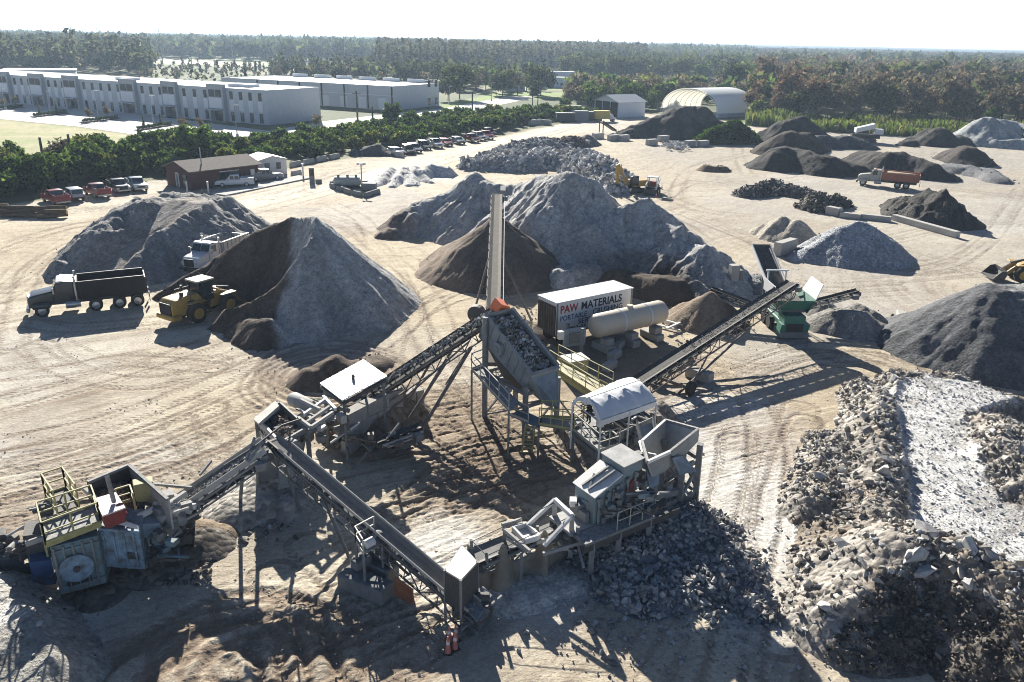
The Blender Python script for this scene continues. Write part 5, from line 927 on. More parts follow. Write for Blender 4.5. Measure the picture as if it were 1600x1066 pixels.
def conveyor(label, a, b, w=.9, td=.7, bay=1.1, mt=None, mb=None, legs=(), skirt=None, load=None, name='conveyor', chord=.09, idlers=True, hood=0):
    """belt from tail a to head b (top of belt) on a lattice truss"""
    a, b = Vector(a), Vector(b); d = (b-a); L = d.length; d.normalize(); r = d.cross(Vector((0,0,1))).normalized(); u = r.cross(d); og = Vector((a.x, a.y, 0)); mt = mt or m_trs; mb = mb or m_belt
    root = empty(name, og, 0, label, 'conveyor'); T = lambda s, x, z: a+d*s+r*x+u*z
    B = MB(); prof = [(-w/2,.13),(-w/4,0),(w/4,0),(w/2,.13)]; B.ext([T(-.15,x,z) for x, z in prof]+[T(-.15,x,z-.03) for x, z in prof[::-1]], d*(L+.3)); B.ext([T(0,-w/2+.05,-.42), T(0,w/2-.05,-.42), T(0,w/2-.05,-.40), T(0,-w/2+.05,-.40)], d*L); B.build('belt', mb, root, org=og)
    n = max(3, int(L/bay)); st = L/n; B = MB(); hw = w/2+.08
    for s in (-1, 1):
        x = s*hw; B.beam(T(0,x,-.08), T(L,x,-.08), chord, chord*1.3, u); B.beam(T(st*.5,x,-td), T(L-st*.5,x,-td), chord, chord, u)
        for k in range(n+1):
            q = k*st; B.beam(T(q,x,-.08), T(min(max(q,st*.5),L-st*.5),x,-td), chord*.6, None, u)
            if k < n: B.beam(T(q,x,-.08), T(q+st,x,-td) if k % 2 == 0 else T(q+st,x,-.08), chord*.55, None, u) if k % 2 == 0 else B.beam(T(q,x,-td), T(q+st,x,-.08), chord*.55, None, u)
    for k in range(n+1): B.beam(T(k*st,-hw,-td+.02) if 0 < k < n else T(k*st,-hw,-.2), T(k*st,hw,-td+.02) if 0 < k < n else T(k*st,hw,-.2), chord*.6, None, u)
    B.build('truss', mt, root, org=og)
    for nm, q, rr in (('head_pulley', L, .22), ('tail_pulley', 0, .2)): MB().cyl(T(q,-w/2-.05,-.2), T(q,w/2+.05,-.2), rr, n=14).build(nm, m_steel, root, org=og, smooth=40)
    if idlers:
        for k in range(n):
            q = (k+.5)*st; B = MB(); B.cyl(T(q,-w/4,-.1), T(q,w/4,-.1), .06, n=7); B.cyl(T(q,w/4,-.1), T(q,w/2,.05), .06, n=7); B.cyl(T(q,-w/4,-.1), T(q,-w/2,.05), .06, n=7); B.beam(T(q,-hw,-.2), T(q,hw,-.2), .06); 
            for s in (-1,1): B.beam(T(q,s*hw,-.2), T(q,s*(hw+.02),.12), .05)
            B.build('idler', m_steel, root, org=og)
    if skirt:
        for s in (-1, 1): MB().beam(T(skirt[0],s*(w/2+.02),.18), T(skirt[1],s*(w/2+.02),.18), .04, skirt[2], u).build('skirt_board', skirt[3] if len(skirt) > 3 else m_dust, root, org=og)
    for p, q, rr in legs: MB().cyl(p, q, rr, n=9).build('support_leg', mt, root, org=og, smooth=40)
    MB().box(T(L-.5,hw+.25,-.2), (.5,.4,.4), math.atan2(d.y,d.x)).build('drive_motor', m_dust, root, org=og, bevel=.04)
    if load:
        s0, s1, nn, sa_, sb_, cols, lb = load; q = RNG.uniform(s0, s1, nn); x = RNG.normal(0, w*.16, nn).clip(-w*.36, w*.36)
        stones('crushed_stone', lb, [tuple(T(q[i], x[i], .03+.10*(1-abs(x[i])/(w*.4)))) for i in range(nn)], sa_, sb_, cols)
    return root, T, L
def railing(name, mb_m, parent, og, pts, h=1.05, post=1.2, r=.03, kick=True):
    b = MB()
    for p, q in zip(pts, pts[1:]):
        p, q = Vector(p), Vector(q); n = max(1, round((q-p).length/post))
        for z in (h, h*.52): b.beam(p+Vector((0,0,z)), q+Vector((0,0,z)), r*1.6)
        if kick: b.beam(p+Vector((0,0,.08)), q+Vector((0,0,.08)), .02, .14)
        for k in range(n+1): b.beam(p.lerp(q,k/n), p.lerp(q,k/n)+Vector((0,0,h)), r*1.7)
    return b.build(name, mb_m, parent, org=og)
DG = [(.34,.34,.345),(.42,.42,.42),(.27,.27,.28),(.5,.49,.48)]; BG = [(.17,.15,.13),(.24,.2,.17),(.12,.105,.09),(.3,.28,.25)]
# --- stacking conveyor running away from the camera
sa_ = Vector((-1.35,50.5,1.2)); sb_ = Q(777,304,77.3)
r_, T_, L_ = conveyor('tall stacking conveyor rising away from the camera over the brown soil cone', sa_, sb_, 1.0, .9, 1.5, load=None, mb=plain('pale_worn_belt', (.27,.24,.2), .9, var=.25), legs=[(T_q, T_p, .1) for T_q, T_p in ((sa_.lerp(sb_,.62)+Vector((-.5,0,-.9)), Vector((-3.4,62.5,0))), (sa_.lerp(sb_,.62)+Vector((.5,0,-.9)), Vector((1.6,62.5,0))))])
og = r_.location; MB().beam(T_(3,.72,.15), T_(L_,.72,.15), .05, .42).build('wind_board', m_wht, r_, org=og); MB().beam(T_(L_-.6,.55,.5), T_(L_+.5,.55,.5), .5, .4).build('head_motor', m_dust, r_, org=og)
# --- feed conveyor up to the screen
fa, fb = P(497,668,1.0), Vector((-0.75,45.6,7.0)); fb = Q(777,484,46.2)
leg_top = fa.lerp(fb,.80)+Vector((0,0,-.8)); leg2 = fa.lerp(fb,.66)+Vector((0,0,-.8))
r_, T_, L_ = conveyor('inclined conveyor carrying dark rubble up to the screen', fa, fb, 1.0, .85, 1.0, load=(3, L_*.99 if 0 else 13.5, 520, .12, .28, BG+DG, 'dark broken rubble riding the inclined conveyor to the screen'),
    legs=[(leg_top+Vector((.5,-.5,0)), P(652,683,.3), .11), (leg_top+Vector((-.4,.5,0)), P(640,655,.3), .09), (leg2+Vector((.4,-.5,0)), P(628,672,.3), .10), (leg2+Vector((-.4,.4,0)), P(622,655,.3), .08), (leg_top+Vector((.4,-.5,0)), leg2+Vector((.4,-.5,-1.4)), .05), (leg_top+Vector((.4,-.5,.4)), fa.lerp(fb,.35)+Vector((.4,-.4,-1.5)), .06)])
og = r_.location; MB().box(fb+Vector((.15,.0,.15)), (.75,.9,.8), .6, Matrix.Rotation(.5,3,'Y')).build('orange_discharge_hood', m_org, r_, org=og, bevel=.03)
t_ = MB().lathe(Q(745,490,47.5)+Vector((-.1,-.3,0)), Q(745,490,47.5)+Vector((.1,.3,0)), [(0,.25),(.1,.55),(.9,.55),(1,.25)], 18); t_.beam(Q(748,505,47.5), Q(757,500,46.6), .2); t_.build('drive_pulley', m_steel, r_, org=og)
# --- tin roof over the tail of the feed conveyor
zr = 3.9; rc = [P(500,600,zr), P(568,563,zr+.25), P(605,589,zr+.25), P(535,627,zr)]; og = Vector((rc[0].x, rc[0].y, 0)); r = empty('tin_roof', og, 0, 'flat white tin roof on posts above the tail of the inclined conveyor', 'roof')
MB().plate(*rc, -.06).build('roof_sheet', m_tin, r, org=og)
for k in range(1, 7): MB().beam(rc[0].lerp(rc[1],k/7)+Vector((0,0,.075)), rc[3].lerp(rc[2],k/7)+Vector((0,0,.075)), .05, .03).build('sheet_seam', m_tin, r, org=og)
c0 = sum(rc, Vector())/4
for q in rc: k = q.lerp(c0, .12); MB().beam((k.x,k.y,-.1), (k.x,k.y,zr-.02), .13).build('post', m_dust, r, org=og)
MB().beam(rc[0].lerp(rc[3],.03)-Vector((0,0,.16)), rc[3].lerp(rc[0],.03)-Vector((0,0,.16)), .1, .16).build('eave_beam', m_steel, r, org=og); MB().beam(rc[3].lerp(rc[2],.03)-Vector((0,0,.16)), rc[2].lerp(rc[3],.03)-Vector((0,0,.16)), .1, .16).build('eave_beam', m_steel, r, org=og)
MB().cyl(P(552,594,zr+.14), P(552,594,zr+.14)+Vector((0,0,.35)), .09, n=8).build('roof_vent', m_steel, r, org=og)
# --- vibrating screen on its tower
hc = P(781,489,6.6); lc = P(851,578,4.4); s_ = (lc-hc); sl = s_.length; s_.normalize(); p_ = Vector((-s_.y, s_.x, 0)).normalized(); p_ = p_ if p_.x > 0 else -p_; n_ = p_.cross(s_).normalized(); n_ = n_ if n_.z > 0 else -n_
og = Vector((hc.x, hc.y, 0)); r = empty('vibrating_screen', og, 0, 'sloping grey vibrating screen full of rock on a tall tower', 'screen'); S = lambda a, b, c: hc+s_*a+p_*b+n_*c; hw = .95
for sd, nm in ((-1,'side_plate'),(1,'side_plate')):
    b = MB(); b.ext([S(-.1,sd*hw,0), S(sl,sd*hw,0), S(sl+.1,sd*hw,-1.25), S(.0,sd*hw,-1.75)], p_*(.08*sd)); o = b.build(nm, m_scr, r, org=og)
    b = MB()
    for k in range(7): b.beam(S(sl*(k+.3)/7,sd*(hw+.12),-.05), S(sl*(k+.3)/7,sd*(hw+.12),-1.25), .07)
    b.beam(S(-.1,sd*(hw+.04),.06), S(sl,sd*(hw+.04),.06), .18, .1, n_); b.build('stiffener_rib', m_dust if sd > 0 else m_scr, o, org=og)
    c = S(sl*.42, sd*(hw+.1), -.75); MB().cyl(c, c+p_*(.25*sd), .42, n=18).build('flywheel', m_scr, r, org=og, smooth=40); MB().cyl(c+p_*(.26*sd), c+p_*(.36*sd), .2, n=14).build('bearing_housing', m_dust, r, org=og)
MB().ext([S(0,-hw+.01,-.45), S(sl,-hw+.01,-.45), S(sl,hw-.01,-.45), S(0,hw-.01,-.45)], n_*-.06).build('screen_deck', m_steel, r, org=og); MB().ext([S(0,-hw+.01,-1.2), S(sl,-hw+.01,-1.2), S(sl,hw-.01,-1.2), S(0,hw-.01,-1.2)], n_*-.06).build('lower_deck', m_steel, r, org=og)
MB().ext([S(-.1,-hw,0), S(-.1,hw,0), S(0,hw,-1.7), S(0,-hw,-1.7)], s_*-.07).build('feed_plate', m_scr, r, org=og)
cb = [P(853,634,2.2), P(873,637,2.2)]; MB().plate(S(sl+.12,-hw,-.22), S(sl+.12,hw,-.22), cb[1], cb[0], .06).build('discharge_chute', m_blu, r, org=og); MB().beam(S(sl+.05,-hw-.1,-.1), S(sl+.05,hw+.1,-.1), .2, .25, n_).build('lip_beam', m_scr, r, org=og)
for a_, c_ in ((S(sl+.12,-hw,-.2),cb[0]),(S(sl+.12,hw,-.2),cb[1])): MB().plate(a_, c_, c_+Vector((-.6,.8,.2)), a_+s_*-.3-n_*1.0, .05).build('chute_cheek', m_scr, r, org=og)
q = [S(a,b,0) for a in (.2,sl-.2) for b in (-hw-.25,hw+.25)]
for k in q: zt = k.z-.9; MB().cyl((k.x,k.y,-.2), (k.x,k.y,zt+(1.0 if k is q[0] else 0)), .17, n=12).build('tower_column', m_dust, r, org=og, smooth=40)
b = MB()
for i, j in ((0,1),(2,3),(0,2),(1,3)):
    for z in (2.3, 3.1): b.beam((q[i].x,q[i].y,z),(q[j].x,q[j].y,z),.14,.2)
    b.beam((q[i].x,q[i].y,.2),(q[j].x,q[j].y,2.3),.1)
b.build('tower_bracing', m_dust, r, org=og)
b = MB(); uh = [S(.5,-hw*.9,-1.8), S(sl-.3,-hw*.9,-1.4), S(sl-.3,hw*.9,-1.4), S(.5,hw*.9,-1.8)]; c0 = sum(uh, Vector())/4; lo = [c0.lerp(k,.4)+Vector((0,0,-1.5)) for k in uh]
b.add(uh+lo, [(0,1,5,4),(1,2,6,5),(2,3,7,6),(3,0,4,7),(4,5,6,7)]); b.build('under_screen_hopper', m_steel, r, org=og)
m = 650; aa = RNG.uniform(.15, sl-.15, m); bb_ = RNG.uniform(-hw+.12, hw-.12, m); stones('screened_rock', 'dark broken rock spread over the top of the vibrating screen', [tuple(S(aa[i], bb_[i], -.32+.12*RNG.random())) for i in range(m)], .14, .36, DG+BG)
# --- catwalks round the screen
og = P(800,640,0); r = empty('catwalk', og, 0, 'stepped catwalk with pale yellow railings in front of the screen tower', 'catwalk')
w1 = [P(737,578,3.4), P(757,570,3.4), P(812,630,3.0), P(795,642,3.0)]; w2 = [P(795,648,2.0), P(815,640,2.0), P(848,655,2.0), P(842,668,2.0)]; w3 = [P(842,664,2.0), P(846,652,2.0), P(912,655,2.0), P(897,673,2.0)]
for w_, mm in ((w1,m_dust),(w2,m_blu),(w3,m_dust)): MB().plate(*w_, .07).build('grating', mm, r, org=og)
railing('railing', m_rail, r, og, [w1[0], w1[3]]); railing('railing', m_rail, r, og, [w1[1].lerp(w1[0],.0), w1[0]]); railing('railing', m_rail, r, og, [w2[0], w2[3].lerp(w2[0],.35)]); railing('railing', m_yel, r, og, [w3[0], w3[3]], post=.65); railing('railing', m_yel, r, og, [w3[1], w3[2]], post=.65)
for q in (w1[3], w2[3].lerp(w3[0],.5), w3[3], w1[0], w3[2]): MB().beam((q.x,q.y,-.1), (q.x,q.y,q.z), .12).build('support_post', m_dust, r, org=og)
og = P(818,708,0); r = empty('ladder', og, 0, 'short pale yellow ladder leaning on the catwalk landing', 'ladder'); a0, a1, b0, b1 = P(815,709,0), P(831,709,0), P(822,663,2.05), P(836,665,2.05)
for x, y in ((a0,b0),(a1,b1)): MB().beam(x, y, .07, .1).build('side_rail', m_yel2, r, org=og)
for k in range(7): t = (k+.5)/7; MB().beam(a0.lerp(b0,t), a1.lerp(b1,t), .16, .05).build('rung', m_yel2, r, org=og)
og = P(900,600,0); r = empty('yellow_walkway', og, 0, 'long yellow walkway with two rails between the screen and the canopy', 'catwalk'); w_ = [P(858,571,2.6), P(872,562,2.6), P(957,607,2.6), P(935,622,2.6)]
MB().plate(*w_, .07).build('deck', m_yel2, r, org=og); railing('railing', m_yel, r, og, [w_[0], w_[3]], 1.05, 1.4); railing('railing', m_yel, r, og, [w_[1], w_[2]], 1.05, 1.4)
MB().plate(w_[0], w_[3], w_[3]-Vector((0,0,.35)), w_[0]-Vector((0,0,.35)), .04).build('side_channel', m_yel, r, org=og)
for q in w_: MB().beam((q.x,q.y,-.1), q-Vector((0,0,.08)), .12).build('support_post', m_yel2, r, org=og)
# --- right hand conveyor to the green screener
ga, gb = P(950,626,1.4), Q(1237,442,61.2); D_ = gb-ga
ax_ = P(1048,592,0); dxy = Vector((D_.x,D_.y,0)).normalized(); nx_ = Vector((dxy.y,-dxy.x,0))
r_, T_, L_ = conveyor('long conveyor rising to the green screener at right', ga, gb, 1.05, .95, 1.15, load=(8, 22, 260, .06, .14, [(.12,.115,.11),(.17,.165,.16)], 'fine dark stone riding the long right hand conveyor'),
    legs=[(ga.lerp(gb,.70)+nx_*.5-Vector((0,0,1.1)), ga.lerp(gb,.28)+nx_*.9+Vector((0,0,-2.1)), .09), (ga.lerp(gb,.70)-nx_*.5-Vector((0,0,1.1)), ga.lerp(gb,.28)-nx_*.9+Vector((0,0,-2.1)), .09), (ga.lerp(gb,.62)+nx_*.5-Vector((0,0,1.1)), P(1043,597,.2), .07), (ga.lerp(gb,.45)+nx_*.5-Vector((0,0,1.0)), ga.lerp(gb,.3)+nx_*1.3+Vector((0,0,-2.2)), .08), (ga.lerp(gb,.45)-nx_*.5-Vector((0,0,1.0)), ga.lerp(gb,.3)-nx_*1.3+Vector((0,0,-2.2)), .08)], chord=.08)
og = r_.location; q = ga.lerp(gb,.3); MB().beam(Vector((q.x,q.y,.5))-nx_*1.6, Vector((q.x,q.y,.5))+nx_*1.6, .22).build('axle', m_trs, r_, org=og)
for s in (-1,1): MB().cyl(Vector((q.x,q.y,.5))+nx_*(s*1.35), Vector((q.x,q.y,.5))+nx_*(s*1.65), .48, n=14).build('wheel', m_tyre, r_, org=og, smooth=40)
# --- canopy, operator platform, wall
og = P(945,690,0); r = empty('operator_platform', og, 0, 'railed operator platform on the grey block wall under the tarpaulin', 'platform'); z = 2.0; pf = [P(895,672,z), P(935,706,z), P(985,690,z), P(1000,655,z), P(925,650,z)]
b = MB(); b.ext(pf, (0,0,-.1)); b.build('grating', m_dust, r, org=og); railing('railing', m_rail, r, og, [pf[4].lerp(pf[0],.5), pf[0], pf[1]], 1.05, 1.0); railing('railing', m_rail, r, og, [pf[1], pf[2].lerp(pf[1],.35)], 1.05, .9)
for q in pf: MB().beam((q.x,q.y,-.1), q-Vector((0,0,.1)), .12).build('support_post', m_dust, r, org=og)
rd = [P(921,617,4.95), P(1000,590,4.95)]; ev = [P(939,657,4.05), P(1026,627,4.05)]; bk = [P(895,625,4.3), P(970,592,4.2)]; og = Vector((rd[0].x, rd[0].y, 0)); r = empty('tarpaulin_canopy', og, 0, 'grey white tarpaulin canopy over the operator platform', 'canopy')
n, m = 26, 16; V = []
for i in range(n+1):
    t = i/n; e0, r0, b0 = ev[0].lerp(ev[1],t), rd[0].lerp(rd[1],t), bk[0].lerp(bk[1],t)
    for j in range(m+1):
        k = j/m; ct = r0*1.55-(e0+b0)*.275; q = e0*(1-k)**2+ct*(2*k*(1-k))+b0*k*k; sg = -.13*math.sin(math.pi*k)*abs(math.sin(t*math.pi*3))-.05*abs(math.sin(t*22+k*5)); V.append((q.x, q.y, q.z+sg+.05*(vn(t*9, k*7, 4)-.5)))
b = MB(); b.add(V, [(i*(m+1)+j, i*(m+1)+j+1, (i+1)*(m+1)+j+1, (i+1)*(m+1)+j) for i in range(n) for j in range(m)]); dn = Vector((0,0,-.42))
o = b.build('tarpaulin', m_tarp, r, org=og, smooth=60); md = o.modifiers.new('thickness', 'SOLIDIFY'); md.thickness = .03
b = MB(); CV = [Vector(V[j]) for j in range(m+1)]
for j in range(m): b.add([CV[j], CV[j+1], CV[j+1]+dn*(.8+.3*math.sin(j*.9)), CV[j]+dn*(.8+.3*math.sin(j*.9-.9))], [(0,1,2,3)])
o = b.build('end_valance', m_tarp, r, org=og); o.modifiers.new('thickness','SOLIDIFY').thickness = .03; MB().plate(ev[0]-Vector((0,.05,0)), ev[1]-Vector((0,.05,0)), ev[1]+dn*.8, ev[0]+dn*.8, .03).build('front_valance', m_tarp, r, org=og)
for q in (ev[0], ev[1], ev[0].lerp(ev[1],.5), bk[0], bk[1]): MB().cyl((q.x,q.y,1.4), (q.x,q.y,q.z-.1), .05, n=8).build('post', m_wht, r, org=og)
b = MB()
for p, q in zip((ev[0],rd[0],bk[0],ev[0],rd[0],bk[0]), (ev[1],rd[1],bk[1],rd[0],bk[0],ev[0])): b.beam(p-Vector((0,0,.14)), q-Vector((0,0,.14)), .05)
b.build('roof_frame', m_wht, r, org=og)
def block_wall(label, p, q, h, rows, th=.75, per=1.5, mm=None, name='block_wall', back=1):
    p, q = Vector((p[0],p[1],0)), Vector((q[0],q[1],0)); L = (q-p).length; d = (q-p).normalized(); n = Vector((-d.y,d.x,0))*back; r = empty(name, p, 0, label, 'wall'); rh = h/rows
    for i in range(rows):
        x = -(.5*per if i % 2 else 0)
        while x < L-.05:
            a = max(x+.02, 0); e = min(x+per-.02, L)
            if e-a > .15: MB().box(d*((a+e)/2)+n*(th/2+random.uniform(-.03,.03))+Vector((0,0,rh*(i+.5))), (e-a, th, rh-.02), math.atan2(d.y,d.x)+random.uniform(-.008,.008)).build('concrete_block', mm or m_con, r, bevel=.04)
            x += per
    return r
block_wall('grey retaining wall of large blocks under the operator platform', P(894,700,0), P(950,748,0), 1.85, 2, per=2.2, mm=plain('grey_block', (.30,.30,.295), .95, var=.25, bump=.3))
heap('earth_bank', 'bank of dirt and rubble held behind the grey block wall', [[(P(925,690).x+.6, P(925,690).y+.4, 1.6, .8), (P(985,715).x, P(985,715).y+.6, 1.7, 1.0), (P(1000,660).x, P(1000,660).y, 1.2, 1.0)]], (.26,.22,.18), m_rubble, seed=400, res=.14, slope=45, lump=.2, cat='bank')
# clutter of machine parts under the canopy: a feeder frame
def clutter(root, og, c, size, n, mats, nm='machine_part'):
    for k in range(n):
        q = Vector(c)+Vector((random.uniform(-1,1)*size[0], random.uniform(-1,1)*size[1], random.uniform(-1,1)*size[2])); t = random.random(); b = MB(); a = random.uniform(0,3.1)
        if t < .35: b.box(q, (random.uniform(.2,.7), random.uniform(.15,.5), random.uniform(.15,.5)), a)
        elif t < .7: w = Vector((math.cos(a), math.sin(a), random.uniform(-.6,.6)))*random.uniform(.4,1.1); b.beam(q-w, q+w, .09)
        else: w = Vector((math.cos(a), math.sin(a), 0))*random.uniform(.15,.4); b.cyl(q-w, q+w, random.uniform(.08,.22), n=10)
        b.build(nm, random.choice(mats), root, org=og)
og = P(965,665,0); r = empty('grizzly_feeder', og, 0, 'cluttered vibrating feeder of dusty steel under the canopy', 'feeder'); z = 2.35; fq = [P(935,668,z), P(1000,640,z), P(1030,660,z-.2), P(965,690,z-.2)]
MB().plate(*fq, -.1).build('feeder_pan', m_dust, r, org=og)
for k in range(9): t = (k+.5)/9; MB().beam(fq[0].lerp(fq[1],t)+Vector((0,0,.15)), fq[3].lerp(fq[2],t)+Vector((0,0,.15)), .09, .16).build('grizzly_bar', m_wht if k % 3 == 0 else m_dust, r, org=og)
for i, j in ((0,1),(3,2)): MB().plate(fq[i], fq[j], fq[j]+Vector((0,0,.55)), fq[i]+Vector((0,0,.55)), .05).build('side_plate', m_dust, r, org=og)
for q in fq: MB().beam((q.x,q.y,-.1), q, .16).build('leg', m_dust, r, org=og)
clutter(r, og, P(985,660,2.5), (1.9,1.4,.4), 34, [m_dust, m_wht, m_trs, m_dust, m_steel])
# --- person on the platform
def person(loc, rz, label):
    """standing, leaning a little forward, both hands on the rail"""
    me = bpy.data.meshes.new('person'); J = {}; V = []; E = []; R = []
    def j(n, co, r, par=None): J[n] = len(V); V.append(co); R.append(r); (E.append((J[par], J[n])) if par else None)
    j('pel',(0,0,.95),.15); j('wa',(.02,0,1.1),.145,'pel'); j('ch',(.06,0,1.32),.17,'wa'); j('nk',(.10,0,1.48),.07,'ch'); j('nk2',(.125,0,1.54),.055,'nk')
    for s, n in ((1,'l'),(-1,'r')):
        j('hip'+n,(0,s*.1,.9),.11,'pel'); j('kn'+n,(.04,s*.11,.5),.075,'hip'+n); j('an'+n,(0,s*.12,.1),.05,'kn'+n); j('to'+n,(.16,s*.13,.04),.045,'an'+n)
        j('sh'+n,(.06,s*.19,1.42),.075,'ch'); j('el'+n,(.16,s*.27,1.17),.052,'sh'+n); j('wr'+n,(.38,s*.2,1.10),.036,'el'+n); j('pa'+n,(.45,s*.19,1.095),.04,'wr'+n)
        for f in range(4): j('f%d'%f+n,(.50,s*(.155+f*.024),1.10),.011,'pa'+n); j('g%d'%f+n,(.535-.004*abs(f-1.5),s*(.155+f*.024),1.07),.009,'f%d'%f+n)
        j('th'+n,(.46,s*.13,1.085),.012,'pa'+n); j('ti'+n,(.49,s*.12,1.06),.010,'th'+n)
    me.from_pydata(V, E, []); o = linkmesh('person', me, plain('black_work_clothes', (.018,.018,.022), .85, var=.3), None, loc); o.rotation_euler = (0,0,rz); tag(o, label, 'person')
    o.modifiers.new('skin', 'SKIN'); me.skin_vertices.new() if not me.skin_vertices else None
    for i, rr in enumerate(R): me.skin_vertices[0].data[i].radius = (rr, rr*.9 if i > 2 else rr)
    me.skin_vertices[0].data[0].use_root = True; sb = o.modifiers.new('smooth', 'SUBSURF'); sb.levels = 1; sb.render_levels = 2
    sk = plain('skin', (.42,.26,.19), .6); h = MB(); n = 14
    h.lathe((.13,0,1.5),(.15,0,1.78),[(0,.04),(.12,.062),(.35,.078),(.6,.086),(.85,.07),(1,.02)],n); h.box((.235,0,1.63),(.035,.025,.045)); 
    for s in (-1,1): h.box((.135,s*.088,1.64),(.04,.015,.06))
    h.build('head', sk, o, smooth=60); f = MB()
    for s in (-1,1): f.box((.222,s*.033,1.655),(.012,.025,.012))
    f.box((.225,0,1.585),(.012,.045,.01)); f.build('eyes_and_mouth', m_blkp, o)
    MB().lathe((.13,0,1.685),(.15,0,1.82),[(0,.12),(.05,.125),(.1,.105),(.5,.095),(.85,.06),(1,.015)],16).build('hard_hat', m_whp, o, smooth=50); return o
person(P(920,661,2.02), math.radians(-150), 'person in black work clothes and a white hard hat at the platform rail')
# --- sign container
g0, g1 = P(868,525,.95), P(985,498,.95); g0.z = g1.z = 0; d = (g1-g0).normalized(); e = Vector((-d.y,d.x,0)); L = (g1-g0).length; z0 = .95; z1 = Q(869,475,g0.y).z; wd_ = 2.35
r = empty('sign_trailer', g0, math.atan2(d.y,d.x), 'white van trailer painted with the materials and crushing service sign', 'trailer')
MB().bb(0,L,0,wd_,z0,z1).build('box_body', m_wht, r, bevel=.03); MB().bb(-.06,L+.06,-.06,wd_+.06,z1+.002,z1+.08).build('roof', m_tin, r); MB().bb(-.05,-.003,.06,wd_-.06,z0+.05,z1-.25).build('rear_door', plain('weathered_brown_door', (.10,.075,.06), .8, var=.45), r)
b = MB()
for k in range(7): b.bb(-.1,-.051,.2+k*.3,.26+k*.3,z0+.1,z1-.3)
b.build('door_rib', plain('door_rib_steel', (.16,.14,.12), .7), r); MB().bb(-.02,L+.02,-.035,-.002,z0-.02,z0+.16).build('bottom_rail', m_dust, r); MB().bb(.0,.14,-.045,-.004,z0+.17,z1-.02).build('corner_post', m_dust, r); MB().bb(L-.14,L,-.045,-.004,z0+.17,z1-.02).build('corner_post', m_dust, r)
for x in (.9, 1.9, L-1.2): 
    for y in (.35, wd_-.35): MB().cyl((x,y-.2,.47),(x,y+.2,.47),.47,n=16).build('wheel', m_tyre, r, smooth=40)
MB().bb(.3,L-.3,.6,wd_-.6,.6,z0-.003).build('underframe', m_steel, r)
def text(s, x, z, h, w, c, parent, off=.0):
    cu = bpy.data.curves.new('lettering','FONT'); cu.body = s; cu.size = 1; cu.extrude = .004; cu.offset = off; cu.resolution_u = 3; t = bpy.data.objects.new('lettering', cu); COL.objects.link(t); bpy.context.view_layer.update()
    dg = bpy.context.evaluated_depsgraph_get(); me = bpy.data.meshes.new_from_object(t.evaluated_get(dg)); bpy.data.objects.remove(t); vs = np.array([v.co[:] for v in me.vertices]); mn, mx = vs.min(0), vs.max(0)
    for v in me.vertices: q = v.co.copy(); v.co = (x+(q.x-mn[0])/(mx[0]-mn[0])*w, -.008-q.z, z+(q.y-mn[1])/(mx[1]-mn[1])*h)
    me.materials.clear(); return linkmesh('lettering', me, c, parent)
tr = plain('red_sign_paint', (.42,.04,.035), .7, var=.3, scale=6); tk = plain('black_sign_paint', (.03,.03,.04), .7, var=.3, scale=6); tb = plain('blue_sign_paint', (.05,.12,.25), .7, var=.3, scale=6); hz_ = z1-z0
text('PAW', L*.05, z0+hz_*.655, hz_*.25, L*.225, tr, r, .03); text('MATERIALS', L*.315, z0+hz_*.655, hz_*.25, L*.54, tk, r, .025); text('PORTABLE', L*.05, z0+hz_*.415, hz_*.165, L*.34, tb, r, .015); text('CRUSHING', L*.47, z0+hz_*.43, hz_*.175, L*.40, tb, r, .02)
text('SERVICE', L*.28, z0+hz_*.22, hz_*.165, L*.33, tb, r, .02); text('727\u202286', L*.17, z0+hz_*.04, hz_*.145, L*.22, tk, r, .02); text('40', L*.80, z0+hz_*.10, hz_*.12, L*.10, tk, r, .01)
# --- cream tank on saddles and loose blocks
ta, tb_ = P(925,520,1.55), P(1036,494,1.55); ta.z = tb_.z = 2.0; d = (tb_-ta).normalized(); R = .92; og = Vector((ta.x,ta.y,0)); r = empty('fuel_tank', og, 0, 'long cream cylindrical tank lying on block saddles before the sign trailer', 'tank')
MB().lathe(ta, tb_, [(0,.12),(.006,.45),(.02,.72),(.045,.88),(.07,R),(.93,R),(.955,.88),(.98,.72),(.994,.45),(1,.12)], 28).build('tank_shell', m_cream, r, org=og, smooth=50)
for t in (.36,.72): q = ta.lerp(tb_,t); MB().lathe(q-d*.1, q+d*.1, [(0,R+.005),(.05,R+.03),(.95,R+.03),(1,R+.005)], 28).build('tank_band', m_whp, r, org=og, smooth=40)
MB().cyl(ta.lerp(tb_,.5)+Vector((0,0,R-.02)), ta.lerp(tb_,.5)+Vector((0,0,R+.2)), .25, n=14).build('fill_hatch', m_cream, r, org=og)
rz = math.atan2(d.y,d.x)
def block(px, py, sz, rz, label, z=0., group=None, mm=None, name='concrete_block'):
    q = P(px, py); o = MB().box((0,0,sz[2]/2), sz).build(name, mm or m_con, None, (q.x,q.y,z), bevel=.05 if mm is None else .16, seg=1 if mm is None else 3); o.rotation_euler = (0,0,rz); return tag(o, label, 'concrete block', group)
n_ = Vector((d.y,-d.x,0))
for k, t in enumerate((.14,.48,.82)):
    w_ = ('left','middle','right')[k]; q = ta.lerp(tb_,t)+n_*.25; o = MB().box((0,0,.28),(.8,2.0,.55)).build('concrete_block', m_con, None, (q.x,q.y,0), bevel=.05); o.rotation_euler = (0,0,rz); tag(o, w_+' lower block carrying the cream tank', 'concrete block')
    q = ta.lerp(tb_,t)+n_*.6; o = MB().box((0,0,.28),(.75,.8,.55)).build('concrete_block', m_con, None, (q.x,q.y,.56), bevel=.05); o.rotation_euler = (0,0,rz); tag(o, w_+' upper block wedged against the cream tank', 'concrete block')
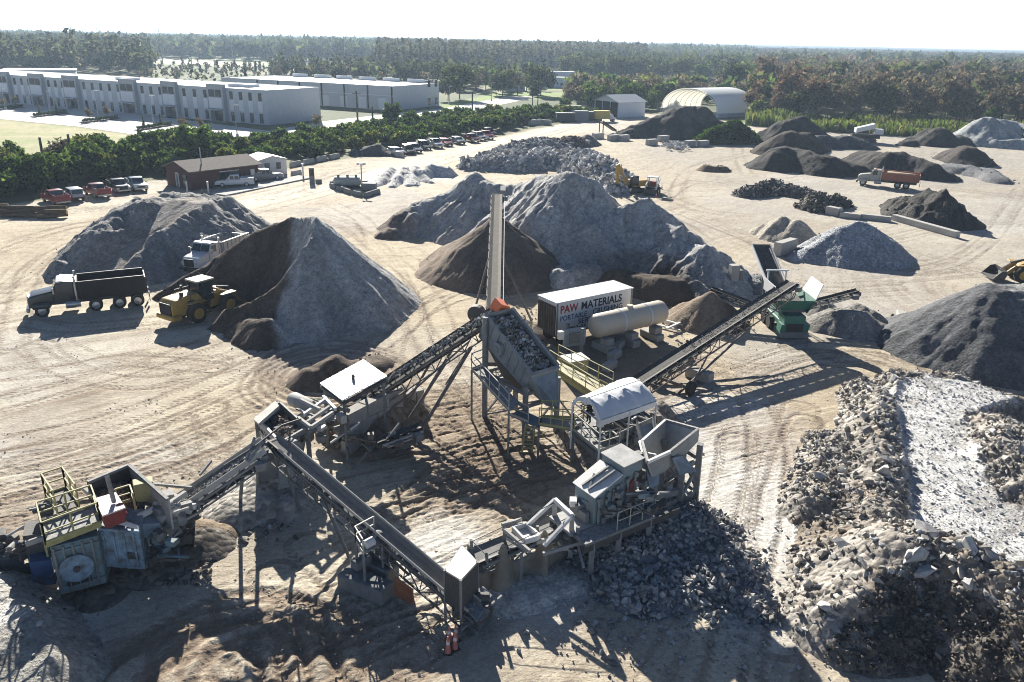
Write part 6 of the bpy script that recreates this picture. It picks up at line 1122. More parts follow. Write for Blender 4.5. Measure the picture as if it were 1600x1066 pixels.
for k, (x, y, a) in enumerate(((952,577,.95),(960,560,1.0),(966,545,1.1))): block(x, y, (1.4,.6,.55), a, ('nearest','middle','farthest')[k]+' block in the short row before the cream tank')
block(1092,592,(1.9,.8,.7),-.75,'single concrete block beside the long right conveyor'); block(975,612,(1.3,.7,.5),.6,'low block under the yellow walkway end')
g = P(897,592); r = empty('control_cabinet', g, .42, 'pale yellow metal control cabinet before the sign trailer', 'cabinet'); MB().bb(-.75,.75,-.6,.6,.15,1.55).build('body', m_yel2, r, bevel=.03); MB().bb(-.82,.82,-.67,.67,1.552,1.62).build('roof', m_wht, r); MB().bb(-.8,.8,-.62,.62,0,.14).build('plinth', m_steel, r); MB().bb(.756,.775,-.5,.5,.25,1.45).build('door', m_yel2, r)
for y in (-.25,.3): MB().bb(-.12+y,.12+y,-.64,-.605,1.1,1.25).build('handle', m_wht, r)
g = P(896,556); r = empty('switch_board', g, .4, 'grey electrical switch board on posts behind the yellow cabinet', 'switch board'); MB().bb(-.1,.1,-1.3,-1.1,0,2.6).build('post', m_dust, r); MB().bb(-.1,.1,1.0,1.2,0,2.2).build('post', m_dust, r); MB().bb(-.9,.9,-.1,.1,.8,2.2).build('panel', plain('blue_grey_panel', (.30,.36,.40), .6, dust=.2), r, bevel=.02); MB().bb(-.5,.4,-.25,-.11,1.1,1.9).build('breaker_box', m_dust, r, bevel=.02); MB().bb(-1.6,-1.2,-.7,-.3,1.7,2.3).build('meter_box', m_wht, r, bevel=.02)
for k, (x, y) in enumerate(((880,470),(808,505),(1000,545))): pass
# --- green screener with its belts
gq = P(1236,527); rz = math.radians(92); r = empty('mobile_screener', gq, rz, 'green and white mobile screener fed by the long right conveyor', 'screener'); T2 = lambda x, y, z: (x, y, z)
MB().bb(-.3,5.0,-.8,.8,.7,1.2).build('chassis', m_green, r, bevel=.05); MB().ext([(-.4,-1.25,1.2),(-.4,-1.05,.2),(.3,-1.05,.2),(.6,-1.25,1.2)], (0,2.3,0)).build('front_frame', m_green, r); MB().bb(-.5,-.3,-1.2,1.2,.1,.55).build('front_bumper', m_dust, r, bevel=.03)
MB().bb(-.35,1.2,-.85,.85,1.2,1.9).build('engine_housing', m_green, r, bevel=.06); MB().bb(-.41,-.36,-.7,.7,.6,1.25).build('radiator_grille', m_blkp, r)
b = MB(); b.add([(.1,-1.5,3.0),(.1,1.5,3.0),(.6,1.0,1.9),(.6,-1.0,1.9)],[(0,1,2,3)]); o = b.build('hopper_front', m_green, r); o.modifiers.new('t','SOLIDIFY').thickness = .07
for s in (-1,1):
    o = MB().ext([(.1,s*1.0,2.0),(3.2,s*1.0,2.0),(3.2,s*(1.55 if s < 0 else 1.35),3.1),(.1,s*(1.55 if s < 0 else 1.35),3.1)], (0,.07*s,0)).build('hopper_side', m_green, r); MB().ext([(.15,s*1.6,3.12),(3.1,s*1.6,3.12),(2.9,s*2.1,4.3) if s < 0 else (3.1,s*1.65,4.1),(.4,s*2.1,4.3) if s < 0 else (.4,s*1.65,4.1)], (0,.06*s,0)).build('wing_plate', m_wht, r)
MB().ext([(.5,-1.1,2.0),(3.2,-1.1,2.4),(3.2,1.1,2.4),(.5,1.1,2.0)], (0,0,.4)).build('gravel_load', m_rubble if 0 else plain('fine_grey_gravel', (.23,.22,.2), .95, var=.3, bump=.5), r)
for s in (-1,1):
    for x in (2.3,3.6): MB().cyl((x,s*1.0-.2,.5),(x,s*1.0+.2,.5),.5,n=16).build('wheel', m_tyre, r, smooth=40)
    MB().beam((4.6,s*.75,.9),(4.9,s*.75,4.2),.12).build('gantry_post', m_wht, r); MB().ext([(4.2,s*.78,2.6),(9.6,s*.78,5.0),(9.6,s*.78,5.35),(4.2,s*.78,3.1)], (0,.08*s,0)).build('belt_side', m_wht, r)
MB().beam((4.9,-.95,4.2),(4.9,.95,4.2),.12).build('gantry_bar', m_wht, r); MB().beam((3.4,0,2.5),(9.6,0,5.1),1.3,.08).build('main_belt', m_belt, r); MB().cyl((9.6,-.75,5.1),(9.6,.75,5.1),.2,n=12).build('head_pulley', m_steel, r)
for s in (-1,1): MB().cyl((6.0,s*.8,3.3),(4.6,s*.9,.5),.07,n=8).build('belt_strut', m_dust, r)
conveyor('short side conveyor right of the green screener', P(1262,475,1.9), Q(1338,455,63.6), .65, .35, .9, mt=m_dust, name='side_conveyor', chord=.06, legs=[(P(1300,462,2.4), P(1290,500,0), .05)])
conveyor('short side conveyor left of the green screener feeding the brown cone', P(1192,482,1.6), Q(1113,452,64.6), .7, .35, .9, mt=m_dust, name='side_conveyor', chord=.06, legs=[(P(1155,468,2.2), P(1160,500,0), .05)])
# ------------------------------------------------------------------ nearer half of the plant
DU = [m_dust, m_scr, m_steel, m_dust]
# --- impact crusher on its skid
zd = 2.0; dk = [P(889,795,zd), P(915,851,zd), P(1024,806,zd), P(1000,756,zd)]; og = Vector((dk[0].x, dk[0].y, 0)); r = empty('impact_crusher', og, 0, 'large dusty blue grey impact crusher on a raised steel deck above the rock pile', 'crusher')
e1 = (dk[2]-dk[1]); L = e1.length; e1.normalize(); e2 = Vector((-e1.y, e1.x, 0)); up = Vector((0,0,1)); b0 = dk[1]; C = lambda a, b, z=0.: b0+e1*a+e2*b+up*z
Wd = (dk[0]-dk[1]).dot(e2)
MB().ext([C(0,0), C(L,0), C(L,.85), C(0,.85)], -up*.14).build('side_deck', m_dust, r, org=og); MB().ext([C(-.05,.9), C(L,.9), C(L,Wd), C(-.05,Wd)], -up*.14).build('main_deck', plain('dusty_deck_plate', (.36,.36,.35), .85, var=.25, dust=.7, dcol=(.55,.53,.5)), r, org=og)
for y in (.1, .95, Wd-.15): MB().beam(C(-.05,y,-.32), C(L+1.6,y,-.32), .16, .34).build('skid_beam', m_steel, r, org=og)
for x in (.5, L*.5, L*.95):
    for y in (.15, Wd-.2): q = C(x,y); MB().beam((q.x,q.y,-.1), q-up*.16, .24).build('skid_leg', m_dust, r, org=og)
bx0, bx1, by0, by1 = 1.2, L*.90, .95, Wd*.92
body = MB().ext([C(bx0,by0), C(bx1,by0), C(bx1,by0,2.35), C(bx0+1.5,by0,2.05), C(bx0,by0,1.35)], e2*(by1-by0)).build('crusher_body', m_teal, r, org=og, bevel=.03)
q0 = C(bx0+1.6,by0-.03,2.02); MB().ext([C(bx0+1.55,by0-.05,1.9), C(bx1+.25,by0-.05,2.0), C(bx1+.25,by0-.05,2.52), C(bx0+1.55,by0-.05,2.42)], e2*(by1-by0+.1)).build('upper_housing', m_teal, r, org=og, bevel=.03)
MB().plate(C(bx0-.06,by0-.08,1.39), C(bx0+1.5,by0-.08,2.09), C(bx0+1.5,by1+.08,2.09), C(bx0-.06,by1+.08,1.39), .06).build('front_hood', m_wht, r, org=og); MB().plate(C(bx0+1.5,by0-.1,2.45), C(bx1+.3,by0-.1,2.56), C(bx1+.3,by1+.1,2.56), C(bx0+1.5,by1+.1,2.45), .05).build('top_plate', plain('dust_covered_plate', (.5,.49,.47), .9, var=.35, scale=2), r, org=og)
for s in (.2,.5): MB().beam(C(bx0+.05,by0+s*(by1-by0)+.25,1.5), C(bx0+1.35,by0+s*(by1-by0),2.2), .09, .12).build('hood_arm', m_dust, r, org=og)
MB().beam(C(bx0+.05,by0+.5,1.52), C(bx0+.75,by0+1.0,1.86), .08).build('hood_arm', m_dust, r, org=og)
MB().ext([C(bx0+1.7,by0-.06,1.2), C(bx1-.25,by0-.06,1.75), C(bx1-.25,by0-.06,1.2), C(bx0+1.9,by0-.06,.9)], -e2*.05).build('red_panel', m_red, r, org=og)
for k in range(6): x = bx0+.2+k*(bx1-bx0-.4)/5; MB().beam(C(x,by0-.08,.02), C(x,by0-.08,1.2+k*.17), .1).build('body_rib', m_dust, body, org=og)
for x, z, rr in ((bx0+.75,.6,.32),(bx0+1.9,.55,.42),(bx1-.4,.8,.28)): c = C(x,by0-.02,z); MB().cyl(c, c-e2*.28, rr, n=18).build('pulley', m_scr, r, org=og, smooth=40)
MB().beam(C(bx0-.2,by0+.2,.3), C(bx0-.2,by1-.1,.3), .2, .5).build('front_beam', m_dust, r, org=og); MB().box(C(bx0-.3,by1-.3,.7), (.3,.4,.3)).build('motor', m_wht, r, org=og); MB().box(C(bx0-.1,by0+.9,.55), (.5,.5,.35), .4).build('motor', m_dust, r, org=og)
clutter(r, og, C((bx0+bx1)/2,by0-.15,.8), (1.7,.15,.55), 26, [m_dust, m_teal, m_scr, m_dust, m_steel]); clutter(r, og, C(bx1+.6,by0+.9,1.2), (.4,.8,1.0), 18, [m_dust, m_scr, m_trs, m_steel]); clutter(r, og, C(L*.93,1.3,.25), (.5,.7,.2), 8, DU)
for k, q in enumerate(((.0,.9),(L*.35,.0),(L*.7,.0))): MB().cyl(C(q[0]+.25,.85,0), C(q[0]+.25,.85,.32), .09, n=9).build('bollard_pin', m_dust, r, org=og)
for k in range(9): a_ = C(bx0+.2+k*(bx1-bx0)/9, by0-.12, random.uniform(.4,1.1)); MB().path([a_, a_-e2*.25-up*.2, a_-e2*.3+e1*.5-up*.35], .03, 6).build('hydraulic_hose', m_blkp, r, org=og)
for k in range(5): a_ = C(bx0+.15+k*(bx1-bx0-.3)/4, by0-.1, 1.25+k*.16); MB().box(a_, (.16,.1,.2), math.atan2(e1.y,e1.x)).build('bolt_plate', m_dust, r, org=og)
railing('handrail', m_rail, r, og, [C(L*.45,.08), C(L,.08)], .9, .8, .022, False)
# feed hopper and its legs
og = Vector((P(1060,812).x, P(1060,812).y, 0)); r = empty('feed_hopper', og, 0, 'flared grey steel feed hopper on braced legs behind the impact crusher', 'hopper')
A_, B_, C_, D_ = P(1012,722,4.6), P(1047,706,4.7), P(1091,671,4.9), P(1040,657,4.6); E_ = P(1003,690,4.5); c0 = (A_+B_+C_+D_+E_)/5
lo = [k.lerp(c0,.45)+Vector((0,0,-1.3)) for k in (A_,B_,C_,D_,E_)]; rim = [A_,B_,C_,D_,E_]; m_hop = plain('pale_dusty_plate', (.44,.43,.41), .85, var=.25, dust=.4)
for i, nm in enumerate(('front_plate','wing_plate','right_plate','back_plate','left_plate')):
    j_ = (i+1) % 5; b = MB(); b.add([rim[i], rim[j_], lo[j_], lo[i]], [(0,1,2,3)]); o = b.build(nm, m_scr if i in (0,1) else m_hop, r, org=og); o.modifiers.new('thickness','SOLIDIFY').thickness = .07
    MB().beam(rim[i], rim[j_], .12, .14).build('rim_beam', m_wht if i in (0,3) else m_dust, r, org=og)
MB().plate(P(1046,708,4.65), P(1093,670,5.0), P(1091,690,4.2), P(1060,722,3.7), .06).build('flared_wing', m_scr, r, org=og); MB().plate(P(1050,716,4.3), P(1068,712,4.2), P(1089,737,3.2), P(1062,742,3.0), .06).build('hanging_plate', m_blu, r, org=og)
MB().plate(P(1008,725,4.0), P(1030,712,4.2), P(1030,756,2.9), P(1015,765,2.8), .05).build('hanging_plate', m_blu, r, org=og)
ch = [P(995,668,3.9), P(1020,660,3.9), P(1028,705,3.0), P(1008,716,3.0)]; MB().plate(*ch, .06).build('feed_chute', m_blu, r, org=og)
for i, j_ in ((0,3),(1,2)): MB().plate(ch[i], ch[j_], ch[j_]+up*.5, ch[i]+up*.45, .05).build('chute_side', m_dust, r, org=og)
MB().path([P(1000,690,4.2), P(1005,708,4.3), P(1025,712,4.4)], .08).build('dust_pipe', m_wht, r, org=og)
for (x, y), t in (((1060,810),(1055,728,4.0)),((1085,797),(1082,715,4.0)),((1030,790),(1030,716,4.0)),((1055,775),(1050,690,4.0))): q = P(x,y); w = P(*t); MB().beam((q.x,q.y,-.1), (q.x+(w.x-q.x)*.25, q.y+(w.y-q.y)*.25, 4.0), .26, .26).build('leg', m_dust, r, org=og)
lg = [P(1060,810), P(1085,797), P(1055,775), P(1030,790)]
for i in range(4):
    j_ = (i+1) % 4
    for z in (1.1, 2.9): MB().beam(lg[i]+up*z, lg[j_]+up*z, .16, .22).build('cross_beam', m_dust, r, org=og)
    MB().beam(lg[i]+up*1.2, lg[j_]+up*2.8, .14).build('diagonal_brace', m_dust, r, org=og)
MB().beam(C(L*.75,.9,.5), lg[0]+up*1.6, .22, .3).build('tie_beam', m_dust, r, org=og); MB().beam(C(L*.75,.5,.2), lg[0]+up*1.0, .12, .2).build('tie_beam', m_dust, r, org=og)
MB().ext([P(958,858,.05), P(964,868,.05), P(1078,818,.05), P(1070,808,.05)], (0,0,.85)).build('concrete_beam', m_con, None, bevel=.06); o = bpy.data.objects['concrete_beam']; tag(o, 'long low concrete beam under the impact crusher deck, topping the rock pile', 'concrete beam')
# --- rock pile below the crusher
def rpmask(x, y, h): return 1.
rk = heap('stone_pile', 'spill of grey broken stone below the impact crusher', [[RG(960,862,.9,.6), RG(1060,830,1.0,.8)], [RG(1000,905,.45,1.2), RG(1110,880,.5,1.0)], [RG(1140,905,.25,.8), RG(1175,950,.2,.4)]], (.22,.22,.225), m_rubble, seed=410, res=.12, slope=27, lump=.12, rough=.1)
SG = [(.30,.31,.32),(.38,.38,.38),(.24,.245,.25),(.45,.44,.42),(.33,.30,.27)]
sprinkle(rk, 3600, .12, .48, SG, pw=2., hmin=.02)
pts = [tuple(P(random.gauss(1020,75), 900+abs(random.gauss(0,55)))) for k in range(330)]+[tuple(P(1140+random.gauss(0,32), 915+random.gauss(0,45))) for k in range(420)]+[tuple(P(random.uniform(930,1260), random.uniform(850,1060))) for k in range(90)]
stones('scattered_stones', 'loose grey stones scattered in front of the stone spill', pts, .10, .34, SG)
# --- under crusher conveyor with screen frame
ta, tb2 = P(742,872,1.3), P(900,806,1.35); r_, T_, L_ = conveyor('low conveyor from the impact crusher to the white hood', tb2, ta, 1.05, .5, .8, mt=m_dust, mb=m_beltd, name='low_conveyor', legs=[(P(800,868,1.0), P(800,885,0), .09), (P(757,885,1.0), P(757,905,0), .09)])
og = Vector((P(860,840).x, P(860,840).y, 0)); r = empty('magnet_frame', og, 0, 'pale steel gantry with a white tray over the low conveyor', 'gantry')
f0, f1, g0, g1 = P(867,818,1.3), P(893,838,1.3), P(867,781,2.9), P(894,806,2.9)
for a, b in ((f0,g0),(f1,g1)): MB().beam((a.x,a.y,.0), b, .2).build('gantry_post', m_hop, r, org=og)
MB().beam(g0, g1, .16, .2).build('top_beam', m_wht, r, org=og); MB().beam(g0, P(824,821,1.9), .13, .16).build('inclined_beam', m_wht, r, org=og); MB().beam(g1, P(850,853,1.8), .13, .16).build('inclined_beam', m_wht, r, org=og)
tr_ = [P(801,829,1.75), P(822,823,1.75), P(843,842,1.75), P(820,849,1.75)]; MB().plate(*tr_, .08).build('white_tray', m_wht, r, org=og)
for i in range(4): MB().beam(tr_[i]+up*.12, tr_[(i+1)%4]+up*.12, .1, .22).build('tray_rim', m_wht, r, org=og)
for a, b in (((786,826,1.9),(828,862,1.8)),((784,820,2.0),(815,812,2.0)),((792,840,1.6),(823,860,1.6)),((838,848,1.6),(868,838,1.6)),((848,866,1.2),(905,848,1.3))): MB().beam(P(*a), P(*b), .12, .16).build('frame_beam', m_hop, r, org=og)
for q in (P(788,830,1.8), P(815,864,1.7), P(840,822,1.7)): MB().beam((q.x,q.y,0), q, .12).build('frame_leg', m_dust, r, org=og)
MB().cyl(P(736,844,2.0), P(738,864,1.2), .07, n=8).build('cable_post', m_dust, r, org=og); MB().cyl(P(760,866,2.0), P(762,886,1.0), .07, n=8).build('cable_post', m_dust, r, org=og)
for a, b in (((866,786,2.8),(738,846,1.9)),((890,808,2.8),(762,868,1.9)),((738,846,1.9),(760,868,1.9))): MB().cyl(P(*a), P(*b), .018, n=5).build('cable', m_steel, r, org=og)
clutter(r, og, P(870,845,1.0), (1.0,.5,.3), 14, [m_hop, m_dust, m_wht])
# --- long conveyor down to the front
ha, hb = P(752,962,.75), P(428,688,4.1); r_, T_, L_ = conveyor('long conveyor sloping from the white hood in front up to the middle hopper', ha, hb, .72, .85, .95, chord=.07, mt=plain('grey_truss_steel', (.15,.16,.17), .75, var=.35, dust=.35), mb=plain('stone_dust_belt', (.21,.205,.195), .95, var=.25, scale=2, dust=.3), legs=[(ha.lerp(hb,.78)-up*1.0+Vector((.4,-.3,0)), P(545,870,.1), .08), (ha.lerp(hb,.78)-up*1.0+Vector((-.4,.3,0)), P(600,800,.1), .08), (ha.lerp(hb,.95)-up*1.0, P(470,800,.1), .09), (ha.lerp(hb,.86)-up*1.0+Vector((.4,-.3,0)), ha.lerp(hb,.35)-up*1.2+Vector((.4,-.3,0)), .06)], skirt=(.4, 12.5, .14, m_hop))
og = r_.location
for k in range(6): q = ha.lerp(hb, .25+k*.11); MB().plate(q+Vector((.45,.35,-.1)), q+Vector((.45,.35,-.1))+(hb-ha).normalized()*.55, q+Vector((.4,.2,-.75))+(hb-ha).normalized()*.55, q+Vector((.4,.2,-.75)), .03).build('return_guard', m_hop, r_, org=og)
MB().cyl(P(452,700,4.2), P(453,668,5.3), .05, n=8).build('lamp_stay', m_steel, r_, org=og); MB().path([P(350,728,4.0), P(395,700,4.4), P(440,665,4.7), P(470,655,4.2)], .05).build('water_hose', m_steel, r_, org=og)
og = Vector((P(735,940).x, P(735,940).y, 0)); r = empty('transfer_hood', og, 0, 'white plated transfer hood at the low front end of the long conveyor', 'hood'); zt = 2.5; hq = [P(695,891,zt), P(722,852,zt), P(746,878,zt), P(720,906,zt)]
MB().plate(*hq, .06).build('top_plate', m_wht, r, org=og)
for i in range(4): a, b = hq[i], hq[(i+1)%4]; MB().plate(a-up*.02, b-up*.02, b-up*1.5, a-up*1.5, .04).build('side_plate', m_steel if i else m_dust, r, org=og)
tq = [P(712,935,1.0), P(755,915,1.0), P(770,930,.9), P(745,970,.8)]; MB().ext(tq, -up*.8).build('tail_box', plain('blue_grey_box', (.17,.2,.23), .7, var=.3, dust=.5), r, org=og, bevel=.03)
for q in hq: MB().beam((q.x,q.y,0), q, .1).build('leg', m_dust, r, org=og)
clutter(r, og, P(735,950,.7), (.7,.4,.3), 12, DU)
# drive stand with blocks half way down
og = Vector((P(575,880).x, P(575,880).y, 0)); r = empty('drive_stand', og, 0, 'railed drive stand with a motor beside the long sloping conveyor', 'drive stand'); q = [P(556,848,2.0), P(585,832,2.0), P(597,850,2.0), P(568,868,2.0)]
MB().plate(*q, -.06).build('stand_deck', m_dust, r, org=og); railing('railing', m_rail, r, og, [q[1], q[0], q[3]], .8, .8)
for k in q: MB().beam((k.x,k.y,0), k, .1).build('stand_leg', m_dust, r, org=og)
MB().cyl(P(570,852,2.2), P(583,845,2.2), .2, n=12).build('motor', m_wht, r, org=og, smooth=40); MB().lathe(P(588,838,2.0), P(594,842,2.0), [(0,.3),(.5,.34),(1,.3)], 14).build('gearbox', m_dust, r, org=og)
m_bl2 = plain('dark_weathered_concrete', (.24,.24,.235), .95, var=.3, bump=.4)
block(588,898,(2.0,.9,.8),-.55,'upper weathered block under the drive stand',0,mm=m_bl2); block(572,925,(2.4,.95,.75),-.5,'long weathered block lying in front under the drive stand',0,mm=m_bl2); block(566,907,(.9,.5,.45),.9,'small weathered block lying on the long front block',.75,mm=m_bl2); block(603,885,(1.9,.9,.7),-.55,'weathered block on top of the upper block',.8,mm=m_bl2)
o = MB().plate(P(617,902,1.4), P(645,922,1.3), P(644,946,.2), P(616,930,.3), .05).build('rusty_plate', m_rust); tag(o, 'rusty orange steel plate leaning under the long sloping conveyor', 'steel plate')
# draped canvas and pale slab of dirt beside the low conveyor
V = []; n, m = 40, 10; line = smooth_line([tuple(q[:2]) for q in (P(742,915), P(775,905), P(800,900), P(832,885), P(858,880), P(900,858))], 8)
for i in range(n+1):
    k = i/n*(len(line)-1); a = line[min(int(k), len(line)-2)]; b = line[min(int(k), len(line)-2)+1]; f = k-int(k) if int(k) < len(line)-1 else 1; x, y = a[0]+(b[0]-a[0])*f, a[1]+(b[1]-a[1])*f; pk = .75+1.15*max(0, math.cos(i/n*6.28*2.2+2.4))**1.4
    for j in range(m+1): t = j/m; V.append((x+.25*math.sin(i*.5)*t, y-.15-t*t*(.9+.4*math.cos(i/n*6.28*2.4+2.2))+.05*math.sin(i*.9), pk*(1-t**1.3)+.02))
b = MB(); b.add(V, [(i*(m+1)+j, i*(m+1)+j+1, (i+1)*(m+1)+j+1, (i+1)*(m+1)+j) for i in range(n) for j in range(m)]); og = V[0]; o = b.build('canvas_sheet', m_tan, None, (og[0],og[1],0), org=(og[0],og[1],0), smooth=60); o.modifiers.new('thickness','SOLIDIFY').thickness = .03; tag(o, 'tan canvas sheet draped in folds beside the low conveyor', 'canvas sheet')
o = heap('dirt_bank', 'pale dirt bank with a square hole in front of the draped canvas', [[(P(800,935).x,P(800,935).y,.22,.5), (P(875,905).x,P(875,905).y,.25,.5)]], (.50,.475,.43), m_fine, seed=420, res=.1, slope=30, lump=.1, cat='bank')
# --- middle hopper with block walls below the tin roof
m_blk = plain('light_cast_block', (.40,.38,.35), .95, var=.25, bump=.35, dust=.3)
block_wall('tall pale block retaining wall below the tin roof', P(548,712,0), P(632,662,0), 2.5, 3, per=1.6, mm=m_blk); block_wall('short block wall right of the tall pale one below the tin roof', P(636,655,0), P(664,648,0), 1.7, 2, per=1.4, mm=m_blk)
heap('earth_bank', 'dark dirt fill behind the tall pale block wall', [[(P(560,690).x-.2,P(560,690).y+1.2,2.0,.8), (P(620,660).x-.3,P(620,660).y+1.2,2.0,.7)]], (.22,.18,.14), m_rubble, seed=430, res=.14, slope=50, lump=.2, cat='bank')
og = Vector((P(450,700).x, P(450,700).y, 0)); r = empty('middle_hopper', og, 0, 'steel sided hopper full of dark rubble at the head of the long sloping conveyor', 'hopper'); z = 3.1
hp_ = [P(401,652,z), P(437,629,z), P(480,668,z), P(438,692,z)]; hl = [k.lerp(sum(hp_,Vector())/4,.3)-up*1.7 for k in hp_]
for i, nm in enumerate(('left_wall','back_wall','right_wall','front_wall')):
    b = MB(); j_ = (i+1)%4; b.add([hp_[i],hp_[j_],hl[j_],hl[i]],[(0,1,2,3)]); o = b.build('hopper_wall', m_hop if i in (0,3) else m_scr, r, org=og); o.modifiers.new('t','SOLIDIFY').thickness = .08; MB().beam(hp_[i],hp_[j_],.12,.12).build('rim_beam', m_wht if i == 3 else m_dust, r, org=og)
for k in hp_: MB().beam((k.x,k.y,-.1), k-up*.1, .2).build('leg', m_dust, r, org=og)
MB().plate(P(396,655,3.2), P(430,626,3.2), P(436,634,3.5), P(404,662,3.5), .15).build('wedge_plate', m_con, r, org=og)
for a, b in (((466,578+75,3.3),(486,668,3.3)),((486,668,3.4),(520,645,3.4)),((505,620,3.6),(524,640,3.5)),((475,648,3.3),(512,622,3.6)),((480,660,3.3),(515,636,3.5)),((500,640,3.5),(470,625,3.5)),((470,640,3.2),(500,668,3.2))): MB().beam(P(*a), P(*b), .14, .18).build('frame_beam', m_wht if a[0] % 2 else m_hop, r, org=og)
MB().lathe(P(455,622,2.9), P(492,640,2.9), [(0,.3),(.1,.42),(.9,.42),(1,.3)], 14).build('dusty_drum', m_hop, r, org=og, smooth=40)
clutter(r, og, P(505,660,2.4), (1.2,.9,.8), 34, [m_dust, m_hop, m_trs, m_steel, m_wht]); clutter(r, og, P(580,690,1.0), (2.0,.6,.7), 24, [m_dust, m_steel, m_trs, m_red, m_hop])
pts = []
for k in range(520):
    a, b = random.random(), random.random(); q = hp_[0].lerp(hp_[1],a).lerp(hp_[3].lerp(hp_[2],a),b); pts.append((q.x, q.y, q.z-.55+.35*(1-abs(a-.5)*2)*(1-abs(b-.5)*2)+random.uniform(-.05,.1)))
stones('dark_rubble', 'dark brown rubble filling the middle hopper', pts, .14, .42, BG)
MB().plate(P(440,705,2.8), P(470,690,2.8), P(462,760,.9), P(435,765,.9), .06).build('discharge_chute', m_scr, r, org=og); MB().plate(P(405,712,2.6), P(440,706,2.6), P(430,755,.6), P(402,760,.6), .06).build('discharge_chute', m_scr, r, org=og)
r_, T_, L_ = conveyor('short horizontal belt under the tail of the inclined conveyor', P(592,690,1.3), P(655,668,1.3), .6, .3, .6, mt=m_hop, name='cross_belt')
heap('soil_pile', 'fine grey spoil heap below the head of the short inclined belt', [[RG(425,760,1.2,.2), RG(400,790,.7,.4), RG(440,790,.6,.5)], [RG(370,800,.6,.6)]], (.38,.35,.31), m_rubble, seed=440, res=.12, slope=34)
stones('rubble', 'brown rubble lumps strewn before the short inclined belt', [tuple(P(random.gauss(395,30), random.gauss(812,14))) for k in range(260)], .1, .4, BG+DG)
# --- short inclined belt from the jaw crusher
ja, jb = P(250,812,1.3), P(414,700,4.0); r_, T_, L_ = conveyor('short inclined belt of grey stone from the jaw crusher to the middle hopper', ja, jb, 1.15, .45, .8, mt=m_dust, mb=m_beltd, name='inclined_belt', load=(.2, 5.4, 420, .08, .22, [(.42,.41,.4),(.5,.49,.47),(.36,.35,.33)], 'pale dusty stone riding the short inclined belt'), skirt=(.0, 5.6, .3, m_hop), legs=[(P(380,730,3.3), P(375,790,0), .09), (P(400,715,3.3), P(405,770,0), .09), (P(305,775,2.0), P(300,850,0), .09)])
og = r_.location
for a, b in (((304,762,2.6),(312,800,2.0)),((236,783,2.6),(320,787,2.2)),((232,756,2.9),(300,762,2.9)),((312,742,3.2),(330,720,3.4)),((388,722,4.0),(410,690,4.6)),((385,720,4.0),(398,684,4.7))): MB().beam(P(*a), P(*b), .09, .12).build('frame_beam', m_dust, r_, org=og)
# --- jaw crusher set at left
og = Vector((P(150,900).x, P(150,900).y, 0)); r = empty('jaw_crusher', og, 0, 'battered blue green jaw crusher with a yellow railed platform at lower left', 'crusher')
m_bg = plain('worn_blue_green_paint', (.15,.27,.32), .75, var=.55, scale=2.6, c2=(.10,.12,.11), dust=.35); m_pb = plain('chipped_pale_blue_paint', (.26,.40,.52), .7, var=.6, scale=3., c2=(.10,.11,.12), dust=.3)
def pan(name, pp, m, t=.08): return MB().plate(*[P(*q) for q in pp], t).build(name, m, r, org=og)
z0 = 2.9
MB().ext([P(78,856,z0), P(152,838,z0), P(165,800,z0), P(88,812,z0)], -up*2.3).build('crusher_body', m_bg, r, org=og, bevel=.03); MB().ext([P(153,826,3.0), P(217,831,2.8), P(225,795,2.8), P(165,790,3.0)], -up*1.9).build('flywheel_housing', m_pb, r, org=og, bevel=.03)
_a, _b = P(78,856,z0), P(152,838,z0); nn = (_b-_a).normalized(); nn = Vector((nn.y,-nn.x,0)); c = _a.lerp(_b,.45)-up*1.15+nn*.02; MB().cyl(c-nn*.1, c+nn*.14, .62, n=24).build('flywheel_cover', m_pb, r, org=og, smooth=40); MB().cyl(c+nn*.141, c+nn*.24, .13, n=12).build('flywheel_hub', m_steel, r, org=og)
MB().ext([P(217,820,2.6), P(250,818,2.4), P(262,790,2.4), P(228,792,2.6)], -up*1.1).build('chute_box', plain('pale_blue_box', (.24,.34,.42), .7, var=.35, dust=.4), r, org=og, bevel=.03); pan('white_cover', [(156,812,3.1),(217,828,2.95),(216,822,3.05),(172,806,3.2)], m_wht); pan('loose_plate', [(255,825,2.0),(272,810,2.2),(286,832,1.6),(268,842,1.5)], m_dust)
for k in range(5): t_ = (k+.3)/5; q_ = _a.lerp(_b, t_)+nn*.05; MB().beam(q_-up*.05, q_-up*2.2, .07, .09).build('side_rib', m_dust, r, org=og)
for z_ in (.25, 1.95): MB().beam(_a-up*z_+nn*.04, _b-up*z_+nn*.04, .06, .12).build('side_flange', m_bg, r, org=og)
q_ = _a.lerp(_b,.45)-up*1.95+nn*.06; d_ = (_b-_a).normalized(); MB().ext([q_-d_*.45, q_+d_*.45, q_+d_*.45+up*.35, q_-d_*.45+up*.2], nn*.02).build('opening_shade_panel', m_blkp, r, org=og)  # black plate painted on as the shaded inside of a hole
_c, _d = P(153,826,3.0), P(217,831,2.8); n2 = (_d-_c).normalized(); n2 = Vector((n2.y,-n2.x,0))
for k in range(4): q_ = _c.lerp(_d, (k+.4)/4)+n2*.04; MB().beam(q_-up*.1, q_-up*1.8, .05, .07).build('side_rib', m_pb, r, org=og)
q_ = _c.lerp(_d,.62)-up*1.35+n2*.04; MB().ext([q_-n2*0, q_+(_d-_c)*.28, q_+(_d-_c)*.28+up*.3, q_+up*.3], n2*.02).build('access_plate', m_steel, r, org=og)
for k in range(7): a_ = P(70+k*34+random.uniform(-8,8), 905-k*9, .9); MB().path([a_, a_+Vector((.5,-.25,.35)), a_+Vector((1.1,.1,.9+.3*random.random()))], .035, 6).build('hydraulic_hose', m_blkp, r, org=og)
